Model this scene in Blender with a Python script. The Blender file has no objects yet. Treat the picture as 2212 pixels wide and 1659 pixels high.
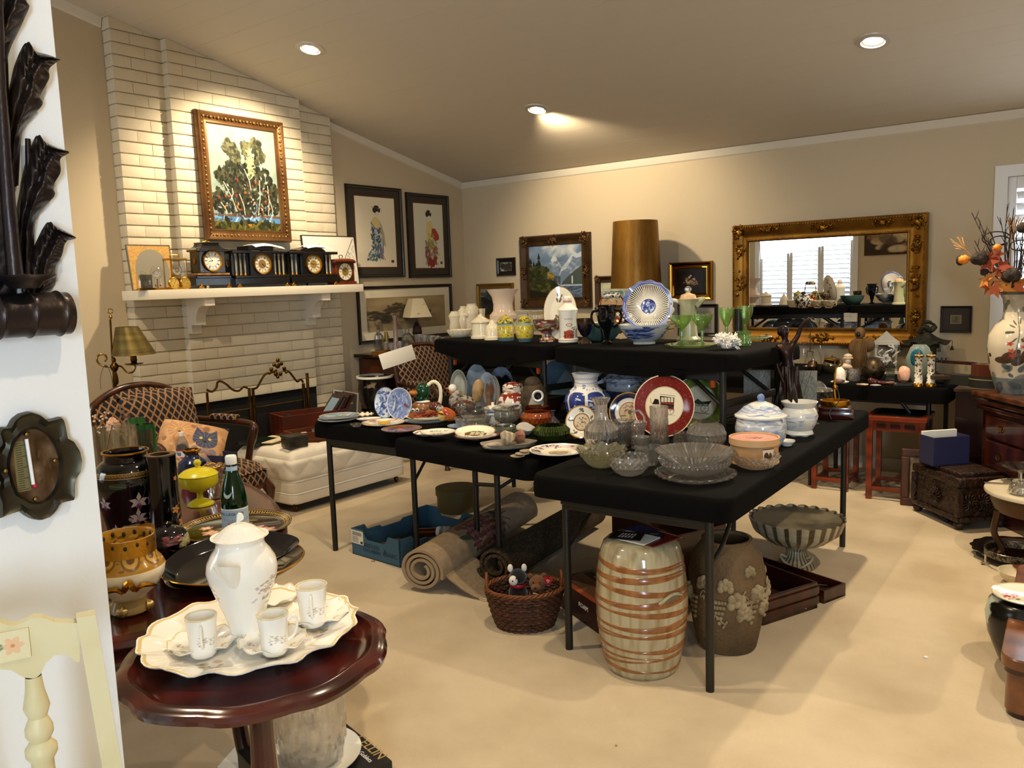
import bpy,bmesh,math,random
import numpy as np
from mathutils import Vector,Matrix,Euler
random.seed(7)
SC=bpy.context.scene
COL=SC.collection
PI=math.pi
FPX,CX,CY,EYE=1774.18,1106.0,829.5,1.48
_p,_y,_r=[math.radians(a)for a in(7.0226,37.6264,1.9020)]
def _cam_matrix():
 cp,sp,cr,sr,c,s=math.cos(_p),math.sin(_p),math.cos(_r),math.sin(_r),math.cos(_y),math.sin(_y)
 roll=Matrix(((cr,-sr,0),(sr,cr,0),(0,0,1)))
 base=Matrix(((1,0,0),(0,0,1),(0,-1,0)))
 pit=Matrix(((1,0,0),(0,cp,sp),(0,-sp,cp)))
 yaw=Matrix(((c,-s,0),(s,c,0),(0,0,1)))
 return yaw@pit@base@roll
CAMM=_cam_matrix()
cam=bpy.data.cameras.new('camera')
cam.sensor_width=36.0
cam.lens=FPX/2212*36.0
cam.clip_start=0.05
camo=bpy.data.objects.new('camera',cam)
COL.objects.link(camo)
_m=Matrix((CAMM.col[0],-CAMM.col[1],-CAMM.col[2])).transposed().to_4x4()
_m.translation=(0,0,EYE)
camo.matrix_world=_m
SC.camera=camo
W=bpy.data.worlds.new('world');SC.world=W;W.use_nodes=True
W.node_tree.nodes['Background'].inputs[0].default_value=(0.75,0.86,1.0,1)
W.node_tree.nodes['Background'].inputs[1].default_value=3.0
SC.view_settings.view_transform='Standard'
SC.view_settings.look='None'
SC.view_settings.gamma=1.0
SC.view_settings.use_curve_mapping=False
SC.view_settings.exposure=0.64
cy=SC.cycles
cy.use_denoising=True
cy.max_bounces=12;cy.diffuse_bounces=4;cy.glossy_bounces=5;cy.transmission_bounces=10;cy.transparent_max_bounces=12
cy.sample_clamp_indirect=4.0
cy.caustics_refractive=False;cy.caustics_reflective=False
WARM=(1.0,0.81,0.55)
def lamp(kind,name,loc,power,col,target=None,**kw):
 d=bpy.data.lights.new(name,kind);d.energy=power;d.color=col
 for k,v in kw.items():setattr(d,k,v)
 o=bpy.data.objects.new(name,d);COL.objects.link(o);o.location=loc
 if target is not None:
  o.rotation_euler=(Vector(target)-Vector(loc)).to_track_quat('-Z','Y').to_euler()
 return o
DOWNLIGHTS=[((-4.54,3.79),(-5.45,3.70,1.65),120,104),((-3.70,5.22),(-3.66,6.46,1.85),62,105),((-1.30,5.17),(-1.0,4.0,0.0),130,125),((-1.75,2.25),(-1.7,2.4,0.0),85,125),((-3.3,1.2),(-3.4,2.6,0.3),110,130),((0.6,3.4),(0.2,3.4,0.0),85,120),((0.4,0.9),(-1.2,1.0,0.7),60,100),]
def ceil_z(y):return 2.495-0.2229*(y-6.463)if y>1.0 else 2.495-0.2229*(1.0-6.463)+0.2229*(y-1.0)
for(lx,ly),aim,pw,cone in DOWNLIGHTS:
 lamp('SPOT','downlight_lamp',(lx,ly,ceil_z(ly)-0.05),pw,WARM,aim,spot_size=math.radians(cone),spot_blend=0.7,shadow_soft_size=0.04)
lamp('AREA','daylight_front_window',(-4.485,-1.05,1.52),34,(0.78,0.90,1.0),(-4.4,3,1.0),shape='RECTANGLE',size=1.5,size_y=1.5)
lamp('AREA','daylight_hall_window',(1.62,-2.05,1.5),130,(0.66,0.83,1.0),(-0.9,0.7,1.1),shape='RECTANGLE',size=1.2,size_y=1.55)
lamp('AREA','daylight_back_window',(-0.17,6.51,1.5),12,(0.78,0.90,1.0),(-0.2,3,1.0),shape='RECTANGLE',size=1.0,size_y=1.0)
def ray(px,py):return CAMM@Vector(((px-CX)/FPX,(py-CY)/FPX,1.0))
E0=Vector((0,0,EYE))
def atz(px,py,z):
 d=ray(px,py);return E0+d*((z-EYE)/d.z)
def aty(px,py,y):
 d=ray(px,py);return E0+d*(y/d.y)
def atx(px,py,x):
 d=ray(px,py);return E0+d*(x/d.x)
def atd(px,py,depth):return E0+ray(px,py)*depth
def depth(P):return(P-E0).dot(CAMM.col[2])
def mpp(P):return depth(P)/FPX
def facing(P):
 return math.atan2(-P.x,P.y)
def vpp(P):
 c=CAMM.transposed()@(P-E0);c2=CAMM.transposed()@(P+Vector((0,0,.1))-E0)
 return 0.1/abs(FPX*(c.y/c.z-c2 .y/c2 .z))
def stand(px,py,z,r=0):
 P=atz(px,py,z);s=mpp(P);d=Vector((P.x,P.y,0)).normalized()
 return P+d*(r*s)
class G:
 def __init__(s):s.v=[];s.f=[];s.uv=[]
 def add(s,vs,fs,uv=None):
  n=len(s.v);s.v+=[tuple(v)for v in vs];s.f+=[tuple(i+n for i in f)for f in fs]
  s.uv+=uv if uv else[(v[0],v[1])for v in vs]
  return s
 def box(s,c,d,rz=0,b=0,M=None):
  c=Vector(c);h=[x/2 for x in d]
  R=M.to_3x3()if M is not None else Matrix.Rotation(rz,3,'Z')
  if b>0:
   bm=bmesh.new();bmesh.ops.create_cube(bm,size=1)
   for v in bm.verts:v.co=Vector((v.co.x*d[0],v.co.y*d[1],v.co.z*d[2]))
   bmesh.ops.bevel(bm,geom=bm.edges[:],offset=b,segments=2,profile=.6,affect='EDGES',clamp_overlap=True)
   bm.verts.index_update()
   vs=[c+R@v.co for v in bm.verts];fs=[[v.index for v in f.verts]for f in bm.faces]
   uv=[(v.co.x/d[0]+.5,v.co.z/d[2]+.5)if d[1]<min(d[0],d[2])else(v.co.x/d[0]+.5,v.co.y/d[1]+.5)for v in bm.verts]
   bm.free();return s.add(vs,fs,uv)
  k=[(-1,-1,-1),(1,-1,-1),(1,1,-1),(-1,1,-1),(-1,-1,1),(1,-1,1),(1,1,1),(-1,1,1)]
  vs=[c+R@Vector((a*h[0],bb*h[1],e*h[2]))for a,bb,e in k]
  uv=[((a+1)/2,(e+1)/2)if d[1]<min(d[0],d[2])else((a+1)/2,(bb+1)/2)for a,bb,e in k]
  return s.add(vs,[(0,3,2,1),(4,5,6,7),(0,1,5,4),(1,2,6,5),(2,3,7,6),(3,0,4,7)],uv)
 def tube(s,pts,r,seg=10,caps=True,closed=False,flat=1.0):
  pts=[Vector(p)for p in pts];n=len(pts)
  rs=list(r)if hasattr(r,'__len__')else[r]*n
  vs=[];up=None
  for i,p in enumerate(pts):
   a=pts[i-1]if(i>0 or closed)else p;b=pts[(i+1)%n]if(i<n-1 or closed)else p
   t=(b-a);t=t.normalized()if t.length>1e-9 else Vector((0,0,1))
   if up is None:up=Vector((0,0,1))if abs(t.z)<.9 else Vector((1,0,0))
   x=t.cross(up);x=x.normalized()if x.length>1e-6 else t.orthogonal().normalized()
   y=x.cross(t).normalized();up=y
   for k in range(seg):
    an=2*PI*k/seg;vs.append(p+x*(math.cos(an)*rs[i])+y*(math.sin(an)*rs[i]*flat))
  fs=[]
  for i in range(n if closed else n-1):
   for k in range(seg):
    a=i*seg+k;b=i*seg+(k+1)%seg;j=(i+1)%n
    fs.append((a,b,j*seg+(k+1)%seg,j*seg+k))
  if caps and not closed:fs+=[tuple(range(seg))[::-1],tuple((n-1)*seg+k for k in range(seg))]
  return s.add(vs,fs,[(k%seg/seg,k//seg/max(1,n-1))for k in range(len(vs))])
 def lathe(s,prof,seg=32,c=(0,0,0),flute=None,sx=1,sy=1,off=None,planar=0,M=None):
  n=len(prof);vs=[];uv=[];fs=[]
  zs=[p[1]for p in prof];z0,z1=min(zs),max(zs);zr=(z1-z0)or 1
  for i,(r,z)in enumerate(prof):
   for k in range(seg+1):
    an=PI/2+2*PI*k/seg;rr,zz=(r,z)
    if flute:rr,zz=flute(an,r,z)
    x,y=math.cos(an)*rr*sx,math.sin(an)*rr*sy
    if off:ox,oy=off(z);x+=ox;y+=oy
    v=Vector((x,y,zz))
    if M is not None:v=M@v
    vs.append(v+Vector(c))
    uv.append((math.cos(an)*r/planar*.5+.5,math.sin(an)*r/planar*.5+.5)if planar else(k/seg,(z-z0)/zr))
  for i in range(n-1):
   for k in range(seg):
    a=i*(seg+1)+k;b=a+1;d=a+seg+1;e=d+1
    if prof[i][0]<1e-6 and prof[i+1][0]<1e-6:continue
    if prof[i][0]<1e-6:fs.append((a,e,d))
    elif prof[i+1][0]<1e-6:fs.append((a,b,d))
    else:fs.append((a,b,e,d))
  return s.add(vs,fs,uv)
 def ball(s,c,r,seg=14,rings=9,M=None,f=None):
  r=r if hasattr(r,'__len__')else(r,r,r);c=Vector(c)
  vs=[];fs=[]
  for i in range(rings+1):
   t=PI*i/rings
   for k in range(seg):
    a=2*PI*k/seg
    v=Vector((math.sin(t)*math.cos(a),math.sin(t)*math.sin(a),math.cos(t)))
    q=f(v)if f else 1.0
    v=Vector((v.x*r[0],v.y*r[1],v.z*r[2]))*q
    vs.append(c+(M@v if M is not None else v))
  for i in range(rings):
   for k in range(seg):
    a=i*seg+k;b=i*seg+(k+1)%seg
    fs.append((a,a+seg,b+seg,b))
  return s.add(vs,fs,[(i%seg/seg,1-i//seg/rings)for i in range(len(vs))])
 def prism(s,pts,t,M=None,uvs=None):
  n=len(pts);vs=[Vector((x,0,z))for x,z in pts]+[Vector((x,t,z))for x,z in pts]
  if M is not None:vs=[M@v for v in vs]
  xs=[p[0]for p in pts];zs=[p[1]for p in pts]
  w,h=max(xs)-min(xs)or 1,max(zs)-min(zs)or 1
  uv=[((x-min(xs))/w,(z-min(zs))/h)for x,z in pts]*2
  fs=[tuple(range(n)),tuple(range(n,2*n))[::-1]]+[(i,i+n,(i+1)%n+n,(i+1)%n)for i in range(n)]
  return s.add(vs,fs,uv)
 def grid(s,fn,nu,nv,cu=False,cv=False,uvf=None):
  vs=[];uv=[];fs=[]
  for j in range(nv+(0 if cv else 1)):
   for i in range(nu+(0 if cu else 1)):
    vs.append(Vector(fn(i/nu,j/nv)));uv.append(uvf(i/nu,j/nv)if uvf else(i/nu,j/nv))
  w=nu+(0 if cu else 1);h=nv+(0 if cv else 1)
  for j in range(nv):
   for i in range(nu):
    a,b=i,(i+1)%w;c,d=j,(j+1)%h
    fs.append((c*w+a,c*w+b,d*w+b,d*w+a))
  return s.add(vs,fs,uv)
 def quad(s,a,b,c,d):return s.add([a,b,c,d],[(0,1,2,3)],[(0,0),(1,0),(1,1),(0,1)])
 def mesh(s,name,m,smooth=38):
  me=bpy.data.meshes.new(name);me.from_pydata(s.v,[],s.f);me.update()
  bm=bmesh.new();bm.from_mesh(me);bmesh.ops.recalc_face_normals(bm,faces=bm.faces[:]);bm.to_mesh(me);bm.free()
  uvl=me.uv_layers.new(name='UVMap')
  li=np.empty(len(me.loops),np.int32);me.loops.foreach_get('vertex_index',li)
  uvl.data.foreach_set('uv',np.array(s.uv,np.float32)[li].ravel())
  if smooth:
   me.polygons.foreach_set('use_smooth',[True]*len(me.polygons));me.set_sharp_from_angle(angle=math.radians(smooth))
  me.materials.append(m)
  return me
 def build(s,name,m,parent=None,loc=None,rz=0,smooth=38,rot=None):
  o=bpy.data.objects.new(name,s.mesh(name,m,smooth));COL.objects.link(o)
  if parent is not None:o.parent=parent
  if loc is not None:o.location=loc
  o.rotation_euler=rot if rot is not None else(0,0,rz)
  return o
def tag(o,label,cat,group=None):
 o['label']=label;o['category']=cat
 if group:o['group']=group
 return o
def thing(name,label,cat,loc=(0,0,0),rz=0,group=None):
 o=bpy.data.objects.new(name,None);COL.objects.link(o);o.location=loc;o.rotation_euler=(0,0,rz)
 o.empty_display_size=.05
 return tag(o,label,cat,group)
def struct(o):o['kind']='structure';return o
def stuff(o):o['kind']='stuff';return o
def dup(o,loc=None,rz=None,label=None,parent=None):
 c=o.copy();COL.objects.link(c)
 if parent is not None:c.parent=parent
 if loc is not None:c.location=loc
 if rz is not None:c.rotation_euler=(0,0,rz)
 if label:c['label']=label
 for ch in[x for x in COL.objects if x.parent==o]:dup(ch,parent=c)
 return c
def arc(c,r,a0,a1,n,plane='xz',r2=None):
 r2=r2 or r;out=[]
 for i in range(n+1):
  a=math.radians(a0+(a1-a0)*i/n);u,v=r*math.cos(a),r2*math.sin(a)
  out.append((c[0]+u,c[1],c[2]+v)if plane=='xz' else(c[0]+u,c[1]+v,c[2])if plane=='xy' else(c[0],c[1]+u,c[2]+v))
 return out
def spline(pts,n=6):
 P=[Vector(p)for p in pts];P=[P[0]*2-P[1]]+P+[P[-1]*2-P[-2]];out=[]
 for i in range(1,len(P)-2):
  a,b,c,d=P[i-1:i+3]
  for k in range(n):
   t=k/n
   out.append(.5*((2*b)+(c-a)*t+(2*a-5*b+4*c-d)*t*t+(3*b-a-3*c+d)*t**3))
 out.append(P[-2]);return out
def lin(c):
 if isinstance(c,str):c=tuple(int(c[i:i+2],16)/255 for i in(0,2,4))
 return tuple(x/12.92 if x<=.04045 else((x+.055)/1.055)**2.4 for x in c)+(1,)
MATS={}
def mat(name,col='ffffff',rough=.5,metal=0,noise=None,bump=None,trans=0,ior=1.45,coat=0,emit=None,img=None,spec=None,wave=None,sheen=0,stretch=None,alpha=None):
 if name in MATS:return MATS[name]
 m=bpy.data.materials.new(name);m.use_nodes=True;MATS[name]=m
 nt=m.node_tree;N=nt.nodes;L=nt.links;b=N['Principled BSDF']
 I=b.inputs
 I['Base Color'].default_value=lin(col);I['Roughness'].default_value=rough;I['Metallic'].default_value=metal
 I['Transmission Weight'].default_value=trans;I['IOR'].default_value=ior;I['Coat Weight'].default_value=coat
 I['Coat Roughness'].default_value=.08
 if spec is not None:I['Specular IOR Level'].default_value=spec
 if sheen:I['Sheen Weight'].default_value=sheen
 if alpha is not None:I['Alpha'].default_value=alpha
 if emit:I['Emission Color'].default_value=lin(emit[0]);I['Emission Strength'].default_value=emit[1]
 tc=None
 def coord():
  nonlocal tc
  if tc is None:
   t=N.new('ShaderNodeTexCoord');tc=t.outputs['Object']
   if stretch:
    mp=N.new('ShaderNodeMapping');mp.inputs['Scale'].default_value=stretch;L.new(tc,mp.inputs[0]);tc=mp.outputs[0]
  return tc
 if img is not None:
  t=N.new('ShaderNodeTexImage');t.image=img;t.extension='EXTEND';L.new(t.outputs[0],I['Base Color'])
 if noise:
  sc_,c2,lo,hi=noise[:4]
  t=N.new('ShaderNodeTexNoise');t.inputs['Scale'].default_value=sc_;t.inputs['Detail'].default_value=noise[4]if len(noise)>4 else 4
  L.new(coord(),t.inputs['Vector'])
  r=N.new('ShaderNodeValToRGB');r.color_ramp.elements[0].position=lo;r.color_ramp.elements[1].position=hi
  r.color_ramp.elements[0].color=lin(col);r.color_ramp.elements[1].color=lin(c2)
  L.new(t.outputs[0],r.inputs[0]);L.new(r.outputs[0],I['Base Color'])
 if wave:
  t=N.new('ShaderNodeTexWave');t.inputs['Scale'].default_value=wave[0];t.inputs['Distortion'].default_value=wave[2]
  t.inputs['Detail'].default_value=3;t.bands_direction=wave[3]if len(wave)>3 else 'X'
  L.new(coord(),t.inputs['Vector'])
  r=N.new('ShaderNodeValToRGB');r.color_ramp.elements[0].color=lin(col);r.color_ramp.elements[1].color=lin(wave[1])
  L.new(t.outputs[0],r.inputs[0]);L.new(r.outputs[0],I['Base Color'])
 if bump:
  t=N.new('ShaderNodeTexNoise');t.inputs['Scale'].default_value=bump[0];t.inputs['Detail'].default_value=3
  L.new(coord(),t.inputs['Vector'])
  q=N.new('ShaderNodeBump');q.inputs['Strength'].default_value=bump[1];q.inputs['Distance'].default_value=bump[2]if len(bump)>2 else.01
  L.new(t.outputs[0],q.inputs['Height']);L.new(q.outputs[0],I['Normal'])
 return m
class Cv:
 def __init__(s,w,h,bg='ffffff',seed=1):
  s.w,s.h=w,h;s.a=np.ones((h,w,3),np.float32)*np.array(s.c(bg),np.float32)
  s.X,s.Y=np.meshgrid((np.arange(w)+.5)/w,(np.arange(h)+.5)/h);s.rng=np.random.RandomState(seed)
 def c(s,c):return tuple(int(c[i:i+2],16)/255 for i in(0,2,4))if isinstance(c,str)else c
 def put(s,m,col,a=1):
  m=(m*a)[...,None];s.a=s.a*(1-m)+np.array(s.c(col),np.float32)*m;return s
 def poly(s,pts,col,a=1):
  m=np.zeros((s.h,s.w),bool);n=len(pts)
  for i in range(n):
   (x0,y0),(x1,y1)=pts[i],pts[(i+1)%n]
   if y0==y1:continue
   m^=((s.Y>=min(y0,y1))&(s.Y<max(y0,y1))&(s.X<x0+(s.Y-y0)*(x1-x0)/(y1-y0)))
  return s.put(m.astype(np.float32),col,a)
 def ell(s,cx,cy,rx,ry,col,a=1,rot=0,soft=0):
  dx,dy=s.X-cx,s.Y-cy;cr,sr=math.cos(rot),math.sin(rot)
  d=((dx*cr+dy*sr)/rx)**2+((-dx*sr+dy*cr)/ry)**2
  m=np.clip((1-d)/soft,0,1)if soft else(d<1).astype(np.float32)
  return s.put(m.astype(np.float32),col,a)
 def line(s,pts,w,col,a=1):
  asp=s.h/s.w;m=np.zeros((s.h,s.w),bool)
  for(x0,y0),(x1,y1)in zip(pts,pts[1:]):
   dx,dy=x1-x0,(y1-y0)*asp;L=dx*dx+dy*dy+1e-9
   t=np.clip(((s.X-x0)*dx+(s.Y-y0)*asp*dy)/L,0,1)
   m|=((s.X-x0-t*dx)**2+((s.Y-y0)*asp-t*dy)**2)<(w/2)**2
  return s.put(m.astype(np.float32),col,a)
 def rect(s,x0,y0,x1,y1,col,a=1):return s.put(((s.X>=x0)&(s.X<x1)&(s.Y>=y0)&(s.Y<y1)).astype(np.float32),col,a)
 def ring(s,r0,r1,col,a=1,cx=.5,cy=.5):
  d=np.hypot(s.X-cx,s.Y-cy)*2;return s.put(((d>=r0)&(d<r1)).astype(np.float32),col,a)
 def spots(s,n,box,rx,ry,cols,a=.8,soft=0,inside=None):
  R=s.rng
  for i in range(n):
   x=box[0]+R.rand()*(box[2]-box[0]);y=box[1]+R.rand()*(box[3]-box[1])
   if inside and not inside(x,y):continue
   k=.5+R.rand();s.ell(x,y,rx*k,ry*k,cols[R.randint(len(cols))],a,R.rand()*3,soft)
  return s
 def cloud(s,n,amt):
  R=s.rng;q=R.rand(n+1,n+1).astype(np.float32);u,v=s.X*(n-.001),s.Y*(n-.001)
  i,j=u.astype(int),v.astype(int);fu,fv=u-i,v-j
  t=(q[j,i]*(1-fu)+q[j,i+1]*fu)*(1-fv)+(q[j+1,i]*(1-fu)+q[j+1,i+1]*fu)*fv
  s.a=np.clip(s.a+(t[...,None]-.5)*amt,0,1);return s
 def flower(s,x,y,r,col,core='e0b030',n=5,a=.95,rot=0):
  for k in range(n):
   an=rot+2*PI*k/n
   s.ell(x+math.cos(an)*r*.55,y+math.sin(an)*r*.55*s.w/s.h,r*.5,r*.3,col,a,an)
  return s.ell(x,y,r*.2,r*.2*s.w/s.h,core,a)
 def img(s,name):
  im=bpy.data.images.new(name,s.w,s.h);px=np.ones((s.h,s.w,4),np.float32);px[...,:3]=np.clip(s.a,0,1)
  im.pixels.foreach_set(px.ravel());im.update();im.pack();return im
def pmat(name,cv,rough=.3,**kw):return mat(name,rough=rough,img=cv.img(name),**kw)
def text(s,size,m,parent,loc,rot,name='lettering',align='CENTER',ext=.0004,sx=1):
 cu=bpy.data.curves.new(name,'FONT');cu.body=s;cu.size=size;cu.align_x=align;cu.align_y='CENTER';cu.extrude=ext;cu.resolution_u=2
 t=bpy.data.objects.new(name,cu);COL.objects.link(t)
 me=bpy.data.meshes.new_from_object(t.evaluated_get(bpy.context.evaluated_depsgraph_get()))
 bpy.data.objects.remove(t);bpy.data.curves.remove(cu)
 me.materials.clear();me.materials.append(m)
 o=bpy.data.objects.new(name,me);COL.objects.link(o)
 if parent is not None:o.parent=parent
 o.location=loc;o.rotation_euler=rot;o.scale=(sx,1,1)
 return o
def hollow(prof,th):
 r=[(0,prof[0][1])]+list(prof)
 inn=[]
 for(a,z)in reversed(prof):inn.append((max(a-th,.0005),z))
 zb=prof[0][1]+th
 inn=[(a,max(z,zb))for a,z in inn]
 return r+inn+[(0,zb)]
def vessel(name,label,cat,px,py,z,prof,m,group=None,th=.003,seg=36,hol=True,flute=None,sx=1,sy=1,rz=0,smooth=38,planar=0):
 P=stand(px,py,z,prof[0][0]);s=mpp(P);v=vpp(P)
 pm=[(r*s,h*v)for r,h in prof]
 pr=hollow(pm,th)if hol else[(0,pm[0][1])]+pm+([(0,pm[-1][1])]if pm[-1][0]>0 else[])
 g=G().lathe(pr,seg,flute=flute,sx=sx,sy=sy,planar=planar)
 o=g.build(name,m,None,P,facing(P)+rz,smooth);tag(o,label,cat,group)
 o['s']=s;o['v']=v
 return o
def part_lathe(o,name,prof,m,c=(0,0),hol=False,th=.002,seg=28,flute=None,smooth=38,sx=1,sy=1):
 s,v=o['s'],o['v'];pm=[(r*s,h*v)for r,h in prof]
 pr=hollow(pm,th)if hol else pm if any(k in name for k in('rim','label','band','neck','lip','foot'))else[(0,pm[0][1])]+pm+([(0,pm[-1][1])]if pm[-1][0]>0 else[])
 return G().lathe(pr,seg,(c[0]*s,c[1]*s,0),flute=flute,sx=sx,sy=sy).build(name,m,o,smooth=smooth)
def part_tube(o,name,pts,r,m,seg=8,n=5,flat=1.0):
 s,v=o['s'],o['v'];P=spline([(p[0]*s,(p[2]if len(p)>2 else 0)*s,p[1]*v)for p in pts],n)
 rr=[x*s for x in r]if hasattr(r,'__len__')else r*s
 if hasattr(rr,'__len__'):rr=list(np.interp(np.linspace(0,1,len(P)),np.linspace(0,1,len(rr)),rr))
 return G().tube(P,rr,seg,flat=flat).build(name,m,o)
def fl(n,amp,z0=-1e9):return lambda a,r,z:(r*(1+amp*math.cos(n*a))if z>z0 else r,z)
# ================================================================== the room
XL,YB,XR=-5.541,6.463,2.3
YE,XN=.66,-1.42
m_wall=mat('paint_greige','ccbc9f',.85,bump=(90,.12,.004))
m_white=mat('paint_white','ecedee',.8,bump=(120,.15,.003))
m_trim=mat('paint_trim','ddd4c2',.5)
m_ceil=mat('paint_ceiling','cfc3ae',.75)
m_brick=mat('painted_brick','ddd2ba',.7,bump=(45,.35,.006),noise=(3,'d4c8ae',.35,.7))
m_mortar=mat('painted_mortar','d0c4ab',.85,bump=(60,.3,.005))
m_carpet=mat('carpet','d8c5a6',.95,noise=(1.9,'c2ad8d',.40,.64,6),bump=(420,.5,.01),sheen=.1)
m_black=mat('black_void','0b0b0c',.9)
def thin_glass(name,tint='ffffff',refract=0.0,body=0.0,ior=1.5,bodycol='ffffff',shine=0.0):
 if name in MATS:return MATS[name]
 m=bpy.data.materials.new(name);m.use_nodes=True;MATS[name]=m;nt=m.node_tree;N,L=nt.nodes,nt.links
 b=N['Principled BSDF'];b.inputs['Base Color'].default_value=lin(tint);b.inputs['Roughness'].default_value=0;b.inputs['Transmission Weight'].default_value=1;b.inputs['IOR'].default_value=ior
 tr=N.new('ShaderNodeBsdfTransparent');tr.inputs[0].default_value=lin(tint);gl=N.new('ShaderNodeBsdfGlossy');gl.inputs['Roughness'].default_value=.03
 lw=N.new('ShaderNodeLayerWeight');pw=N.new('ShaderNodeMath');pw.operation='POWER';pw.inputs[1].default_value=3.5;L.new(lw.outputs['Facing'],pw.inputs[0])
 ma=N.new('ShaderNodeMath');ma.operation='MULTIPLY_ADD';ma.inputs[1].default_value=.8;ma.inputs[2].default_value=.05+shine;ma.use_clamp=True;L.new(pw.outputs[0],ma.inputs[0]);mx=N.new('ShaderNodeMixShader');L.new(ma.outputs[0],mx.inputs[0]);L.new(tr.outputs[0],mx.inputs[1]);L.new(gl.outputs[0],mx.inputs[2]);out=mx.outputs[0]
 def blend(f,sh):
  nonlocal out
  k=N.new('ShaderNodeMixShader');k.inputs[0].default_value=f;L.new(out,k.inputs[1]);L.new(sh,k.inputs[2]);out=k.outputs[0]
 if refract:blend(refract,b.outputs[0])
 if body:
  d=N.new('ShaderNodeBsdfDiffuse');d.inputs[0].default_value=lin(bodycol);t2=N.new('ShaderNodeBsdfTranslucent');t2 .inputs[0].default_value=lin(bodycol);k=N.new('ShaderNodeMixShader');L.new(d.outputs[0],k.inputs[1]);L.new(t2 .outputs[0],k.inputs[2]);blend(body,k.outputs[0])
 L.new(out,N['Material Output'].inputs[0]);return m
m_glass=thin_glass('clear_glass')
m_pane=thin_glass('pane_glass',ior=1.3)
m_daylit=mat('bright_outdoors','ffffff',1,emit=('cfe4ff',.9))
struct(G().box((-1.6,2.2,-.05),(8.2,9.0,.1)).build('floor',m_carpet))
SL=math.atan(.2229)
def board_row(y0,y1,sgn):
 out=[];n=int(round((y1-y0)/.188))
 for i in range(n):
  out.append((y0+(y1-y0)*(i+.5)/n,sgn));
 return out,(y1-y0)/n
ce=struct(G().prism([(-2.2,ceil_z(-2.2)+.06),(1.0,ceil_z(1.0)+.06),(6.7,ceil_z(6.7)+.06),(6.7,ceil_z(6.7)+.16),(1.0,ceil_z(1.0)+.16),(-2.2,ceil_z(-2.2)+.16)],8.3,Matrix(((0,-1,0,2.5),(1,0,0,0),(0,0,1,0),(0,0,0,1)))).build('ceiling',m_ceil,smooth=0))
for(y0,y1,sg)in((1.0,6.6,-1),(-2.2,1.0,1)):
 rows,w=board_row(y0,y1,sg)
 L=w/math.cos(SL)
 me=G().box((0,0,0),(8.2,L-.0012,.06)).mesh('plank',m_ceil)
 for yy,_ in rows:
  o=bpy.data.objects.new('plank',me);COL.objects.link(o);o.parent=ce
  o.location=(-1.65,yy,ceil_z(yy)+.031);o.rotation_euler=(sg*SL,0,0)
def gable(x,t,y0,y1,z0=0):
 pts=[(y0,z0),(y1,z0),(y1,ceil_z(y1)+.03)]+([(1.0,ceil_z(1.0)+.03)]if y0<1<y1 else[])+[(y0,ceil_z(y0)+.03)]
 return G().prism(pts,t,Matrix(((0,-1,0,x),(1,0,0,0),(0,0,1,0),(0,0,0,1))))
struct(gable(XL,.12,-1.1,YB+.1).build('wall_left',m_wall,smooth=0))
struct(gable(XR+.12,.12,-2.1,YB+.1).build('wall_right',m_wall,smooth=0))
def wall_y(name,x0,x1,y,t,ztop,hole,m):
 g=G();hx0,hx1,hz0,hz1=hole
 g.box(((x0+hx0)/2,y+t/2,ztop/2),(hx0-x0,t,ztop));g.box(((hx1+x1)/2,y+t/2,ztop/2),(x1-hx1,t,ztop))
 g.box(((hx0+hx1)/2,y+t/2,hz0/2),(hx1-hx0,t,hz0));g.box(((hx0+hx1)/2,y+t/2,(hz1+ztop)/2),(hx1-hx0,t,ztop-hz1))
 return struct(g.build(name,m,smooth=0))
wall_y('wall_back',XL-.1,XR+.1,YB,.12,2.53,(-.755,.42,.95,2.07),m_wall)
wall_y('wall_front',XL-.1,XN,-1.1,.1,3.2,(-5.25,-3.72,.75,2.3),m_wall)
struct(gable(XN,.1,-2.1,YE).build('wall_near',m_white,smooth=0))
wall_y('wall_hall',XN-.1,XR+.1,-2.1,.1,3.1,(1.0,2.25,.7,2.3),m_white)
g=G().prism([(0,0),(-.03,0),(-.012,-.055),(0,-.065)],XR-XL,Matrix(((0,1,0,XL),(1,0,0,YB),(0,0,1,ceil_z(YB)+.002),(0,0,0,1))))
struct(g.build('trim_1',m_trim,smooth=0))
def crown_side(y0,y1,name):
 M=Matrix(((1,0,0,XL),(0,math.cos(SL),0,y0),(0,-math.sin(SL),1,ceil_z(y0)),(0,0,0,1)))
 struct(G().prism([(0,0),(.028,0),(.012,-.05),(0,-.06)],(y1-y0)/math.cos(SL),M).build(name,m_trim,smooth=0))
crown_side(4.71,YB,'trim_2');crown_side(1.0,2.88,'trim_3')
struct(G().box(((XL+XR)/2,YB-.007,.045),(XR-XL,.014,.09)).build('baseboard_back',m_trim,smooth=0))
struct(G().box((XL+.007,5.58,.045),(.014,1.75,.09)).build('baseboard_left',m_trim,smooth=0))
struct(G().box((XN+.007,-.7,.045),(.014,2.7,.09)).build('baseboard_near',m_trim,smooth=0))
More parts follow.
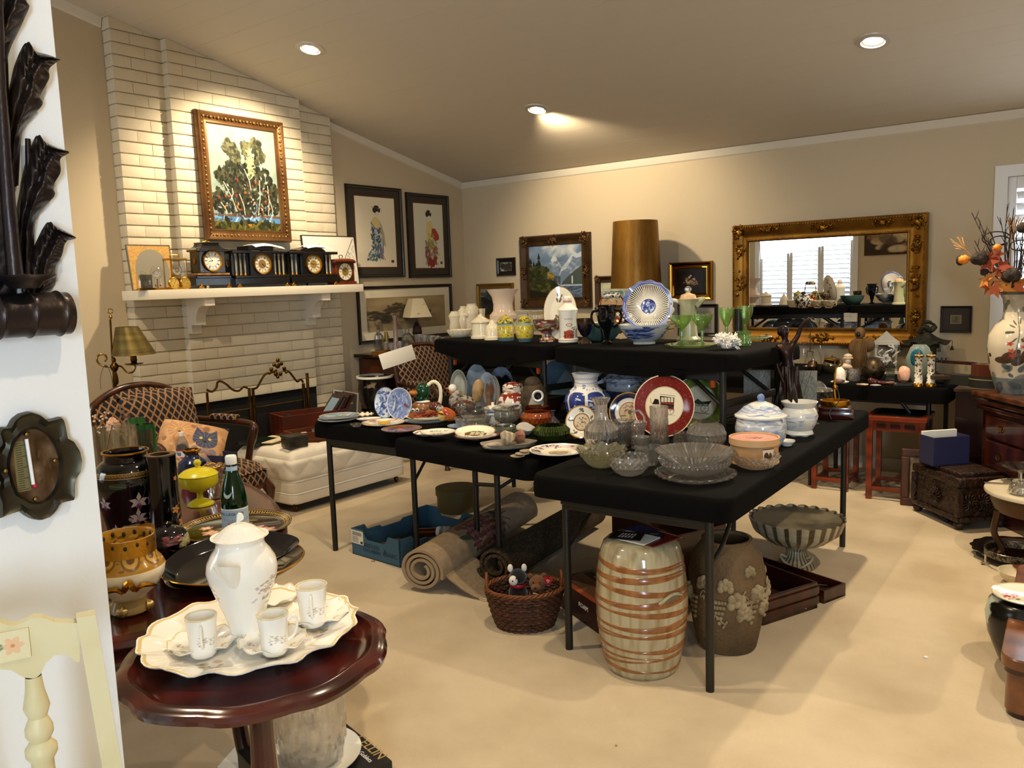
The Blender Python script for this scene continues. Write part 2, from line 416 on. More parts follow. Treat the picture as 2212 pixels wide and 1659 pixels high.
def shutter_window(name,x0,x1,y,z0,z1,inn,panels,split,bright):
 w=struct(G().box(((x0+x1)/2,y+inn*.11,(z0+z1)/2),(x1-x0+.1,.02,z1-z0+.1)).build(name,bright,smooth=0))
 g=G();t=.075
 for a,b,c,d in((x0-t/2,(z0+z1)/2,t,z1-z0+2*t),(x1+t/2,(z0+z1)/2,t,z1-z0+2*t)):g.box((a,y-inn*.012,b),(c,.03,d))
 for b in(z0-t/2,z1+t/2):g.box(((x0+x1)/2,y-inn*.012,b),(x1-x0,.028,t))
 g.build('window_frame',m_white,w,smooth=0)
 G().box(((x0+x1)/2,y+inn*.06,(z0+z1)/2),(x1-x0,.004,z1-z0)).build('window_pane',m_pane,w)
 pw=(x1-x0)/panels;zz=[z0,z0+(z1-z0)*split,z1]if split else[z0,z1]
 for p in range(panels):
  a,b=x0+p*pw,x0+(p+1)*pw;st=.05
  f=G()
  for xx in(a+st/2,b-st/2):f.box((xx,y+inn*.02,(z0+z1)/2),(st-.003,.028,z1-z0-.004))
  for q in zz:f.box(((a+b)/2,y+inn*.02,min(max(q,z0+.04),z1-.04)),(pw-2*st,.028,.075))
  sh=f.build('shutter_panel',m_white,w,smooth=0)
  me=None
  for lo,hi in zip(zz,zz[1:]):
   n=int((hi-lo-.1)/.075)
   for k in range(n):
    if me is None:me=G().box((0,0,0),(pw-2*st-.004,.062,.009),b=.003).mesh('slat',m_white)
    o=bpy.data.objects.new('slat',me);COL.objects.link(o);o.parent=sh
    o.location=((a+b)/2,y+inn*.02,lo+.06+.075*(k+.5));o.rotation_euler=(inn*math.radians(-38),0,0)
 return w
shutter_window('window_1',-.755,.42,YB,.95,2.07,1,2,0,mat('dusk_outdoors','ffffff',1,emit=('dfe8f0',.9)))
shutter_window('window_2',-5.25,-3.72,-1.0,.75,2.3,-1,3,0,m_daylit)
shutter_window('window_3',1.0,2.25,-2.0,.7,2.3,-1,2,0,m_daylit)
m_bulb=mat('lamp_glow','ffffff',.4,emit=('ffedd0',60))
m_lring=mat('light_trim_ring','c9c2b4',.4,metal=.3)
m_can=mat('light_can','a9a49a',.35,metal=.6)
LL=['round ceiling downlight aimed at the brick chimney','round ceiling downlight with tilted bulb washing the back wall above the gold lamp','round ceiling downlight glaring above the gilt mirror','round ceiling downlight over the front of the folding tables','round ceiling downlight over the dark oval table','round ceiling downlight over the open carpet','round ceiling downlight over the doorway by the white wall']
for i,((lx,ly),aim,pw,cone)in enumerate(DOWNLIGHTS):
 o=thing('ceiling_downlight',LL[i],'ceiling light',(lx,ly,ceil_z(ly)))
 sg=-SL if ly>1 else SL
 o.rotation_euler=(sg,0,0)
 G().lathe([(.062,-.004),(.066,-.012),(.095,-.006),(.1,.002),(.1,.006)],40).build('trim_ring',m_lring,o)
 aimv=(Vector(aim)-Vector((lx,ly,ceil_z(ly)))).normalized()*.012
 G().lathe([(.055,-.002),(.06,.0)],32).build('can',m_can,o)
 G().lathe([(0,-.016),(.03,-.013),(.046,-.002),(.046,.0)],28,(aimv.x,aimv.y,0)).build('bulb',m_bulb,o)
Z1,CH=.685,.0790
XS,XC=XL+.10,XL+.165
YA,YL,YR,YZ=2.885,3.235,4.34,4.70
back=struct(G().prism([(YA+.014,0),(YZ-.014,0),(YZ-.014,ceil_z(YZ)+.02),(YA+.014,ceil_z(YA)+.02)],.088,Matrix(((0,-1,0,XL+.088),(1,0,0,0),(0,0,1,0),(0,0,0,1)))).build('wall_chimney',m_mortar,smooth=0))
cb=G()
cb.prism([(YL+.01,Z1),(YR-.01,Z1),(YR-.01,ceil_z(YR)+.02),(YL+.01,ceil_z(YL)+.02)],.07,Matrix(((0,-1,0,XC-.012),(1,0,0,0),(0,0,1,0),(0,0,0,1))))
cb.build('mortar_panel',m_mortar,back,smooth=0)
bricks={}
rngb=random.Random(3)
def brick(yc,zc,L,hh,x,top=None,T=.07):
 if x<XC:T=.097
 y0,y1=yc-L/2,yc+L/2
 if zc-hh/2>ceil_z(y1)-.004 and zc-hh/2>ceil_z(y0)-.004:return
 cut=zc+hh/2>ceil_z(y1)
 pr=.0035*rngb.random()
 if cut:
  za,zb=zc-hh/2,zc+hh/2;ca,cb_=ceil_z(y0)-.001,ceil_z(y1)-.001
  pts=[(y0,za)]
  if cb_>za+.004:pts+=[(y1,za),(y1,min(zb,cb_))]
  else:pts+=[(y0+(ca-za)/.2229,za)]
  if ca>zb:
   pts+=[(y0+(ca-zb)/.2229,zb),(y0,zb)]if cb_<zb else[(y0,zb)]
  else:pts+=[(y0,ca)]
  if len(pts)<3 or ca-za<.006:return
  o=G().prism(pts,T,Matrix(((0,-1,0,x+pr),(1,0,0,0),(0,0,1,0),(0,0,0,1)))).build('brick',m_brick,back,smooth=0)
  return
 key=(round(L,3),round(hh,3),T)
 if key not in bricks:bricks[key]=G().box((0,0,0),(T,L,hh),b=.0022).mesh('brick',m_brick)
 o=bpy.data.objects.new('brick',bricks[key]);COL.objects.link(o);o.parent=back
 o.location=(x-T/2+pr,yc,zc+.0015*(rngb.random()-.5));o.rotation_euler=(.004*(rngb.random()-.5),0,0)
HB=CH-.0085
kmin,kmax=-9,35
for k in range(kmin,kmax):
 zc=Z1+CH*(k+.5)
 if zc<.03:continue
 odd=k%2
 for(a,b)in((YA,YL+.01),(YR-.01,YZ)):
  w=b-a;f=.36 if odd else.64
  s=a+w*f
  brick((a+s)/2,zc,s-a-.002,HB,XS);brick((s+b)/2,zc,b-s-.002,HB,XS)
 if k>=0:
  n=5;L=(YR-YL)/n;y=YL
  cuts=[YL]+[YL+L*(i+(.5 if odd else 0))for i in range(1-odd,n+1)][(0 if odd else 0):]
  cuts=sorted(set([round(c,4)for c in cuts if YL<=c<=YR]+[round(YL,4),round(YR,4)]))
  for c0,c1 in zip(cuts,cuts[1:]):brick((c0+c1)/2,zc,c1-c0-.002,HB,XC)
G().box((XL+.10,(YL+YR)/2,Z1/2),(.09,YR-YL+.02,Z1)).build('firebox',m_black,back,smooth=0)
XM=XL+.42
mt=tag(G().box(((XM+XS-.02)/2,(2.82+4.68)/2,1.4785),(XM-XS+.02,1.86,.063),b=.004).build('mantel_shelf',mat('mantel_paint','efe6d2',.4)),'long white painted mantel shelf across the brick chimney','mantel')
for yb in(3.27,4.30):
 prof=[(0,0),(.24,0),(.24,-.055),(.20,-.055)]+[(.20-.09*math.sin(math.radians(a)),-.055-.1*(1-math.cos(math.radians(a))))for a in(30,60,90)]+[(.11,-.19),(.05,-.19),(.05,-.25),(0,-.25)]
 G().prism(prof,.075,Matrix(((1,0,0,XC-.002),(0,1,0,yb-.037),(0,0,1,1.4465),(0,0,0,1)))).build('bracket',m_trim,mt,smooth=0)
ZM=1.511
# ================================================================== shared materials
def boxmat(name,cv,scale,rough=.8,bump=None,sheen=0):
 m=mat(name,rough=rough,bump=bump,sheen=sheen);nt=m.node_tree
 t=nt.nodes.new('ShaderNodeTexImage');t.image=cv.img(name);t.projection='BOX';t.projection_blend=.15
 c=nt.nodes.new('ShaderNodeTexCoord');mp=nt.nodes.new('ShaderNodeMapping');mp.inputs['Scale'].default_value=scale
 nt.links.new(c.outputs['Object'],mp.inputs[0]);nt.links.new(mp.outputs[0],t.inputs[0]);nt.links.new(t.outputs[0],nt.nodes['Principled BSDF'].inputs[0])
 return m
cv=Cv(96,96,'9a7450')
cv.poly([(.5,.12),(.86,.5),(.5,.88),(.14,.5)],'17141f')
for x,y in((0,0),(1,0),(0,1),(1,1)):cv.poly([(x,y-.38),(x+.36,y),(x,y+.38),(x-.36,y)],'17141f')
m_lattice=boxmat('lattice_upholstery',cv,(19,19,16),.85,bump=(300,.3,.003))
m_mahog=mat('mahogany','4a1710',.16,wave=(2.2,'2b0b08',6,'Y'),coat=.6)
m_mahogd=mat('mahogany_dark','2a110c',.25,wave=(3,'1a0907',6,'Y'),coat=.4)
m_walnut=mat('walnut','4c2714',.3,wave=(2.5,'331709',7,'X'),coat=.3)
m_oak=mat('honey_wood','8a4a20',.4,wave=(3,'6d3514',6,'X'))
m_porc=mat('porcelain','f0ece0',.08,coat=.3)
m_ivory=mat('ivory_ceramic','efe2c6',.15)
m_gold=mat('gold_leaf','c08a2c',.28,metal=1)
m_goldb=mat('gold_burnished','a8742a',.32,metal=1,noise=(9,'5d3a14',.45,.75),bump=(40,.3,.01))
m_brass=mat('brass','8f7038',.28,metal=1)
m_brassd=mat('brass_antique','6d4c1e',.35,metal=1,noise=(12,'33230f',.4,.75))
m_bronze=mat('bronze_dark','3a2a1e',.35,metal=.85,noise=(7,'241c26',.4,.7),bump=(25,.2,.01))
m_silver=mat('silver_plate','c9c6c0',.16,metal=1)
m_blk=mat('black_lacquer','0a0a0e',.07,coat=.5)
m_blkpaint=mat('black_metal_paint','17150f',.42)
m_chrome=mat('chrome','d8d8d8',.08,metal=1)
m_crystal=thin_glass('cut_crystal','ffffff',.4,.035,1.55,'fffaf0',.2)
m_flint=thin_glass('flint_glass','f6f8f4',.2,.02)
m_paper=mat('paper_white','f2efe6',.7)
m_navy=mat('navy_box','25284a',.5)
m_wicker_flat=mat('dark_cloth','14120f',.9)
def fr(P):
 d=Vector((P.x,P.y,0)).normalized();rt=Vector((d.y,-d.x,0));k=(P-E0).dot(d)
 def f(px,py):
  q=ray(px,py);X=E0+q*(k/q.dot(d))-P
  return X.dot(rt),X.z
 return f
 # ================================================================== white wall beside the camera: candle sconce and thermometer
def wp(px,py,off=0):return atx(px,py,XN+off)
m_sconce=mat('sconce_bronze','3c322c',.34,metal=.75,noise=(5,'28242e',.4,.7),bump=(60,.25,.004))
sc=thing('candle_sconce','dark iridescent bronze wall sconce of curling acanthus leaves on the white wall','sconce',wp(40,640))
def leaf(name,lo,hi,bulge,lift):
 lo,hi=[[(p.x,p.y)for p in spline([(a,b,0)for a,b in q],5)]for q in(lo,hi)];n=len(lo);o0=sc.location
 def fn(u,v):
  i=min(int(v*(n-1)),n-2);t=v*(n-1)-i
  a=(lo[i][0]+(lo[i+1][0]-lo[i][0])*t,lo[i][1]+(lo[i+1][1]-lo[i][1])*t)
  b=(hi[i][0]+(hi[i+1][0]-hi[i][0])*t,hi[i][1]+(hi[i+1][1]-hi[i][1])*t)
  off=.008+bulge*math.sin(PI*min(1,max(0,u)))**.8+lift*v*v-.010*math.exp(-((u-.45)/.10)**2)+.0012*math.sin(v*70-abs(u-.45)*16)
  return wp(a[0]+(b[0]-a[0])*u,a[1]+(b[1]-a[1])*u,off)-o0
 g=G().grid(fn,22,90)
 g.grid(lambda u,v:Vector(fn(u,v))-Vector((.009,0,0)),14,40)
 return g.build(name,m_sconce,sc,smooth=60)
leaf('leaf',[(62,640),(58,598),(66,560),(84,520),(98,492),(109,479),(120,488),(142,500),(164,512)],[(104,632),(120,612),(120,578),(130,560),(136,545),(139,530),(146,520),(154,518),(164,515)],.018,.035)
leaf('leaf',[(30,600),(34,500),(46,420),(60,350),(74,310),(85,291),(96,305),(122,318),(149,327)],[(74,590),(76,487),(92,450),(118,423),(116,400),(131,372),(130,345),(140,336),(149,331)],.020,.035)
leaf('leaf',[(2,420),(6,330),(16,240),(34,150),(48,110),(62,90),(76,110),(104,118),(130,128)],[(40,400),(48,290),(66,255),(92,226),(88,205),(106,170),(106,150),(118,138),(130,131)],.020,.035)
leaf('leaf',[(-60,300),(-40,150),(-20,40),(0,-40),(20,-90),(40,-120)],[(6,290),(14,150),(26,96),(62,20),(58,4),(50,-60)],.018,.02)
leaf('leaf',[(-120,640),(-110,480),(-100,300),(-90,100),(-90,-100)],[(34,640),(30,480),(22,300),(16,100),(0,-100)],.03,0)
G().tube([wp(x,y,.045)-sc.location for x,y in((-6,-60),(2,200),(18,440),(34,610))],[.006,.008,.010,.012],12).build('stem',m_sconce,sc)
G().tube([wp(x,y,.012)-sc.location for x,y in((60,300),(64,420),(58,560),(52,640))],[.004,.006,.006,.004],10).build('stem_spray',m_sconce,sc)
rp=[];n=40
p0,p1=wp(-160,690,.035)-sc.location,wp(152,676,.035)-sc.location
g=G();pts=[p0 .lerp(p1,i/n)for i in range(n+1)]
g.tube(pts,[(.034 if i<n else.022)+(.003 if i%9==0 else 0)for i in range(n+1)],28)
g.build('scroll_foot',m_sconce,sc,smooth=60)
q=wp(52,606,.055)-sc.location
G().lathe([(0,-.012),(.02,-.012),(.028,-.002),(.042,.004),(.046,.008),(.04,.007),(.012,0),(.01,.01),(0,.01)],30,q).build('drip_pan',m_sconce,sc)
m_plate=mat('thermometer_bronze','4d4a3c',.38,metal=.8,noise=(9,'2c241c',.35,.7))
th=thing('wall_thermometer','tarnished bronze quatrefoil wall thermometer with oval dial on the white wall','thermometer',wp(80,1004))
half=[(80,1122),(62,1119),(46,1110),(38,1101),(20,1106),(-6,1117),(-6,1085),(-12,1072),(-14,1052),(-8,1040),(-24,1026),(-30,1004),(-26,982),(-14,965),(-4,956),(-12,930),(-4,922),(14,922),(22,905),(38,893),(58,888)]
oth=[(76,893),(88,902),(93,908),(128,899),(133,918),(137,944),(152,952),(165,972),(170,994),(166,1018),(154,1034),(153,1050),(154,1078),(134,1082),(120,1086),(112,1102),(98,1116)]
out=half+oth
wpt=[wp(x,y)-th.location for x,y in out];c0=Vector((0,sum(p.y for p in wpt)/len(wpt),sum(p.z for p in wpt)/len(wpt)))
ov=[wp(66+54*math.cos(a)+3*math.sin(a),1004+78*math.sin(a))-th.location for a in np.linspace(0,2*PI,49)[:-1]]
oc=wp(67,1003)-th.location
def quatre(u,v):
 a=2*PI*u-PI
 def hit(poly,cc):
  best=None
  for p,q in zip(poly,poly[1:]+poly[:1]):
   x1,y1,x2,y2=p.y-cc.y,p.z-cc.z,q.y-cc.y,q.z-cc.z;dx,dy=math.cos(a),math.sin(a)
   den=dx*(y2-y1)-dy*(x2-x1)
   if abs(den)<1e-12:continue
   t=(x1*(y2-y1)-y1*(x2-x1))/den;s_=(x1*dy-y1*dx)/den
   if t>0 and-1e-6<=s_<=1+1e-6:best=max(best or 0,t)
  return Vector((0,cc.y+math.cos(a)*(best or.03),cc.z+math.sin(a)*(best or.03)))
 A,B=hit(wpt,oc),hit(ov,oc)
 prof=[(0,0),(0,.012),(.06,.018),(.16,.016),(.5,.011),(.86,.014),(.94,.022),(1,.012)]
 k=v*(len(prof)-1);i=min(int(k),len(prof)-2);t=k-i
 f=prof[i][0]*(1-t)+prof[i+1][0]*t;h=prof[i][1]*(1-t)+prof[i+1][1]*t
 P=A.lerp(B,f);P.x=h;return P
G().grid(quatre,110,7,cu=True).build('back_plate',m_plate,th,smooth=50)
cvd=Cv(160,240,'5a4632',5).cloud(7,.25).rect(.12,.18,.40,.86,'77714f')
for k in range(22):cvd.rect(.16,.2+k*.03,.36 if k%5==0 else.28,.208+k*.03,'3a3524')
cvd.spots(30,(.5,.2,.9,.9),.04,.03,['7a5a3c','4a3524','6a4a3a'],.4,.6)
g=G();n=len(ov)
ys=[p.y for p in ov];zs=[p.z for p in ov]
g.add([(.012,p.y,p.z)for p in ov],[tuple(range(n))],[((p.y-min(ys))/(max(ys)-min(ys)),(p.z-min(zs))/(max(zs)-min(zs)))for p in ov])
g.build('dial',pmat('thermometer_dial',cvd,.25,metal=.3),th,smooth=0)
a,b=wp(57,948,.016)-th.location,wp(72,1046,.016)-th.location
G().tube([a,b],.0028,10).build('tube',mat('white_glass','f0eef0',.1),th)
G().ball(b+Vector((0,.002,-.003)),.004).build('bulb',mat('red_spirit','b0203a',.2),th)
for x,y in((57,938),(76,1078),(118,995),(12,1017)):G().ball(wp(x,y,.018)-th.location,.004,10,6).build('screw',m_brass,th)
# ================================================================== painted chair
m_cream=mat('cream_paint','d9cda4',.45,noise=(6,'c6b885',.5,.75),bump=(30,.12,.004))
P=atd(215,1659,1.2);P.z=0;P=Vector((P.x,P.y,0));Pq=Vector((P.x,P.y,EYE));f=fr(P)
ch=thing('painted_chair','cream painted wooden chair with turned spindles and a little painted flower','chair',P,facing(P))
tx,tz=f(185,1326)
g=G();bx=f(240,1640)[0];bz=f(240,1640)[1]
k=(bx-tx)/(tz-bz)
x0=tx+k*(tz-.45)
W2=.40
for sx_,nm in((0,'post'),(-W2,'post')):
 sg=1 if sx_==0 else-1
 M=Matrix.Translation((0,0,0))
 pts=[(sx_+sg*(tx),0,tz),(sx_+sg*x0,0,.45),(sx_+sg*x0,.03,0.0)]
 vs=[]
 g=G()
 for i,p in enumerate(pts):
  h=.0135 if i else.012
  for a,b in((-1,-1),(1,-1),(1,1),(-1,1)):vs.append((p[0]+a*h,p[1]+b*h,p[2]))
 g.add(vs,[(0,1,2,3),(11,10,9,8)]+[(i*4+j,i*4+(j+1)%4,i*4+4+(j+1)%4,i*4+4+j)for i in range(2)for j in range(4)])
 g.build(nm,m_cream,ch,smooth=0)
top=[f(x,y)for x,y in((172,1341),(150,1341),(118,1340),(92,1330),(72,1330),(52,1340),(36,1346),(16,1346),(-6,1336),(-40,1326))]
bot=[f(x,y)for x,y in((172,1425),(164,1425),(142,1408),(118,1410),(100,1426),(88,1450),(76,1461),(52,1458),(24,1442),(-40,1438))]
cx0=-W2/2+.0
mir=lambda pts:[(-W2-x,z)for x,z in reversed(pts)if-W2-x<pts[-1][0]-.002]
outl=top+mir(top)+list(reversed(bot+mir(bot)))
G().prism(outl,.018,Matrix.Translation((0,-.009,0))).build('top_rail',m_cream,ch,smooth=0)
cvf=Cv(64,64,'dccfa6').flower(.55,.5,.3,'e0b48a','c88a50',6).ell(.2,.45,.12,.05,'6f8a6a',.9,.5).ell(.2,.6,.1,.05,'6f8a6a',.9,-.5)
fx,fz=f(24,1389);G().box((fx,-.0105,fz),(.045,.003,.042)).build('painted_flower',pmat('chair_flower',cvf,.5),ch,smooth=0)
sp=[(.012,0),(.014,.02),(.02,.045),(.014,.06),(.021,.075),(.021,.085),(.015,.095),(.024,.105),(.024,.115),(.017,.125),(.018,.16),(.026,.20),(.028,.225),(.02,.245),(.027,.255),(.02,.27),(.015,.3),(.011,.40)]
xa,za=f(72,1460);
for i in range(3):
 G().lathe([(r*.85,-z)for r,z in sp],20,(xa-(xa+W2/2)*i,0,za)).build('spindle',m_cream,ch)
G().box((-W2/2,0,za-.40),(W2-.02,.02,.035)).build('lower_rail',m_cream,ch)
G().box((-W2/2,-.2,.44),(W2+.02,.42,.035),b=.01).build('seat',m_cream,ch)
for x in(-W2+.02,-.02):G().tube([(x,-.38,.43),(x,-.385,.2),(x,-.39,0)],[.018,.022,.013],14).build('leg',m_cream,ch)
# ================================================================== pedestal table with the chocolate service
Pt=atd(553,1405,1.70);s=mpp(Pt);R=281*s;zt=Pt.z
pt_=thing('pedestal_table','round piecrust-edged mahogany pedestal table carrying the porcelain service','table',(Pt.x,Pt.y,0),facing(Pt))
def pie(a,r,z):
 if r<R*.5:return r,z
 w=(r-R*.5)/(R*.5)
 return r*(1+.030*w*(abs(math.sin(a*5+.4))**.7*1.3-.75+.35*math.sin(a*10+1))),z
G().lathe([(0,zt-.004),(R*.82,zt-.004),(R*.86,zt-.001),(R*.885,zt+.006),(R*.93,zt+.006),(R*.955,zt+.002),(R*.985,zt),(R,zt-.008),(R*.99,zt-.018),(R*.95,zt-.024),(R*.6,zt-.026),(0,zt-.026)],120,flute=pie).build('tabletop',m_mahog,pt_)
colp=[(.0,.2),(.055,.2),(.06,.24),(.045,.27),(.05,.30),(.042,.34),(.032,.42),(.027,.5),(.025,.56),(.026,zt-.06),(.034,zt-.04),(.05,zt-.03),(.05,zt-.026),(0,zt-.026)]
G().lathe(colp,12,smooth=0)if False else G().lathe(colp,16).build('column',m_mahog,pt_,smooth=20)
for k in range(3):
 a=math.radians(90+120*k);ca,sa=math.cos(a),math.sin(a)
 G().tube(spline([(ca*.03,sa*.03,.25),(ca*.10,sa*.10,.24),(ca*.17,sa*.17,.14),(ca*.22,sa*.22,.05),(ca*.27,sa*.27,.016),(ca*.29,sa*.29,.016)],6),[.026]*12+[.02]*13+[.016]*6,10).build('leg',m_mahog,pt_)
ZT=zt-.002
def china_cv(w,h,seed,spots_,bg='f3efe6',rim=None):
 c=Cv(w,h,bg,seed)
 for(x,y,r)in spots_:
  R_=c.rng
  for k in range(26):
   px,py=x+(R_.rand()-.5)*r*1.5,y+(R_.rand()-.5)*r*3
   c.ell(px,py,r*.16*(w and 1),r*.22,['9a86b4','b49ac0','7a7f5a','c98f7a','8d9a72','d2a884','a88f5a'][R_.randint(7)],.55,R_.rand()*3,.7)
 if rim:c.rect(0,rim,1,1,'c9b06a',.5)
 return c
m_cupw=pmat('china_cup_print',china_cv(256,128,3,[(.50,.45,.08),(.62,.4,.06),(.12,.5,.07),(.85,.5,.06)],rim=.965),.08,coat=.3)
m_potw=pmat('china_pot_print',china_cv(512,256,8,[(.60,.52,.07),(.645,.56,.05),(.69,.47,.07),(.3,.5,.06),(.1,.4,.06)]),.08,coat=.3)
cvs=Cv(256,256,'f3efe6',4)
for a in range(7):
 x,y=.5+.33*math.cos(a*.9+.3),.5+.33*math.sin(a*.9+.3)
 cvs.spots(14,(x-.05,y-.05,x+.05,y+.05),.018,.014,['9a86b4','7a7f5a','c98f7a','a88f5a'],.5,.6)
cvs.ring(.955,.985,'c9ae62',.7)
m_saucw=pmat('china_saucer_print',cvs,.08,coat=.3)
def scal(n,amp,R):return lambda a,r,z:(r*(1+amp*(r/R)**3*(abs(math.sin(n*a/2))-.5+.3*math.sin(n*1.5*a))),z+(.004*(r/R)**4*math.sin(n*a)))
Pc=atz(545,1377,ZT);s=mpp(Pc);Rt=226*s
tr=G().lathe([(0,.002),(Rt*.62,.002),(Rt*.66,.001),(Rt*.70,.005),(Rt*.86,.016),(Rt,.023),(Rt*.995,.020),(Rt*.85,.0115),(Rt*.7,0),(Rt*.66,-.002),(0,-.002)],110,flute=scal(14,.04,Rt),sy=.96,planar=Rt).build('serving_tray',m_saucw,None,(Pc.x,Pc.y,ZT+.003),facing(Pc)+.25)
tag(tr,'large white scalloped porcelain tray with gilded rim on the pedestal table','tray')
ZS=ZT+.0055
def saucer(px,py,rp,label,group='porcelain saucers on the white tray'):
 Pq=atz(px,py,ZS);s=mpp(Pq);r=rp*s
 o=G().lathe([(0,.004),(r*.42,.004),(r*.46,.005),(r*.8,.013),(r,.019),(r*.99,.0165),(r*.78,.009),(r*.5,.001),(r*.4,-.0005),(0,-.0005)],60,flute=scal(9,.04,r),planar=r).build('saucer',m_saucw,None,(Pq.x,Pq.y,ZS+.0015),facing(Pq))
 return tag(o,label,'saucer',group)
saucer(440,1400,73,'porcelain saucer under the cup nearest the white wall')
saucer(591,1398,72,'porcelain saucer under the cup in front of the chocolate pot')
saucer(684,1338,72,'porcelain saucer under the cup nearest the carpet')
saucer(592,1300,58,'empty porcelain saucer behind the chocolate pot')
def cup(px,py,side,label):
 zc=ZS+.0058
 prof=[(23,0),(27,4),(28,12),(29,45),(31,70),(34,86)]
 o=vessel('teacup',label,'cup',px,py,zc,prof,m_cupw,'demitasse cups on the white tray',th=.0018,seg=40,flute=fl(8,.012))
 if side:pts=[(28*side,66),(44*side,74),(50*side,58),(42*side,34),(27*side,24)]
 else:pts=[(-2,66,-30),(-3,74,-42),(-3,56,-47),(-2,34,-42),(-1,26,-27)]
 part_tube(o,'handle',pts,[4,3.2,3,3,3.6],m_porc)
 return o
cup(441,1424,0,'demitasse cup with its handle towards us, nearest the white wall')
cup(595,1420,1,'demitasse cup with purple flowers in front of the chocolate pot')
cup(678,1358,0,'demitasse cup on the tray nearest the carpet')
def octo(a,r,z):return r*(1+.018*abs(math.sin(4*a))-.009),z
pot=vessel('chocolate_pot','tall white fluted chocolate pot with flower sprigs on the tray','pot',535,1388,ZS-.001,[(30,0),(33,5),(32,12),(34,25),(44,58),(58,95),(70,128),(74,149),(71,166),(61,183),(52,195),(49,205),(52,212),(60,218)],m_potw,seg=64,flute=octo,th=.004)
part_lathe(pot,'lid',[(48,213),(54,216),(50,220),(42,227),(28,237),(14,243),(8,244)],m_porc,flute=fl(10,.03),hol=False)
part_tube(pot,'knob',[(0,242),(0,250),(3,261),(8,254),(3,249)],[6,4,5,4,3],m_porc)
s,v_=pot['s'],pot['v']
def spt(u,w):
 a=2*PI*u;h=122+58*w;r=6+19*w**.8;lipz=8*w**3*math.cos(a+2.1)
 return((-14-16*w+math.cos(a)*r)*s,(-58-26*w+math.sin(a)*r*.75)*s,(h+lipz)*v_)
G().grid(spt,40,10,cu=True).build('spout',m_porc,pot,smooth=70)
G().grid(lambda u,w:Vector(spt(u,1-.35*w))*.985+Vector((0,-.0004,0)),40,3,cu=True).build('spout_inside',m_porc,pot,smooth=70)
part_tube(pot,'handle',[(16,191,46),(24,204,80),(26,166,98),(20,116,84),(14,93,50)],[6,5,5,5,6],m_porc)
# ================================================================== on the carpet under the pedestal table
bx=thing('gift_box','black cardboard box printed CELLIN on the carpet under the pedestal table','box')
zb=.20
A,B=atz(843,1640,zb),atz(760,1572,zb)
dv=(B-A).normalized();dv.z=0;wv=Vector((-dv.y,dv.x,0));
if wv.x>0:wv=-wv
A.z=0;bx.location=A;bx.rotation_euler=(0,0,math.atan2(dv.y,dv.x))
sgn=1 if Vector((-math.sin(bx.rotation_euler.z),math.cos(bx.rotation_euler.z),0)).dot(wv)>0 else-1
G().box((.16,sgn*.15,zb/2),(.34,.30,zb),b=.002).build('carton',mat('black_card','121214',.35),bx)
m_gl=mat('gilt_print','a58a58',.4);m_wp=mat('white_print','e8e4da',.5)
text('CELLIN',.045,m_gl,bx,(.09,sgn*.012,zb+.0005),(0,0,PI if sgn>0 else 0))
text('Set of 4 Goblets',.02,m_wp,bx,(.09,sgn*.045,zb+.0005),(0,0,PI if sgn>0 else 0))
Pd=atz(668,1640,zb);s=mpp(Pd)
dd=G().lathe([(0,.003),(70*s,.003),(95*s,.012),(112*s,.02),(111*s,.016),(90*s,.006),(66*s,-.001),(0,-.001)],48).build('white_dish',m_porc,None,(Pd.x,Pd.y,zb+.002));tag(dd,'round white dish beneath the panelled crystal bowl on the black box','dish')
def panels(n,nz,d):
 def f_(a,r,z):return r,z
 return f_
def cut_bowl(name,label,cat,px,py,z,prof,n,amp,rowsn,m=None,th=.005,group=None,seg=None,tw=None,scallop=0):
 tw=rowsn*.6 if tw is None else tw;amp=amp*2.0
 P=stand(px,py,z,prof[0][0]);s=mpp(P);v=vpp(P)
 pr=[(r*s,h*v)for r,h in prof]
 H_=pr[-1][1];q=[]
 for(r0,z0),(r1,z1)in zip(pr,pr[1:]):
  m_=max(1,int(round(max(rowsn*2,tw*5)*abs(z1-z0)/H_))if H_ else 1)
  for i in range(m_):q.append((r0+(r1-r0)*i/m_,z0+(z1-z0)*i/m_))
 q.append(pr[-1])
 Rm=max(r for r,_ in q)
 def ff(a,r,zz):
  if r<Rm*.25 or zz<H_*.03:return r,zz
  w=amp*(abs(math.sin(n/2*a+tw*zz/H_*PI))+abs(math.sin(n/2*a-tw*zz/H_*PI))-1)
  z2=zz+(scallop*abs(math.sin(n/4*a))*(zz/H_)**3 if scallop else 0)
  return r*(1+w),z2
 full=hollow(q,th)
 g=G();sg=seg or n*4
 k=len(q)+1
 def f2(a,r,zz):return ff(a,r,zz)
 g.lathe([p for p in full[:k]],sg,flute=f2)
 g2=[p for p in full[k:]]
 g.lathe([full[k-1]]+g2,sg,flute=(lambda a,r,zz:(r,zz+(scallop*abs(math.sin(n/4*a))*(zz/H_)**3 if scallop else 0))))
 o=g.build(name,m or m_crystal,None,P,facing(P),12)
 bm=bmesh.new();bm.from_mesh(o.data);bmesh.ops.remove_doubles(bm,verts=bm.verts[:],dist=1e-5);bmesh.ops.recalc_face_normals(bm,faces=bm.faces[:]);bm.to_mesh(o.data);bm.free()
 o.data.set_sharp_from_angle(angle=math.radians(12))
 tag(o,label,cat,group);o['s']=s;o['v']=v
 return o
cut_bowl('crystal_bowl','deep panelled crystal bowl on a white dish under the pedestal table','bowl',678,1668,zb+.006,[(52,0),(62,8),(70,40),(74,100),(75,150)],14,.03,3,th=.007)
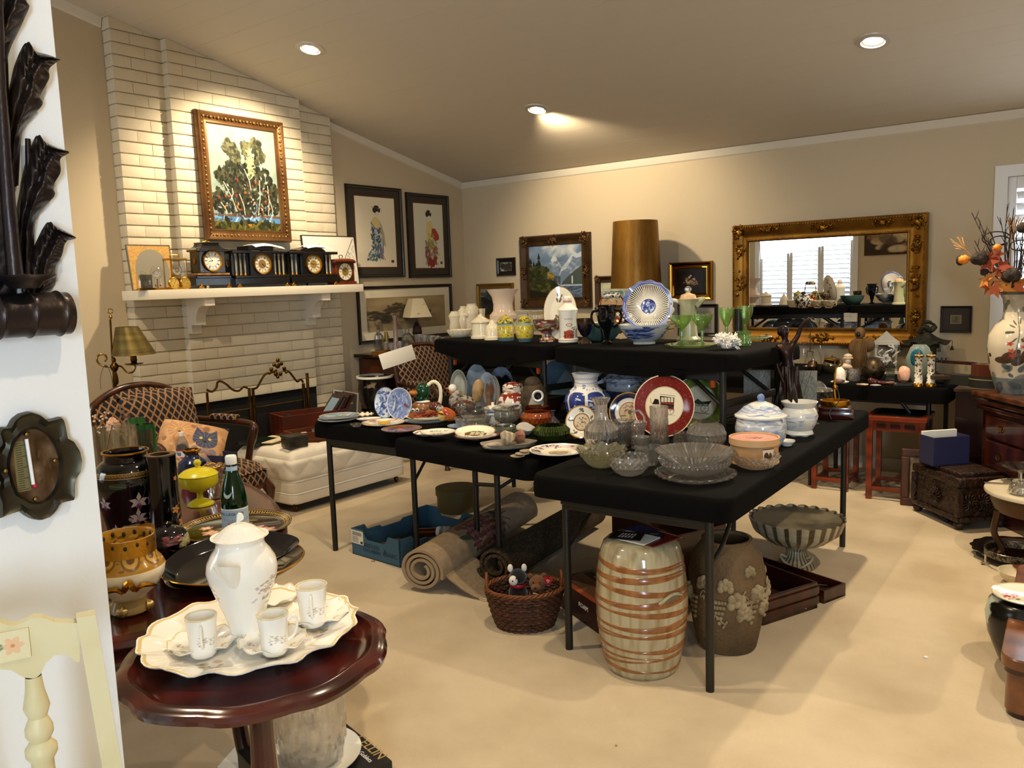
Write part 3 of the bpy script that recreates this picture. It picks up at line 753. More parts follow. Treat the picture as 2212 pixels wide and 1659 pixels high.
# ================================================================== dark oval table with the lacquer wares
ZK=.65
A,B,C_=atz(652,1190,ZK),atz(320,1375,ZK),atz(600,1110,ZK)
ctr=Vector((-2.76,1.44,0));ra,rb=1.0,.47
kt=thing('dark_oval_table','large dark mahogany oval table crowded with black lacquer vases behind the white wall','table',ctr,math.radians(148.7))
ov_=lambda a,r,z:(r,z)
G().lathe([(0,ZK-.002),(.93,ZK-.002),(.96,ZK+.004),(.99,ZK),(1.0,ZK-.012),(.985,ZK-.024),(.96,ZK-.03),(.97,ZK-.04),(.985,ZK-.055),(.97,ZK-.07),(.9,ZK-.075),(0,ZK-.075)],90,sx=ra,sy=rb).build('tabletop',m_mahog,kt)
def skirt(u,v):
 a=2*PI*u;w=.03*abs(math.sin(a*6))+.02*abs(math.sin(a*3))
 return(math.cos(a)*ra*(.86-.05*v),math.sin(a)*rb*(.86-.05*v),ZK-.07-v*(.13+w*1.4))
G().grid(skirt,120,4,cu=True).build('skirt',m_mahogd,kt)
for k in range(4):
 a=math.radians(45+90*k);x,y=math.cos(a)*ra*.8,math.sin(a)*rb*.8
 G().tube(spline([(x*.95,y*.95,ZK-.08),(x*1.02,y*1.02,.42),(x*.93,y*.93,.2),(x*.96,y*.96,.06),(x*1.05,y*1.05,.0)],6),[.045]*6+[.035]*6+[.024]*6+[.024]*6+[.034],12).build('leg',m_mahogd,kt)
def simple_box(name,label,cat,c,d,rz,m,b=.002,group=None):
 o=G().box((0,0,d[2]/2),d,b=b).build(name,m,None,c,rz,smooth=0);return tag(o,label,cat,group)
simple_box('card_leaflet','white leaflet lying in the dark under the mahogany table','paper',(-2.18,1.43,.002),(.2,.14,.004),.5,m_paper)
def greek(cv,y0,y1,n,c1='b0893f',c0='14100c'):
 cv.rect(0,y0,1,y1,c0);h=y1-y0
 cv.rect(0,y0,1,y0+h*.12,c1);cv.rect(0,y1-h*.12,1,y1,c1)
 for i in range(n):
  a=i/n;w=1/n
  cv.rect(a,y0+h*.25,a+w*.12,y1-h*.25,c1);cv.rect(a,y1-h*.35,a+w*.8,y1-h*.25,c1)
  cv.rect(a+w*.68,y0+h*.4,a+w*.8,y1-h*.25,c1);cv.rect(a+w*.35,y0+h*.4,a+w*.8,y0+h*.5,c1)
 return cv
def orchid(cv,x,y,r,asp):
 for an in(90,18,162,215,325):
  a=math.radians(an);L=r*(1.05 if an==90 else.95)
  tx_,ty_=x+math.cos(a)*L,y+math.sin(a)*L*asp;nx,ny=-math.sin(a)*r*.24,math.cos(a)*r*.24*asp
  mx,my=x+math.cos(a)*L*.45,y+math.sin(a)*L*.45*asp
  cv.poly([(x,y),(mx+nx,my+ny),(tx_,ty_),(mx-nx,my-ny)],'d6cadb');cv.line([(x,y),(tx_,ty_)],r*.04,'a78fb0',.6)
 cv.ell(x,y-r*.5*asp,r*.26,r*.34*asp,'8f5a86');cv.ell(x,y-r*.62*asp,r*.2,r*.2*asp,'6d2f62');cv.ell(x,y-r*.1*asp,r*.12,r*.16*asp,'b79ab8')
cv=Cv(1024,512,'0a0a10',3)
greek(cv,.74,.80,60)
for lx,ly,an in((.27,.64,2.3),(.45,.66,-.2),(.60,.67,-.7),(.75,.6,.4),(.2,.5,1.2),(.9,.6,-1)):
 cv.ell(lx,ly,.045,.035,'2c3b2c',1,an);cv.line([(lx-.04*math.cos(an),ly-.08*math.sin(an)),(lx+.04*math.cos(an),ly+.08*math.sin(an))],.003,'5d6d4d')
cv.line([(.56,.72),(.58,.6),(.56,.45),(.53,.2)],.005,'3a4a38')
for ox,oy,r in((.545,.46,.055),(.54,.27,.055),(.66,.36,.045),(.36,.45,.045),(.65,.18,.03),(.40,.14,.035),(.22,.4,.05),(.85,.3,.05),(.05,.4,.05)):orchid(cv,ox,oy,r,2.0)
cv.spots(10,(.4,.05,.7,.3),.014,.03,['b9c0ae','c9cdbf'],.8)
m_orch=pmat('orchid_vase_print',cv,.07,coat=.5)
v=vessel('orchid_vase','big black lacquer ginger vase painted with white and purple orchids','vase',288,1166,ZK,[(44,0),(47,6),(50,22),(60,70),(66,105),(67,125),(62,146),(50,158),(44,161),(43,172),(45,178)],m_orch,seg=56,th=.006)
part_lathe(v,'gold_rim',[(44,175),(47,177),(47,180),(44,180)],m_gold)
cv=Cv(512,512,'08080c',4)
for ox,oy,r in((.62,.35,.05),(.7,.18,.06),(.65,.72,.03)):cv.flower(ox,oy,r,'c98a4a','a05a2a',5)
for q in((.66,.28),(.6,.1),(.7,.42)):cv.ell(q[0],q[1],.05,.012,'6b6a3a',1,.6)
m_cylv=pmat('cylinder_vase_print',cv,.07,coat=.5)
v=vessel('cylinder_vase','plain black lacquer cylinder vase beside the orchid vase','vase',362,1168,ZK,[(33,0),(33,4),(32,80),(31,172),(31,176)],m_cylv,th=.014,seg=48)
part_lathe(v,'inner_lip',[(31.4,174),(31.4,177),(20,177),(20,150)],mat('brown_lip','4a3527',.25))
m_yel=mat('yellow_satin_glass','c9bb1e',.28,trans=.0,coat=.2,sheen=0)
v=vessel('candy_dish','yellow satin-glass covered candy dish on a pedestal foot','candy dish',434,1096,ZK,[(28,0),(27,4),(18,9),(7,14),(6,22),(8,27),(20,31),(22,34),(36,40),(40,48),(40,62)],m_yel,th=.003)
part_lathe(v,'lid',[(40,62),(41,65),(38,68),(30,74),(18,78),(7,80),(5,83),(8,88),(8,92),(5,96),(0,97)],m_yel)
v=vessel('cobalt_vase','round blue mottled vase with gilded neck behind the yellow dish','vase',420,1052,ZK,[(22,0),(28,14),(31,32),(28,50),(16,60),(13,66),(14,72)],mat('blue_mottle','10193a',.12,noise=(30,'2b3f66',.4,.75),coat=.4))
part_lathe(v,'gold_neck',[(12,66),(14,69),(18,75),(14,77)],m_gold,flute=fl(6,.12))
v=cut_bowl('glass_ewer','small ribbed peach glass vase with wavy gold rim beside the green bottle','vase',468,1078,ZK,[(16,0),(15,6),(17,20),(18,40),(16,54),(23,66)],18,.03,3,mat('peach_glass','f3d9c2',.03,trans=.9,ior=1.45),th=.002,scallop=.006)
P0=v['s'];G().tube([(math.cos(a)*23*P0,math.sin(a)*23*P0,67*v['v']+.006*abs(math.sin(4.5*a)))for a in np.linspace(0,2*PI,60)[:-1]],.0022,6,closed=True).build('gold_rim',m_gold,v)
m_green=mat('green_bottle_glass','1c6a3a',.02,trans=.92,ior=1.5)
v=vessel('water_bottle','green glass mineral water bottle with white cap and pale blue label','bottle',512,1166,ZK,[(25,0),(27,3),(27.5,70),(27,84),(22,112),(14,136),(11,148),(10.5,160)],m_green,th=.0025,seg=40)
cv=Cv(400,200,'a9bcc9',5);cv.rect(0,0,1,.05,'50605e');cv.rect(0,.95,1,1,'e9e6d8');cv.rect(0,.66,1,.72,'9db0bf')
cv.spots(60,(.3,.5,.75,.62),.012,.008,['7d90a4'],.6);cv.ell(.42,.42,.02,.03,'c03030');cv.cloud(14,.06)
lab=part_lathe(v,'label',[(27.9,12),(27.9,66)],pmat('bottle_label',cv,.5),seg=48)
part_lathe(v,'neck_label',[(12.4,141),(11.6,152)],mat('label_blue','a9bcc9',.5))
part_lathe(v,'cap',[(11.5,156),(12,158),(12,171),(10.5,174),(0,175)],mat('cap_white','eeeade',.4),hol=False)
s_,v_=v['s'],v['v'];m_ink=mat('label_ink','20242c',.5)
def wrap_text(o,st,rad,zc,size,a0,step,m,sy=1):
 for i,c in enumerate(st):
  a=a0+step*i
  text(c,size,m,o,(math.sin(a)*rad,-math.cos(a)*rad,zc),(PI/2,0,a),'letter')
wrap_text(v,'S.PELLEGRINO',28.1*s_,55*v_,8.2*s_,-1.55,.19,m_ink)
wrap_text(v,'PELLEGRINO',28.1*s_,28*v_,8*s_,-.75,.17,mat('label_teal','4a8fa0',.5))
ms=part_lathe(v,'shoulder_label',[(0,0),(11,0),(11.5,.8),(0,1)],mat('label_grey','8fa0a0',.5),seg=24)
ms.location=(-11*s_,-19*s_,100*v_);ms.rotation_euler=(math.radians(68),0,math.radians(-30));ms.scale=(.8,1.15,1)
cv=Cv(512,512,'14120f',9)
d=np.hypot(cv.X-.5,cv.Y-.5)*2;an=np.arctan2(cv.Y-.5,cv.X-.5)
band=(d>.86)&(d<.985);key=((np.floor(an/(2*PI)*220)%2==0)&(d>.89)&(d<.955))|((np.floor(an/(2*PI)*110)%2==0)&(d>.9)&(d<.915))|(d<.872)|(d>.972)
cv.put((band&key).astype(np.float32),'b08d46')
for x,y,r in((.30,.45,.09),(.42,.33,.08),(.66,.42,.11),(.76,.34,.09),(.58,.62,.07),(.5,.2,.07),(.25,.62,.06)):
 cv.flower(x,y,r,'d99a92','e8c9b8',6,rot=x*9);cv.flower(x,y,r*.6,'efc4b4','c98a50',6,rot=x*5)
for x,y,a in((.5,.7,.4),(.62,.72,-.3),(.4,.55,1)):cv.ell(x,y,.09,.03,'5f6d42',1,a)
m_lily=pmat('lily_tray_print',cv,.1,coat=.4)
Pp=atz(508,1136,ZK+.012);s=mpp(Pp);r=119*s
tag(G().lathe([(0,.002),(r*.8,.002),(r*.86,.006),(r,.016),(r*.99,.011),(r*.84,0),(0,-.001)],64,planar=r).build('lily_tray',m_lily,None,(Pp.x,Pp.y,ZK+.001),facing(Pp)),'round black tray painted with pink lilies and a gold key border','tray')
Pp=atz(505,1222,ZK+.02);s=mpp(Pp);r=148*s
o=tag(G().lathe([(0,.003),(r*.7,.003),(r*.9,.02),(r,.034),(r*.99,.028),(r*.88,.012),(r*.68,-.002),(0,-.002)],64).build('lacquer_tray',m_blk,None,(Pp.x,Pp.y,ZK+.003),facing(Pp)),'large round black lacquer tray with a thin gold rim','tray')
G().tube([(math.cos(a)*r,math.sin(a)*r,.034)for a in np.linspace(0,2*PI,80)[:-1]],.0028,6,closed=True).build('gold_rim',m_gold,o)
f=[(-.19,-.10),(.17,-.15),(.16,.12),(.02,.17)]
def rsq(u,v):
 a=2*PI*u;k=(abs(math.cos(a))**2.6+abs(math.sin(a))**2.6)**(-1/2.6)
 prof=[(0,0),(.78,0),(.84,.003),(1,.03),(1.03,.032),(1.0,.026)]
 t=v*5;i=min(int(t),4);q=t-i;rr=prof[i][0]*(1-q)+prof[i+1][0]*q;zz=prof[i][1]*(1-q)+prof[i+1][1]*q
 x=math.cos(a)*k*rr;y=math.sin(a)*k*rr;x*=1-.25*y
 return(x*.185,y*.135,zz)
Pq=atz(490,1205,ZK+.05)
o=tag(G().grid(rsq,72,5,cu=True).build('square_tray',m_blk,None,(Pq.x,Pq.y,ZK+.032),rot=(math.radians(7),math.radians(-5),facing(Pq)+.45)),'squarish black lacquer serving tray resting askew inside the round one','tray')
cv=Cv(256,256,'09090c',5);cv.spots(50,(.45,.5,.62,.7),.02,.03,['8d4450','a86a70','5d3038'],.7,.5);cv.spots(60,(.6,.42,.78,.66),.025,.03,['c9bf8f','a8a070','8f7a4a'],.7,.5)
vessel('lacquer_box','round black lacquer covered jar painted with a pink and cream bouquet','jar',370,1220,ZK,[(30,0),(38,16),(42,36),(40,54),(30,68),(14,75),(6,76),(7,82),(0,86)],pmat('lacquer_box_print',cv,.06,coat=.5),hol=False)
cv=Cv(512,256,'efe4cc',6)
cv.rect(0,.60,1,1,'b4862f');cv.cloud(20,.1)
for i in range(8):
 x=i/8+.02;cv.ell(x,.77,.05,.13,'7a5718');cv.ell(x,.77,.04,.1,'c69a40');cv.ell(x,.77,.022,.055,'6d4a14')
cv.spots(90,(0,.62,1,.98),.01,.012,['8a6420','d8b258','6d4a14'],.7)
cv.rect(0,0,1,.2,'a98f58');cv.rect(0,.2,1,.22,'d8c48a')
for i in range(12):cv.ell(i/12,.45,.006,.02,'9a8f7a')
m_gb=pmat('gilded_bowl_print',cv,.22,metal=.0,coat=.4)
def pier(a,r,z):return r,z
v=vessel('gilded_bowl','cream and gold porcelain centrepiece bowl with a pierced gilded collar','bowl',284,1332,ZK,[(34,0),(40,5),(40,14),(34,28),(36,36),(58,54),(74,78),(77,96),(72,108),(63,118),(60,130),(60,158),(62,164)],m_gb,seg=64,th=.004)
sv=(v['s'],v['v'])
def collar(u,w):
 a=2*PI*u;zz=128+36*w+(10*max(0,math.sin(2*a+.8))*w)
 return(math.cos(a)*61.5*sv[0],math.sin(a)*61.5*sv[0],zz*sv[1])
G().grid(collar,90,5,cu=True).build('gilded_collar',mat('collar_gold','b8862c',.3,metal=.9,bump=(70,.5,.006)),v)
for a in range(16):
 t=2*PI*a/16
 G().ball((math.cos(t)*58.6*sv[0],math.sin(t)*58.6*sv[0],(150+4*(a%2))*sv[1]),(.006,.006,.008),8,6).build('pierced_opening',mat('collar_dark','2b1d08',.6),v)
for sg in(-1,1):
 pts=[(sg*(60+10*math.sin(t*3)),60+20*t+10*math.sin(t*5),-20*(1-t))for t in np.linspace(0,1,5)]
 part_tube(v,'gilded_scroll',[(sg*14,62,-68),(sg*24,74,-74),(sg*40,70,-64),(sg*54,62,-50)],[4,9,7,3],m_gold,flat=.6)
part_tube(v,'gilded_scroll',[(-10,66,-70),(0,84,-80),(10,66,-70)],[5,10,5],m_gold)
for k in range(4):
 a=math.radians(45+90*k+20);G().ball((math.cos(a)*36*sv[0],math.sin(a)*36*sv[0],12*sv[1]),(.016,.016,.014),12,8,f=lambda q:1+.12*math.cos(8*math.atan2(q.y,q.x))).build('shell_foot',mat('pale_gold','b49a5c',.35,metal=.7),v)
def tumbler(name,label,px,py,z,rb_,rt,h,m=None,n=0,group=None,th=.003,cat='vase'):
 o=vessel(name,label,cat,px,py,z,[(rb_,0),(rb_+.3,2),(rb_+(rt-rb_)*.4,h*.5),(rt,h)],m or m_flint,group,th=th,seg=40,flute=fl(n,.03)if n else None);return o
tumbler('glass_vase','tall clear glass vase beside the white wall, filled with pale twigs',222,1072,ZK,16,17,145,n=10)
tumbler('glass_vase','clear ribbed glass vase behind the rim of the orchid vase',246,1046,ZK,14,17,110,n=12)
tumbler('glass_vase','clear flared glass vase in front of the green cylinders',270,1030,ZK,14,19,112)
m_gv=mat('green_rim_glass','3f9d5a',.03,trans=.75,ior=1.45);m_smoke=mat('smoke_glass','9aa694',.02,trans=.95,ior=1.45)
for px,py,r,h,lb in((303,1005,17,98,'tall glass cylinder vase with green rim, the farther of two'),(322,1032,18,112,'tall smoky glass cylinder vase with green edge, the nearer of two')):
 v=tumbler('green_vase',lb,px,py,ZK,r,r,h,m_smoke if r==18 else m_flint)
 part_lathe(v,'green_rim',[(r+.2,h-10),(r+.6,h),(r-.5,h)],m_gv)
 if r==18:part_tube(v,'green_stripe',[(r+.5,h-5),(r+.5,h*.5),(r+.5,3)],2.4,mat('green_enamel','1f7a3a',.2))
P=stand(228,1072,ZK,16);s=mpp(P)
bb=thing('bead_spray','spray of pearly beads on wire standing in the tall clear vase','ornament',P,facing(P))
rb3=random.Random(5);g=G();gw=G()
for i in range(26):
 a=rb3 .random()*2*PI;rr=rb3 .random()*30*s;zz=(138+rb3 .random()*42)*s
 g.ball((math.cos(a)*rr,math.sin(a)*rr,zz),2.4*s,8,6);gw.tube([(0,0,60*s),(math.cos(a)*rr,math.sin(a)*rr,zz)],.0006,5)
stuff(g.build('beads',mat('pearl','d8b9a8',.2),bb));stuff(gw.build('wires',m_brass,bb))
P=stand(252,1000,ZK,8);s=mpp(P)
def shell(q):return 1+.18*math.sin(9*math.atan2(q.y,q.x)+4*q.z)+.1*math.sin(q.z*14)
tag(G().ball((0,0,78*s),(14*s,12*s,17*s),24,16,f=shell).build('conch_shell',mat('shell_pink','d8a48c',.3,noise=(20,'f0d8c0',.4,.7)),None,P,.3),'pink ribbed seashell inside the clear vases beside the white wall','shell')
v=vessel('glass_bowl','thin clear glass bowl holding a white candle behind the orchid vase','bowl',300,1050,ZK,[(12,0),(16,6),(26,40),(27,56)],m_flint,th=.002)
vessel('tea_light','short white candle inside the thin glass bowl','candle',317,1040,ZK+.05,[(8,0),(8,22)],mat('wax','ece3d0',.5),hol=False)
# ================================================================== lattice armchairs
m_cane=mat('trim_nail_gimp','6d4326',.6)
def armchair(name,label,loc,rz,backh=.98,cushion=True,w=.62,d=.58):
 c=thing(name,label,'armchair',loc,rz,'lattice armchairs')
 G().box((0,0,.335),(w-.02,d-.02,.10),b=.03).build('seat_frame',m_lattice,c)
 G().grid(lambda u,v:((u-.5)*(w-.04),(v-.5)*(d-.04)-.015,.385+.085*(1-abs(2*u-1)**5)**.5*(1-abs(2*v-1)**5)**.5),18,18).build('seat_cushion',m_lattice,c)
 bt=lambda u:backh-.11*abs(2*u-1)**2.2-(.04 if abs(2*u-1)>.9 else 0)
 yb=lambda z:d/2-.06+(z-.4)*.2
 def back(u,v):
  z=.40+(bt(u)-.40)*v;x=(u-.5)*(w-.02)
  return(x,yb(z)-.05*math.sin(PI*u)**.5*math.sin(PI*min(1,v*.97+.02))**.5,z)
 g=G().grid(back,20,16);g.grid(lambda u,v:(lambda p:(p[0],yb(p[2])+.03,p[2]))(back(u,v)),20,16);g.build('backrest',m_lattice,c,smooth=60)
 fp=[((u-.5)*w,yb(bt(u))+.008,bt(u)+.012)for u in np.linspace(0,1,21)]
 G().tube([(-w/2,yb(.4),.38)]+fp+[(w/2,yb(.4),.38)],.022,10).build('back_frame',m_walnut,c)
 if cushion:
  def cu(u,v):
   q=.07*(1-abs(2*u-1)**4)**.5*(1-abs(2*v-1)**4)**.5;z=.47+.42*v;k=1-.06*math.sin(PI*v)
   return((u-.5)*.56*k,z,q)
  g=G();T=Matrix.Rotation(math.radians(-14),3,'X')
  for sg in(-1,1):g.grid(lambda u,v:(lambda p:(p[0],yb(p[1])-.15+sg*p[2]-.02,p[1]+.02*math.cos(6*p[0])))(cu(u,v)),16,16)
  g.build('back_cushion',m_lattice,c,smooth=60)
 for sx_ in(-1,1):
  X=sx_*(w/2-.0)
  G().tube(spline([(X,yb(.66),.67),(X*1.04,.05,.665),(X*1.05,-.16,.655),(X*1.02,-.22,.63),(X*1.0,-.19,.53),(X*.98,-.16,.40)],6),[.02]*6+[.022]*12+[.027]*6+[.022]*7,10).build('arm',m_walnut,c)
  G().box((X*1.03,.03,.69),(.06,.22,.035),b=.015).build('arm_pad',m_lattice,c)
  G().tube(spline([(X*.93,-d/2+.04,.30),(X*.98,-d/2+.01,.23),(X*.93,-d/2+.04,.1),(X*.96,-d/2+.02,.0)],5),[.036]*5+[.028]*5+[.018]*5+[.026],10).build('leg',m_walnut,c)
  G().tube([(X*.92,d/2-.05,.32),(X*.93,d/2-.02,.15),(X*.95,d/2+.05,0)],[.03,.022,.018],10).build('leg',m_walnut,c)
 G().tube(spline([(-w/2+.05,-d/2+.015,.29),(-.12,-d/2+.01,.265),(0,-d/2+.005,.285),(.12,-d/2+.01,.265),(w/2-.05,-d/2+.015,.29)],5),.016,8).build('apron',m_walnut,c)
 return c
armchair('armchair','walnut lattice-fabric armchair with a loose back cushion, by the brass floor lamp',(-4.54,2.645,0),PI/2+.2,.915,True,.70,.68)
armchair('armchair','walnut lattice-fabric armchair with a white card on its back, before the corner cabinet',(-4.62,5.12,0),PI/2-.1,.965,cushion=False)
Pc=atx(859,771,-4.80)
o=G().box((0,0,0),(.005,.36,.125),b=.001).build('white_card',m_paper,None,(Pc.x,Pc.y,Pc.z),rot=(math.radians(9),math.radians(-12),-.1));tag(o,'blank white card hung askew over the lattice chair back','card')
cv=Cv(256,256,'c89a6e',12);cv.cloud(9,.2)
def catf(x,y,r,c1,c2):
 cv.ell(x,y,r,r*.9,c1);cv.poly([(x-r,y+r*.2),(x-r*.8,y+r*1.4),(x-r*.2,y+r*.7)],c1);cv.poly([(x+r,y+r*.2),(x+r*.8,y+r*1.4),(x+r*.2,y+r*.7)],c1)
 for k in range(14):a=k*.45;cv.line([(x+math.cos(a)*r*.4,y+math.sin(a)*r*.4),(x+math.cos(a)*r*1.1,y+math.sin(a)*r)],.012,c2,.6)
 cv.ell(x-r*.35,y+r*.15,r*.14,r*.14,'d0c050');cv.ell(x+r*.35,y+r*.15,r*.14,r*.14,'d0c050');cv.ell(x,y-r*.2,r*.12,r*.09,'3a1c1c')
cv.spots(40,(0,0,1,1),.06,.04,['e8c09a','a06a48','6d4438','d8b090'],.5,.4)
catf(.68,.55,.19,'4a4c66','8d90a0');catf(.42,.25,.16,'d8b088','f0dcc0');catf(.28,.68,.17,'c8946a','efc9a0');cv.spots(30,(.5,.05,1,.35),.05,.05,['7d7888','5d5868','a8a0a0'],.6,.4)
cv.rect(0,.93,1,1,'2c2430')
def pillow(u,v,sg=1):
 q=(1-abs(2*u-1)**3)**.5*(1-abs(2*v-1)**3)**.5;k=.94+.06*(abs(2*u-1)*abs(2*v-1))**2
 return((u-.5)*.40*k,sg*.06*q,(v-.5)*.40*k)
g=G().grid(lambda u,v:pillow(u,v,-1),18,18);g.grid(lambda u,v:pillow(u,v,1),18,18)
Pq=atz(425,990,.47)
o=g.build('cat_pillow',pmat('cat_pillow_print',cv,.9),None,(-4.46,2.64,.575),rot=(math.radians(-52),math.radians(16),math.radians(58)),smooth=60);tag(o,'tapestry pillow woven with cats lying on the near lattice armchair','pillow')
nb=thing('navy_tray_box','open navy blue box on the near armchair seat','box',(-4.33,2.72,.474),.3)
for c_,d_ in(((0,0,.004),(.2,.13,.006)),((-.098,0,.03),(.004,.13,.06)),((.098,0,.03),(.004,.13,.06)),((0,-.063,.03),(.2,.004,.06)),((0,.063,.03),(.2,.004,.06))):G().box(c_,d_).build('panel',m_navy,nb,smooth=0)
m_pet=mat('clear_plastic','e8eaf2',.05,trans=.9,ior=1.3)
v=vessel('plastic_bottle','small clear plastic water bottle with a red and blue label on the armchair','bottle',398,1014,.47,[(12,0),(13.5,4),(13.5,40),(13,52),(8,64),(5.5,68),(5.5,72)],m_pet,th=.001)
cv=Cv(128,64,'dfe3ee');cv.rect(0,.86,1,1,'b03050');cv.rect(0,0,1,.14,'b03050');cv.rect(.55,.2,.8,.8,'3a6fb0');cv.rect(.2,.3,.45,.7,'4a7fb8')
part_lathe(v,'label',[(13.8,24),(13.8,42)],pmat('plastic_bottle_label',cv,.4));part_lathe(v,'cap',[(6,70),(6,78),(0,79)],m_paper)
# ================================================================== brass floor lamp
Pl=atx(246,765,-5.05);f=fr(Vector((Pl.x,Pl.y,0)))
la=thing('floor_lamp','antique brass floor lamp with a tapered metal shade and ring finial beside the armchair','lamp',(Pl.x,Pl.y,0),facing(Pl))
def fx(px,py,y=0):a=f(px,py);return(a[0],y,a[1])
G().tube([fx(238,690),fx(242,765),fx(245,790),fx(249,840),(fx(249,840)[0],0,.02)],[.006,.006,.008,.012,.012],10).build('pole',m_brassd,la)
G().lathe([(0,0),(.13,0),(.13,.012),(.09,.02),(.03,.035),(.012,.05)],32,(fx(249,840)[0],0,0)).build('base',m_brassd,la)
c=fx(238,672);G().tube([(c[0]+.014*math.cos(a),0,c[2]+.014*math.sin(a))for a in np.linspace(0,2*PI,20)[:-1]],.0035,6,closed=True).build('ring_finial',m_brass,la)
c=fx(239,685);G().lathe([(.004,-.012),(.012,0),(.006,.012),(.003,.02)],14,c).build('finial_knop',m_brass,la)
c0,c1=fx(247,780),fx(248,800)
G().lathe([(.008,.06),(.014,.045),(.01,.03),(.024,.012),(.026,0),(.018,-.02),(.01,-.03),(.016,-.06),(.018,-.09),(.012,-.11)],20,fx(247,793)).build('knop',m_brassd,la)
G().tube(spline([fx(250,790),fx(262,792),fx(274,804),fx(286,804),fx(292,794),fx(290,786)],6),.006,8).build('arm',m_brass,la)
G().tube(spline([fx(244,792),fx(228,792),fx(214,786),fx(209,775),fx(215,766),fx(226,766),fx(230,774),fx(226,781)],6),.006,8).build('scroll_arm',m_brass,la)
G().lathe([(0,0),(.012,0),(.05,.006),(.056,.012),(.02,.012),(.016,.02),(.02,.03),(.018,.055),(.022,.06),(.022,.075),(0,.075)],24,fx(290,789)).build('candle_socket',m_brassd,la)
b0,b1=fx(290,766),fx(280,706);k=mpp(Pl)
G().lathe([(.0463*1,0)]and[(45*k,0),(23*k,61*k),(22.4*k,61*k),(44.4*k,0)],44,(fx(290,766)[0]-.0,0,b0[2]),off=lambda z:(-10*k*(z-b0[2])/(61*k)if False else-10*k*z/(61*k),0)).build('lamp_shade',mat('shade_brass','7a6a3a',.42,metal=.75,noise=(3,'5d4e28',.35,.7),stretch=(1,1,14)),la)
m_rib=mat('blue_ribbon','4a5f80',.6)
G().tube(spline([fx(218,840,-.02),fx(217,815,-.02),fx(224,792,-.012),fx(232,790,-.012),fx(240,812,-.02),fx(244,838,-.02)],6),.007,6,flat=.25).build('blue_ribbon',m_rib,la)
# ================================================================== brass fire screen
XF=-5.10
sc_=thing('fire_screen','folding brass fire screen with scrolled crest and black mesh before the firebox','fire screen',atx(540,905,XF))
sc_.location.z=0;O=Vector((sc_.location.x,sc_.location.y,0))
def sp_(px,py,x=XF):return atx(px,py,x)-O
m_mesh=mat('screen_mesh','0a0a0b',.6,noise=(400,'1c1a16',.5,.6))
def post(px,py,x=XF,r=.009):
 p=sp_(px,py,x);q=Vector((p.x,p.y,.0));return G().tube([q,p],r,10).build('post',m_brassd,sc_)
post(447,848);post(538,838,r=.011);post(546,838,r=.011);post(655,828,r=.012);post(663,806,XF+.0,r=.012)
def rail(pts,r=.008):return G().tube(spline([sp_(*p)for p in pts],6),r,8).build('scroll_rail',m_brassd,sc_)
rail([(447,842),(458,846),(467,838),(470,826),(478,824),(490,831),(503,842),(516,844),(526,836),(534,838)])
rail([(548,840),(556,836),(566,818),(574,808),(586,805),(598,800)])
rail([(612,800),(624,803),(634,815),(642,824),(650,820),(655,826)])
g=G();rr=random.Random(2);c=sp_(600,796)
for dx,dy,r in((0,10,.022),(-14,2,.016),(14,4,.016),(-4,-8,.018),(6,-8,.016),(-8,12,.015),(8,14,.014),(0,22,.016),(-18,-6,.012),(18,-4,.012),(0,-14,.014)):
 p=sp_(600+dx,800-dy);g.ball(p,(.012,r,r),10,7)
g.build('crest',m_brassd,sc_,smooth=70)
for(a,b)in((447,538),(546,655)):
 p,q=sp_(a,868 if a<500 else 858),sp_(b,858 if a<500 else 845)
 t=.72
 G().box((p.x-.01,(p.y+q.y)/2,.33),(.004,q.y-p.y,.62)).build('mesh_panel',m_mesh,sc_,smooth=0)
 G().tube([Vector((p.x,p.y,.64)),Vector((q.x,q.y,.64))],.004,6).build('mesh_rail',m_brassd,sc_)
 # ================================================================== mantel: clocks and prints
def dial_cv(name,bg='f2eee2',ring=None,centre=None,hands=(10,9),arab=False,size=192):
 c=Cv(size,size,bg)
 c.ring(.0,1,bg)
 if ring:c.ring(.5,1.5,ring);c.ring(0,.5,centre or bg)
 elif centre:c.ring(0,.5,centre)
 c.ring(.96,1.5,'7a5a24');c.ring(.56,.58,'2a2622',.7);c.ring(.9,.915,'2a2622',.6)
 for h in range(12):
  a=math.radians(90-30*h)
  for o in((-.05,0,.05)if h%3==1 else(-.03,.03)if h%2 else(0,)):
   ca,sa=math.cos(a),math.sin(a);x,y=-sa*o*.5,ca*o*.5
   c.line([(.5+ca*.31+x,.5+sa*.31+y),(.5+ca*.43+x,.5+sa*.43+y)],.018,'1c1814')
 for L,hh,w in((.22,hands[0],.03),(.33,hands[1],.018)):
  a=math.radians(90-30*hh);c.line([(.5,.5),(.5+math.cos(a)*L,.5+math.sin(a)*L)],w,'100e0c')
 c.ell(.5,.5,.03,.03,'100e0c');return pmat(name,c,.25)
XK=XM-.10
m_slate=mat('black_slate','0f0e0f',.18,noise=(4,'1c1715',.5,.8),coat=.25)
m_marble_r=mat('rust_marble','8a5a30',.3,noise=(14,'c08a50',.35,.7))
m_column=mat('grey_onyx','a59f8c',.25,noise=(12,'6d685a',.4,.7))
def mant(px,x=XK):return atx(px,632,x).y
RZM=PI/2
def zat(px,py,x):return atx(px,py,x).z
def clock_part(o,c,d,m,name,b=.003):return G().box(c,d,b=b).build(name,m,o,smooth=0)
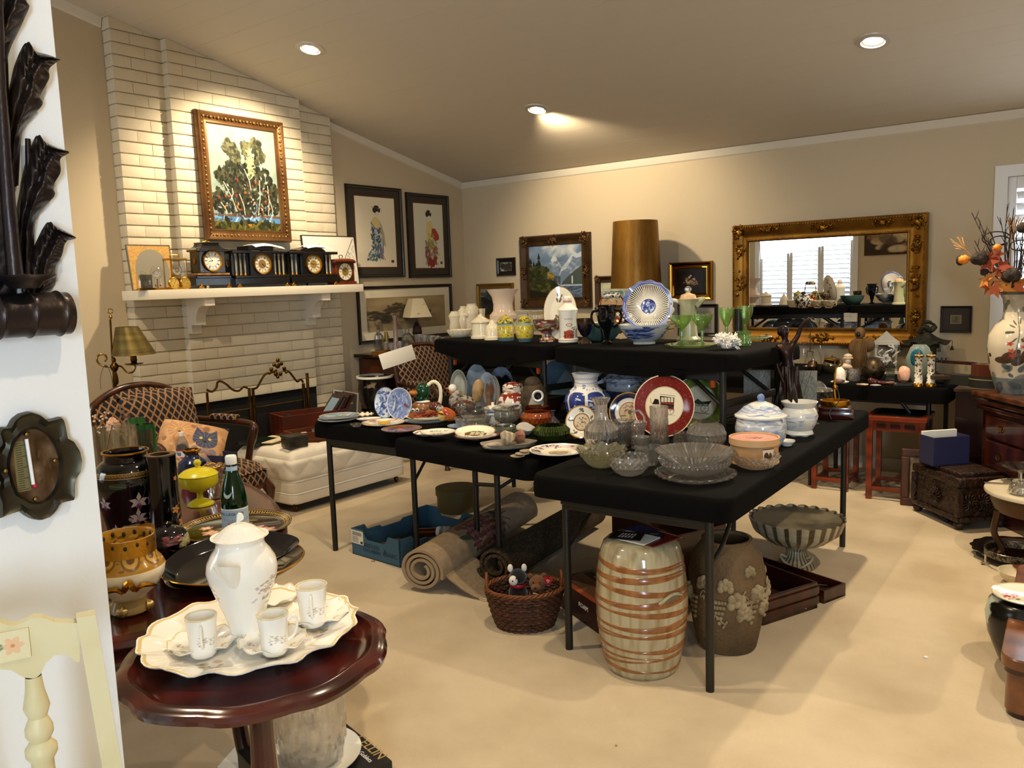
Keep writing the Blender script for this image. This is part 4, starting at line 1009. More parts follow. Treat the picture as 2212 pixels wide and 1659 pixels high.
def dial(o,x,y,z,r,m):
 G().lathe([(0,0),(r,0),(r,.002)],36,planar=r*1.0,M=Matrix.Translation((x,y,z))@Matrix.Rotation(PI/2,4,'X')).build('dial',m,o)
 G().lathe([(r*.97,.0),(r*1.02,.012),(r*1.12,.014),(r*1.16,.004),(r*1.16,-.004)],36,M=Matrix.Translation((x,y,z))@Matrix.Rotation(PI/2,4,'X')).build('bezel',m_gold,o)
def gilt_foot(o,x,y):
 g=G()
 for dx,dz,r in((0,.014,.012),(-.012,.007,.009),(.012,.007,.009),(0,.028,.007)):g.ball((x+dx,y,dz),(r,r*.7,r),8,6)
 g.build('gilt_foot',m_goldb,o,smooth=70)
def side_mask(o,x,y,z):G().ball((x,y,z),(.006,.016,.022),10,7,f=lambda v:1+.15*math.sin(7*v.z+5*v.y)).build('side_mask',m_goldb,o)
def tall_clock():
 xk=XK-.02;y0,y1=atx(410,625,xk).y,atx(494,618,xk).y;w=(y1-y0)*.98;c=thing('mantel_clock','black slate mantel clock with pagoda top, white dial and rust marble ledge','clock',(xk,(y0+y1)/2,ZM),RZM)
 h=atx(450,522,xk).z-ZM
 clock_part(c,(0,0,.045),(w,.15,.05),m_slate,'plinth');clock_part(c,(0,0,.078),(w*.9,.14,.018),m_slate,'step')
 clock_part(c,(0,-.002,.098),(w*.84,.132,.014),m_marble_r,'marble_ledge')
 clock_part(c,(0,0,h*.56),(w*.66,.115,h*.46),m_slate,'case')
 clock_part(c,(0,0,h*.80),(w*.78,.13,.014),m_slate,'cornice');
 G().lathe([(w*.54,h*.81),(w*.40,h*.86),(w*.33,h*.90),(w*.30,h*.95),(w*.33,h*.96),(w*.3,h*.98),(0,h*.98)],4,M=Matrix.Diagonal((1,.75,1,1))@Matrix.Rotation(PI/4,4,'Z')).build('pagoda_top',m_slate,c,smooth=0)
 G().tube([(-.03,0,h*.985),(0,0,h*1.01),(.03,0,h*.985)],.004,6).build('top_handle',m_goldb,c)
 dial(c,.0,-.0605,h*.585,w*.225,dial_cv('dial_white','f4f0e6',hands=(8.7,10.6)))
 for sx_ in(-1,1):
  gilt_foot(c,sx_*w*.36,-.076);side_mask(c,sx_*w*.335,0,h*.58)
  for zz in(h*.38,h*.77):G().tube(spline([(sx_*w*.31,-.0585,zz),(sx_*w*.26,-.0585,zz+.008),(sx_*w*.2,-.0585,zz-.004)],4),.002,5).build('gilt_inlay',m_goldb,c)
tall_clock()
def temple_clock(px0,px1,pyt,label,ncol,x=XK,dome=False,dm=None,sheet=True):
 y0,y1=atx(px0,620,x).y,atx(px1,614,x).y;w=y1-y0;h=atx((px0+px1)/2,pyt,x).z-ZM
 c=thing('mantel_clock',label,'clock',(x,(y0+y1)/2,ZM),RZM);dd=.14
 clock_part(c,(0,0,.042),(w,dd+.03,.045),m_slate,'plinth');clock_part(c,(0,0,.075),(w*.95,dd+.015,.02),m_slate,'step')
 clock_part(c,(0,0,h*.55),(w*.42,dd,h*.62),m_slate,'case')
 for sx_ in(-1,1):
  clock_part(c,(sx_*w*.34,.03,h*.52),(w*.26,dd-.06,h*.58),m_slate,'wing')
  clock_part(c,(sx_*w*.34,0,h*.84),(w*.32,dd+.01,h*.07),m_slate,'wing_cornice')
  for k in range(ncol):
   xx=sx_*(w*.34+(k-(ncol-1)/2)*w*.075)
   G().lathe([(.011,.086),(.011,.094),(.007,.098),(.0078,h*.5),(.007,h*.74),(.011,h*.76),(.011,h*.8)],14,(xx,-dd*.32,0)).build('column',m_column,c)
   G().lathe([(.0115,.085),(.0115,.095),(.008,.1)],14,(xx,-dd*.32,0)).build('column_base',m_gold,c)
  gilt_foot(c,sx_*w*.42,-dd*.58);side_mask(c,sx_*w*.472,.01,h*.55)
  for k in range(3):G().ball((sx_*(w*.22+k*.018),-dd*.56,.045),(.012,.003,.007),8,5).build('gilt_mount',m_goldb,c)
 if dome:
  G().prism([(math.cos(a)*w*.26,h*.86+math.sin(a)*h*.14)for a in np.linspace(0,PI,13)],dd,Matrix.Translation((0,-dd/2,0))).build('arched_top',m_slate,c,smooth=0)
 else:
  clock_part(c,(0,0,h*.93),(w*.44,dd,h*.10),m_slate,'top')
 dial(c,0,-dd/2-.001,h*.55,h*.22,dm)
 if sheet:
  g=G().grid(lambda u,v:(-.06+.26*u,-.09+.16*v,h*(1.0 if not dome else 1.005)+.004+.012*math.sin(PI*u*1.3)+(-.02*max(0,.25-v)*4)),10,8)
  o=g.build('paper_sheet',m_paper,None,c.location,RZM);tag(o,'curling white paper sheet lying on top of the '+('domed' if dome else 'flat-topped')+' black mantel clock','paper')
 return c
temple_clock(494,616,531,'wide black mantel clock with grey columns and gold-centred dial',3,dm=dial_cv('dial_cream','d8cba8',ring='e6dcc0',centre='8a6a3a',hands=(4.4,4.0)))
temple_clock(612,720,534,'domed black mantel clock with round columns and an ivory dial',2,x=XK,dome=True,dm=dial_cv('dial_ivory','e3d8b8',centre='9a7a40',hands=(9.3,3.2)))
def wood_clock():
 x=XK+.03;y0,y1=atx(714,612,x).y,atx(764,610,x).y;w=(y1-y0)*.92;h=atx(738,555,x).z-ZM
 c=thing('table_clock','small reddish wooden bracket clock with a top handle at the end of the mantel','clock',(x,(y0+y1)/2,ZM),RZM)
 m=mat('cherry_case','6d2d10',.28,wave=(3,'522008',5,'Z'),coat=.3)
 clock_part(c,(0,0,.012),(w,.10,.024),m,'base');clock_part(c,(0,0,h*.42),(w*.86,.085,h*.72),m,'case');clock_part(c,(0,0,h*.8),(w,.1,.016),m,'cornice')
 G().lathe([(w*.62,h*.82),(w*.5,h*.90),(w*.3,h*.94),(0,h*.94)],4,M=Matrix.Diagonal((1,.75,1,1))@Matrix.Rotation(PI/4,4,'Z')).build('bell_top',m,c,smooth=0)
 G().tube(spline([(-.012,0,h*.94),(-.018,0,h*1.03),(0,0,h*1.06),(.018,0,h*1.03),(.012,0,h*.94)],5),.003,6).build('handle',m_brassd,c)
 clock_part(c,(0,-.043,h*.44),(w*.66,.003,h*.56),mat('brass_plate','5d4a22',.35,metal=.8),'dial_plate',0)
 G().lathe([(0,0),(w*.31,0),(w*.31,.002)],32,planar=w*.31,M=Matrix.Translation((0,-.0455,h*.46))@Matrix.Rotation(PI/2,4,'X')).build('dial',dial_cv('dial_small','efe8d4',ring='efe8d4',centre='8a7030',hands=(9.9,11.9)),c)
wood_clock()
cv=Cv(300,300,'f1ebdd',6)
for i in range(60):x=.62+.34*cv.rng.rand();y=.1+.75*cv.rng.rand()*((x-.55)/.45);cv.line([(x,y),(x+.05*(cv.rng.rand()-.5),y+.06)],.006,'3a3632',.8)
for x in np.linspace(.1,.55,14):cv.line([(x,.60),(x,.62+.05*cv.rng.rand())],.008,'3a3632')
cv.poly([(.26,.6),(.26,.72),(.30,.82),(.34,.72),(.34,.6)],'cfc8ba');cv.line([(.26,.6),(.26,.72),(.30,.82),(.34,.72),(.34,.6)],.008,'2a2826');cv.line([(.62,.2),(.8,.6),(.97,.95)],.01,'3a3632')
def rect_on(fnc,a,c,plane):p,q=fnc(*a,plane),fnc(*c,plane);return p,q
def leaned(name,label,cat,px0,px1,pyt,x,m,fr_m,tilt,fw=.006,t=.01,yaw=0):
 y0,y1=atx(px0,600,x).y,atx(px1,600,x).y;h=atx((px0+px1)/2,pyt,x).z-ZM;w=y1-y0
 o=thing(name,label,cat,(x,(y0+y1)/2,ZM),RZM+yaw);o.rotation_euler=Euler((math.radians(-tilt),0,RZM+yaw),'XYZ')
 G().box((0,t/2,h/2),(w,t,h)).build('print',m,o,smooth=0)
 if fr_m:
  for c_,d_ in(((0,t/2,fw/2),(w,t+.006,fw)),((0,t/2,h-fw/2),(w,t+.006,fw)),((-w/2,t/2,h/2),(fw,t+.006,h)),((w/2,t/2,h/2),(fw,t+.006,h))):G().box(c_,d_).build('frame_rail',fr_m,o,smooth=0)
 return o
leaned('framed_sketch','black-edged pen sketch of a small tower and rocks leaning at the mantel end','picture',664,776,508,XC+.06,pmat('tower_sketch',cv,.4),m_blkpaint,6)
cv=Cv(200,200,'c89a50',4);cv.cloud(40,.12);cv.ell(.52,.42,.40,.48,'8d8878');cv.rect(0,0,1,.02,'3a3428')
leaned('arched_mirror','gold-matted panel with a grey arched opening leaning against the brick','picture',286,378,527,XS+.06,pmat('arch_mat',cv,.5,metal=.0),mat('grey_edge','6d675c',.5),8)
def dome_clock(px,py,r,h,label):
 P=atx(px,py,XK+.03);s=mpp(P);P.z=ZM
 o=thing('dome_clock',label,'clock',P,facing(P));H_=h*s;R_=r*s
 G().lathe([(0,0),(R_,0),(R_,.008),(R_*.85,.014),(0,.014)],28).build('base',m_gold,o)
 G().lathe([(R_*.86,.012),(R_*.86,H_*.6),(R_*.7,H_*.85),(R_*.35,H_*.98),(0,H_),(0,H_-.002),(R_*.33,H_*.965),(R_*.66,H_*.84),(R_*.82,H_*.6),(R_*.82,.012)],28).build('glass_dome',m_glass,o)
 G().lathe([(0,0),(R_*.55,0),(R_*.55,.004)],24,planar=R_*.55,M=Matrix.Translation((0,-R_*.3,H_*.62))@Matrix.Rotation(PI/2,4,'X')).build('dial',dial_cv('dial_dome','f0ece2',hands=(10,2),size=96),o)
 G().tube([(0,0,.01),(0,0,H_*.62)],.003,8).build('post',m_brass,o)
 for k in range(3):a=2.1*k;G().ball((math.cos(a)*R_*.4,math.sin(a)*R_*.4,H_*.18),R_*.16,10,7).build('pendulum_ball',m_gold,o)
dome_clock(309,622,14,42,'low glass dome clock nearest the gold-matted panel');dome_clock(341,620,17,52,'taller glass dome clock with brass pendulum on the mantel')
def glass_case_clock():
 P=atx(382,620,XK+.01);s=mpp(P);P.z=ZM;o=thing('carriage_clock','brass framed glass case clock with skeleton dial on the mantel','clock',P,RZM);w,d,h=.125,.10,66*s
 clock_part(o,(0,0,.008),(w,d,.016),m_gold,'base');clock_part(o,(0,0,h-.006),(w,d,.012),m_gold,'top')
 for a in(-1,1):
  for b in(-1,1):G().tube([(a*(w/2-.006),b*(d/2-.006),.015),(a*(w/2-.006),b*(d/2-.006),h-.01)],.004,8).build('corner_post',m_gold,o)
 for a,c_,d_ in((0,(0,-d/2+.004,h/2),(w-.02,.002,h-.03)),(1,(w/2-.004,0,h/2),(.002,d-.02,h-.03)),(2,(-w/2+.004,0,h/2),(.002,d-.02,h-.03))):G().box(c_,d_).build('glass_side',m_pane,o,smooth=0)
 G().lathe([(.012,0),(.034,0),(.034,.003)],28,planar=.034,M=Matrix.Translation((0,-.02,h*.62))@Matrix.Rotation(PI/2,4,'X')).build('dial',dial_cv('dial_skel','d8cfb8',centre='7a6a3a',hands=(11,1),size=96),o)
 G().box((0,0,h*.35),(.04,.03,.05)).build('movement',m_brass,o);G().tube(spline([(-.03,0,h),(-.03,0,h+.022),(.03,0,h+.022),(.03,0,h)],4),.003,6).build('handle',m_gold,o)
glass_case_clock()
for px,dm,lb,r in((376,dial_cv('dial_gold','c9a650',hands=(1,7),size=96),'small round gold desk clock on the mantel front',13),(401,pmat('medal',Cv(64,64,'c9a650',3).cloud(16,.2).ring(.9,1.1,'8a6a24'),.3,metal=.6),'plain round gold medallion beside the gold desk clock',13)):
 P=atx(px,622,XM-.05);s=mpp(P);o=thing('desk_clock' if px==376 else 'medallion',lb,'clock' if px==376 else 'medallion',(P.x,P.y,ZM),RZM)
 R_=r*s;T=Matrix.Translation((0,0,R_))@Matrix.Rotation(PI/2-.12,4,'X')
 G().lathe([(0,.012),(R_*.86,.012),(R_*.86,.013)],30,M=T,planar=R_*.86).build('face',dm,o);G().lathe([(0,-.008),(R_*.9,-.008),(R_,0),(R_,.01),(R_*.86,.014)],30,M=T).build('case',m_gold,o)
P=atx(268,622,XK+.05);
o=thing('acrylic_block','dark etched glass block standing at the near end of the mantel','ornament',(XK+.06,atx(317,622,XK+.06).y,ZM),RZM)
G().box((0,0,.05),(.07,.03,.10),b=.003).build('block',mat('smoked_block','777468',.05,trans=.7),o);G().box((0,0,.006),(.09,.05,.012),b=.002).build('base',m_brassd,o)
# ================================================================== pictures on the walls
def frame_pts(name,label,plane,a,c,W_,depth_,m_fr,m_print,mat_w=0,m_mat=None,lip=None,m_lip=None,group=None,ornate=0,tilt=0,bev=.3,off=0):
 x0,z1,x1,z0=a[0],a[1],c[0],c[1];w,h=abs(x1-x0),abs(z1-z0)
 if plane=='L':loc,rz=(XL+off,(x0+x1)/2,(z0+z1)/2),PI/2
 else:loc,rz=((x0+x1)/2,YB-off,(z0+z1)/2),0
 o=thing(name,label,'picture' if 'mirror' not in name else 'mirror',loc,rz,group)
 if tilt:o.rotation_euler=Euler((math.radians(tilt),0,rz),'XYZ')
 prof=[(0,0),(0,-depth_*.6),(W_*.12,-depth_),(W_*.3,-depth_*.92),(W_*.55,-depth_*.6),(W_*.8,-depth_*.55),(W_*.92,-depth_*.62),(W_,-depth_*.4),(W_,0)]
 def rail_(p,q,nm):
  p,q=Vector(p),Vector(q);L=(q-p).length;d=(q-p).normalized();inn=Vector((-d.z,0,d.x))
  vs=[];fs=[];n=len(prof)
  for k,e in enumerate((p,q)):
   for(u,t)in prof:
    vs.append(e+inn*u+d*(u if k==0 else-u)+Vector((0,t,0)))
  fs=[(i,i+1,i+1+n,i+n)for i in range(n-1)]
  fs+=[tuple(range(n)),tuple(range(n,2*n))]
  g=G().add(vs,fs);return g.build(nm,m_fr,o,smooth=30)
 cs=[(-w/2,0,-h/2),(w/2,0,-h/2),(w/2,0,h/2),(-w/2,0,h/2)]
 for i in range(4):rail_(cs[i],cs[(i+1)%4],'frame_rail')
 iw,ih=w-2*W_,h-2*W_
 if mat_w:
  G().box((0,-depth_*.25,0),(iw+.004,.004,ih+.004)).build('mat_board',m_mat,o,smooth=0);iw,ih=iw-2*mat_w,ih-2*mat_w
  if m_lip:G().box((0,-depth_*.25-.0025,0),(iw+.012,.002,ih+.012)).build('mat_edge',m_lip,o,smooth=0)
 G().box((0,-depth_*.25-.004,0),(iw,.003,ih)).build('print',m_print,o,smooth=0)
 return o,w,h
def ornaments(o,w,h,W_,dpt,m,places,r=1.0,seed=1):
 rg=random.Random(seed)
 for(x,z,wd,ht)in places:
  g=G()
  for k in range(16):
   a=2*PI*k/16*1.0;q=(.25+.75*rg.random())
   px,pz=x+math.cos(a)*wd*q,z+math.sin(a)*ht*q
   g.tube(spline([(px-.012*math.cos(a*3),-dpt*.95,pz-.012*math.sin(a*3)),(px,-dpt*1.12,pz),(px+.012*math.cos(a*2),-dpt,pz+.014)],3),[.005*r]*2+[.0075*r]*2+[.004*r]*3,6)
  g.ball((x,-dpt*.95,z),(.022*r,.012,.022*r),10,7,f=lambda q:1+.2*math.sin(6*math.atan2(q.z,q.x)))
  g.build('carved_ornament',m,o,smooth=60)
def beading(o,pts,r,m,name='beading',step=None):
 g=G();step=step or r*2.2
 for p,q in pts:
  p,q=Vector(p),Vector(q);n=max(2,int((q-p).length/step))
  for i in range(n):g.ball(p.lerp(q,(i+.5)/n),(r,r*.8,r),5,3)
 return stuff(g.build(name,m,o))
cv=Cv(300,440,'8b9d92',14);cv.cloud(7,.10);cv.cloud(24,.06)
cv.spots(60,(0,.6,1,1),.10,.07,['97a799','82968f','a4ab98','aaad9c'],.4,.8)
trunks=['1c2018','262a1e','3a3a26','4a4a30','14170f']
def blob(n,x,y,rx,ry,cols,sx_,sy_):
 for k in range(n):
  a,q=cv.rng.rand()*6.28,cv.rng.rand()**.5;cv.ell(x+math.cos(a)*q*rx,y+math.sin(a)*q*ry,sx_*(.5+cv.rng.rand()),sy_*(.5+cv.rng.rand()),cols[cv.rng.randint(len(cols))],.85,cv.rng.rand()*3)
for x,y,rx,ry,n in((.30,.80,.10,.07,50),(.36,.72,.09,.10,60),(.54,.80,.07,.06,50),(.70,.84,.09,.07,70),(.76,.74,.07,.06,40),(.16,.52,.10,.08,50),(.30,.50,.14,.16,150),(.42,.45,.14,.2,190),(.62,.55,.12,.22,180),(.82,.48,.10,.14,80),(.92,.40,.07,.08,50),(.88,.26,.12,.10,110),(.5,.25,.38,.12,330),(.1,.28,.10,.12,90)):
 blob(n,x,y,rx,ry,trunks if y<.7 else['3a3c2a','52543c','6d6b48','2a2c20'],.020,.022)
blob(60,.60,.66,.05,.14,['b4b48a','c9c69a','8d9468','7d8a6a'],.010,.04)
for x0,y0,x1,y1 in((.18,.46,.34,.18),(.50,.60,.58,.40),(.40,.35,.46,.14),(.72,.5,.66,.15),(.84,.45,.82,.16),(.12,.26,.2,.13),(.86,.3,.88,.13),(.3,.4,.27,.3)):cv.line([(x0,y0),((x0+x1)/2+.02,(y0+y1)/2),(x1,y1)],.012,'d8d2bc')
blob(40,.5,.3,.42,.2,['a83a2a','c0562e','8a2c30','c98a5a'],.010,.014);blob(30,.5,.22,.42,.1,['4a6a8a','8da0b0','b4bcb8'],.008,.02)
cv.rect(0,.125,1,.15,'5d2c20',.7);cv.rect(0,.075,1,.125,'5585b8');cv.spots(50,(0,.07,1,.13),.05,.008,['86aed0','3a6698','b8d0da','2f4a5a'],.7);cv.rect(0,0,1,.075,'3d3f18');cv.spots(60,(0,0,1,.08),.05,.012,['5d5a20','2a3014','7a6a28','1c200e'],.8);cv.ell(.52,.05,.03,.012,'d0702a')
for x in(.2,.45,.8):cv.spots(8,(x-.06,.03,x+.06,.12),.02,.02,trunks,.8)
m_copperf=mat('copper_gilt_frame','7a5630',.34,metal=.6,noise=(5,'5a3a1e',.4,.7))
o,w,h=frame_pts('tree_painting','large gilt-framed painting of dark gum trees over blue water above the mantel','L',(3.40,2.764),(4.143,1.85),.085,.045,m_copperf,pmat('tree_painting_print',cv,.35,bump=(60,.3,.004)),off=XC-XL+.012,tilt=-1.2)
m_fscroll=mat('frame_scroll','8a6a3a',.4,metal=.6)
g=G()
for p,q in(((-w/2+.04,-h/2+.04),(w/2-.04,-h/2+.04)),((w/2-.04,-h/2+.04),(w/2-.04,h/2-.04)),((w/2-.04,h/2-.04),(-w/2+.04,h/2-.04)),((-w/2+.04,h/2-.04),(-w/2+.04,-h/2+.04))):
 n=int(math.hypot(q[0]-p[0],q[1]-p[1])/.03)
 for i in range(n):
  t=(i+.5)/n;x,z=p[0]+(q[0]-p[0])*t,p[1]+(q[1]-p[1])*t
  g.ball((x,-.036,z),(.012,.008,.012)if i%2 else(.007,.006,.007),7,4)
stuff(g.build('scroll_band',m_fscroll,o,smooth=70))
def kimono(seed,robe,sash,red):
 c=Cv(220,400,'efe5ca' if seed==1 else 'dcd9c6',seed)
 if seed==1:
  c.poly([(.42,.70),(.56,.70),(.66,.60),(.72,.40),(.66,.24),(.62,.16),(.40,.13),(.30,.10),(.24,.13),(.28,.2),(.38,.26),(.42,.4),(.38,.52),(.36,.62)],'c9c6c0')
  c.spots(230,(.24,.09,.62,.58),.02,.012,['2f5a78','3f6f86','4a6a5a','284860'],.9,0,lambda x,y:abs(x-(.5-max(0,.3-y)*.6))<.13+max(0,.25-y)*.4)
  c.poly([(.38,.64),(.46,.72),(.56,.71),(.6,.6),(.54,.55),(.44,.57)],'e0cc86');c.line([(.38,.64),(.46,.56),(.58,.54),(.66,.46),(.66,.2)],.022,'6d6a8a')
  c.poly([(.6,.68),(.7,.5),(.74,.28),(.68,.33),(.63,.5)],'b8a884');c.line([(.62,.22),(.7,.1)],.02,'c98a7a');c.poly([(.56,.3),(.64,.28),(.66,.1),(.58,.12)],'7a7690')
  hx,hy=.53,.80
 else:
  c.poly([(.44,.72),(.60,.74),(.66,.62),(.64,.45),(.72,.3),(.88,.2),(.74,.18),(.66,.06),(.44,.06),(.36,.16),(.36,.34),(.42,.4),(.4,.6)],'d8c98a')
  c.poly([(.60,.62),(.72,.62),(.84,.52),(.84,.45),(.7,.42),(.58,.5)],'a8402c');c.poly([(.36,.34),(.5,.34),(.52,.12),(.4,.10),(.34,.18)],'6d5868')
  c.spots(120,(.36,.05,.78,.4),.03,.018,['a83a28','b85a40','7d8a5a','d8c9a0','5d6a4a','8d7a9a'],.8);c.spots(40,(.44,.3,.66,.52),.025,.014,['7a8450','9a9a58','c0a84a'],.8)
  c.spots(26,(.45,.04,.7,.14),.05,.03,['a83a28','8f3026'],.9);hx,hy=.50,.82
 c.ell(hx+.01,hy-.03,.055,.045,'e6dcc6');c.ell(hx,hy+.02,.10,.05,'201a18');c.ell(hx+.02,hy-.035,.05,.035,'e6dcc6');c.line([(hx-.12,hy+.06),(hx+.12,hy+.04)],.018,'b09a60');c.ell(hx,hy+.065,.06,.02,'201a18')
 c.rect(.86,.06,.93,.10,'5d2a24');return c
m_bframe=mat('black_frame','15120f',.3,coat=.3);m_dmat=mat('charcoal_mat','3a332a',.7);m_redl=mat('red_fillet','8a3a2a',.6)
frame_pts('kimono_print','black-framed print of a lady in blue-flowered kimono seen from behind, nearer the fireplace','L',(4.904,2.38),(5.58,1.565),.03,.025,m_bframe,pmat('kimono_print_blue',kimono(1,0,0,0),.5),.068,m_dmat,None,m_redl,'framed kimono prints')
frame_pts('kimono_print','black-framed print of a lady in yellow kimono with a red sash, nearest the corner','L',(5.64,2.355),(6.235,1.555),.03,.025,m_bframe,pmat('kimono_print_red',kimono(2,0,0,0),.5),.065,m_dmat,None,m_redl,'framed kimono prints')
cv=Cv(480,240,'9a8664',8);cv.cloud(5,.12);cv.spots(60,(0,.5,1,1),.12,.3,['ab9670','8a7656','b8a27a'],.3,.9)
for x,y,r in((.08,.45,.07),(.29,.6,.07),(.2,.42,.05),(.48,.62,.06),(.46,.46,.07),(.56,.5,.05),(.62,.5,.08),(.7,.48,.07),(.38,.72,.05),(.3,.36,.05),(.24,.3,.07),(.44,.3,.06)):cv.spots(30,(x-r,y-r*1.5,x+r,y+r*1.8),r*.45,r*.8,['3c352a','4a4234','2c2820','40382c'],.75,.9)
cv.spots(40,(0,.1,1,.3),.1,.06,['8a7a5c','a08c68','6d604a'],.3,.9)
frame_pts('ink_landscape','wide black-framed misty ink landscape with cream mat, behind the decanters','L',(4.97,1.492),(6.225,.975),.032,.025,m_bframe,pmat('ink_landscape_print',cv,.5),.075,mat('cream_mat','ece0c4',.7),None,None)
m_brownf=mat('brown_gilt_frame','4a3218',.4,metal=.35,noise=(8,'2c1c0e',.4,.7))
cv=Cv(64,64,'6f6d68',3);cv.cloud(9,.5);cv.spots(20,(.1,.1,.9,.8),.12,.2,['26241f','c9c6ba','3a3832'],.8)
frame_pts('small_photo','small black-framed black and white picture by the room corner','B',(-5.12,1.726),(-4.886,1.55),.045,.02,m_bframe,pmat('small_photo_print',cv,.3))
cv=Cv(128,128,'8f8a78',4);cv.rect(0,0,1,.4,'3a3424');cv.spots(30,(0,.3,.5,.8),.12,.1,['2a3436','3a4444','20282a'],.8,.5);cv.cloud(8,.15)
frame_pts('dusk_landscape','dull gold framed landscape with dark trees behind the white urn','B',(-5.384,1.48),(-4.915,1.12),.05,.03,mat('old_gold_frame','8a6a30',.38,metal=.6),pmat('dusk_landscape_print',cv,.4))
cv=Cv(320,320,'748aa6',11);cv.cloud(7,.2);cv.spots(30,(.3,.8,.9,1),.12,.05,['c9ccd0','e0dccf','a9b8c8'],.5,.8)
cv.poly([(.25,.5),(.36,.62),(.42,.72),(.48,.82),(.54,.74),(.6,.68),(.66,.62),(.74,.7),(.86,.86),(.93,.82),(1,.86),(1,.3),(.25,.3)],'6d8098')
cv.poly([(.42,.72),(.48,.82),(.54,.74),(.58,.66),(.52,.56),(.5,.7),(.45,.64)],'c6cdd4');cv.poly([(.74,.7),(.86,.86),(.93,.82),(1,.86),(1,.76),(.9,.74),(.84,.78),(.78,.66),(.7,.55),(.6,.48),(.62,.58),(.68,.62)],'bfc9d2')
cv.spots(60,(.4,.45,.95,.72),.05,.02,['8d9db0','a5b3c2','5d7088','cdd4da'],.5,.6)
cv.poly([(.25,.58),(.4,.5),(.5,.42),(.6,.4),(.6,.25),(.2,.25)],'4a5058');cv.poly([(1,.6),(.86,.5),(.72,.38),(.6,.25),(1,.25)],'46524e');cv.line([(.82,.40),(.82,.27)],.02,'dfe4e6')
cv.rect(.3,0,1,.24,'47586e');cv.spots(40,(.4,0,1,.24),.12,.01,['8496ac','36465a','5d7088'],.6);cv.rect(.6,.22,1,.24,'b8c4d0')
for x,hh in((.03,.78),(.09,.72),(.14,.7),(.19,.88),(.25,.62),(.3,.5),(.0,.8)):[cv.poly([(x-.13+.02*q,.1+q*(hh-.1)/6),(x,.1+(q+1.6)*(hh-.1)/6.6),(x+.13-.02*q,.1+q*(hh-.1)/6)],'1e2717')for q in range(6)]
cv.spots(160,(0,.1,.36,.6),.03,.03,['2c361c','1c2414','3f4420','4a4c26'],.7);cv.spots(20,(.36,.38,.5,.48),.03,.025,['8d7428','a58a30','6d6426'],.7)
cv.ell(.28,.2,.28,.16,'2a2c1a');cv.spots(70,(0,.02,.52,.32),.05,.02,['3f4422','20240f','565a2c','34371c'],.7);cv.poly([(0,0),(.45,0),(.4,.08),(0,.16)],'1c1e10')
o,w,h=frame_pts('mountain_painting','ornate dark-framed oil painting of snowy mountains, firs and a waterfall','B',(-4.81,1.915),(-4.015,1.228),.10,.05,m_brownf,pmat('mountain_painting_print',cv,.3),lip=0)
m_orn=mat('dark_gilt_ornament','6d4c24',.42,metal=.5,noise=(30,'2c1c0c',.4,.7))
ornaments(o,w,h,.1,.045,m_orn,[(sx_*(w/2-.05),sz_*(h/2-.05),.05,.05)for sx_ in(-1,1)for sz_ in(-1,1)]+[(0,h/2-.05,.06,.04),(0,-h/2+.05,.06,.04),(w/2-.05,0,.035,.07),(-w/2+.05,0,.035,.07)],1,3)
cv=Cv(128,128,'b8b49c',6);cv.cloud(7,.2);cv.rect(0,0,1,.3,'c09a72');cv.rect(0,.3,1,.62,'5d7a80');cv.spots(40,(0,.25,1,.62),.15,.02,['c9ccc0','8fa8a8','46646c'],.7);cv.ell(.25,.85,.2,.12,'c9d2a8',.5)
o,w,h=frame_pts('seascape_painting','ornate framed seascape of surf partly hidden by the gold lamp','B',(-3.977,1.513),(-3.50,1.19),.06,.035,m_brownf,pmat('seascape_print',cv,.35))
ornaments(o,w,h,.06,.032,m_orn,[(sx_*(w/2-.03),sz_*(h/2-.03),.03,.03)for sx_ in(-1,1)for sz_ in(-1,1)],.8,5)
cv=Cv(192,160,'1f1610',7);cv.spots(30,(.2,.2,.8,.8),.15,.15,['2c2016','17100b','3a2a1c'],.5,.8)
for x,y,r,c in((.42,.42,.10,'d8b48c'),(.58,.42,.09,'e0c4a0'),(.36,.52,.08,'d9b890'),(.50,.5,.07,'d08a4a'),(.44,.68,.06,'d8ba98'),(.62,.58,.07,'dcb48c'),(.70,.46,.06,'c08a6a'),(.32,.6,.06,'c9a47a'),(.5,.76,.05,'d8c0a0'),(.64,.32,.06,'c08060'),(.25,.42,.05,'8a5a3a'),(.74,.36,.05,'a87458')):cv.flower(x,y,r,c,'f0d8b0',6)
cv.ell(.5,.22,.08,.12,'3a3226');cv.spots(26,(.25,.25,.75,.75),.03,.02,['3f3c1c','2c2c14'],.8)
frame_pts('flower_painting','gold-framed still life of pale roses on dark ground, between lamp and mirror','B',(-3.23,1.606),(-2.841,1.285),.055,.04,mat('bright_gold_frame','a9782a',.25,metal=1),pmat('flower_painting_print',cv,.35),.022,mat('dark_liner','2a1c0e',.5))
cv=Cv(64,64,'8f8c82',3);cv.rect(.1,.1,.9,.6,'5a5a60');cv.cloud(8,.1)
frame_pts('grey_print','dark-framed grey print hanging low behind the glass pitcher','B',(-3.16,1.25),(-2.80,.98),.03,.02,m_bframe,pmat('grey_print_image',cv,.4),.03,mat('grey_mat','9a948a',.7))
cv=Cv(64,48,'6d6246',3);cv.cloud(14,.25);cv.line([(.3,.4),(.45,.7),(.6,.5),(.7,.65)],.05,'3a3424');cv.line([(.4,.3),(.65,.35)],.05,'3a3424')
frame_pts('medal_frame','small dark square frame with a tiny gold plaque between gilt mirror and bird vase','B',(-1.135,1.217),(-.94,1.03),.014,.02,mat('ebony_frame','1c1611',.4),pmat('plaque_print',cv,.3,metal=.3),.055,mat('dark_brown_mat','342a22',.7),None,mat('pale_fillet','8d8468',.6))
m_mirror=mat('mirror_silver','f4f6f8',.0,metal=1)
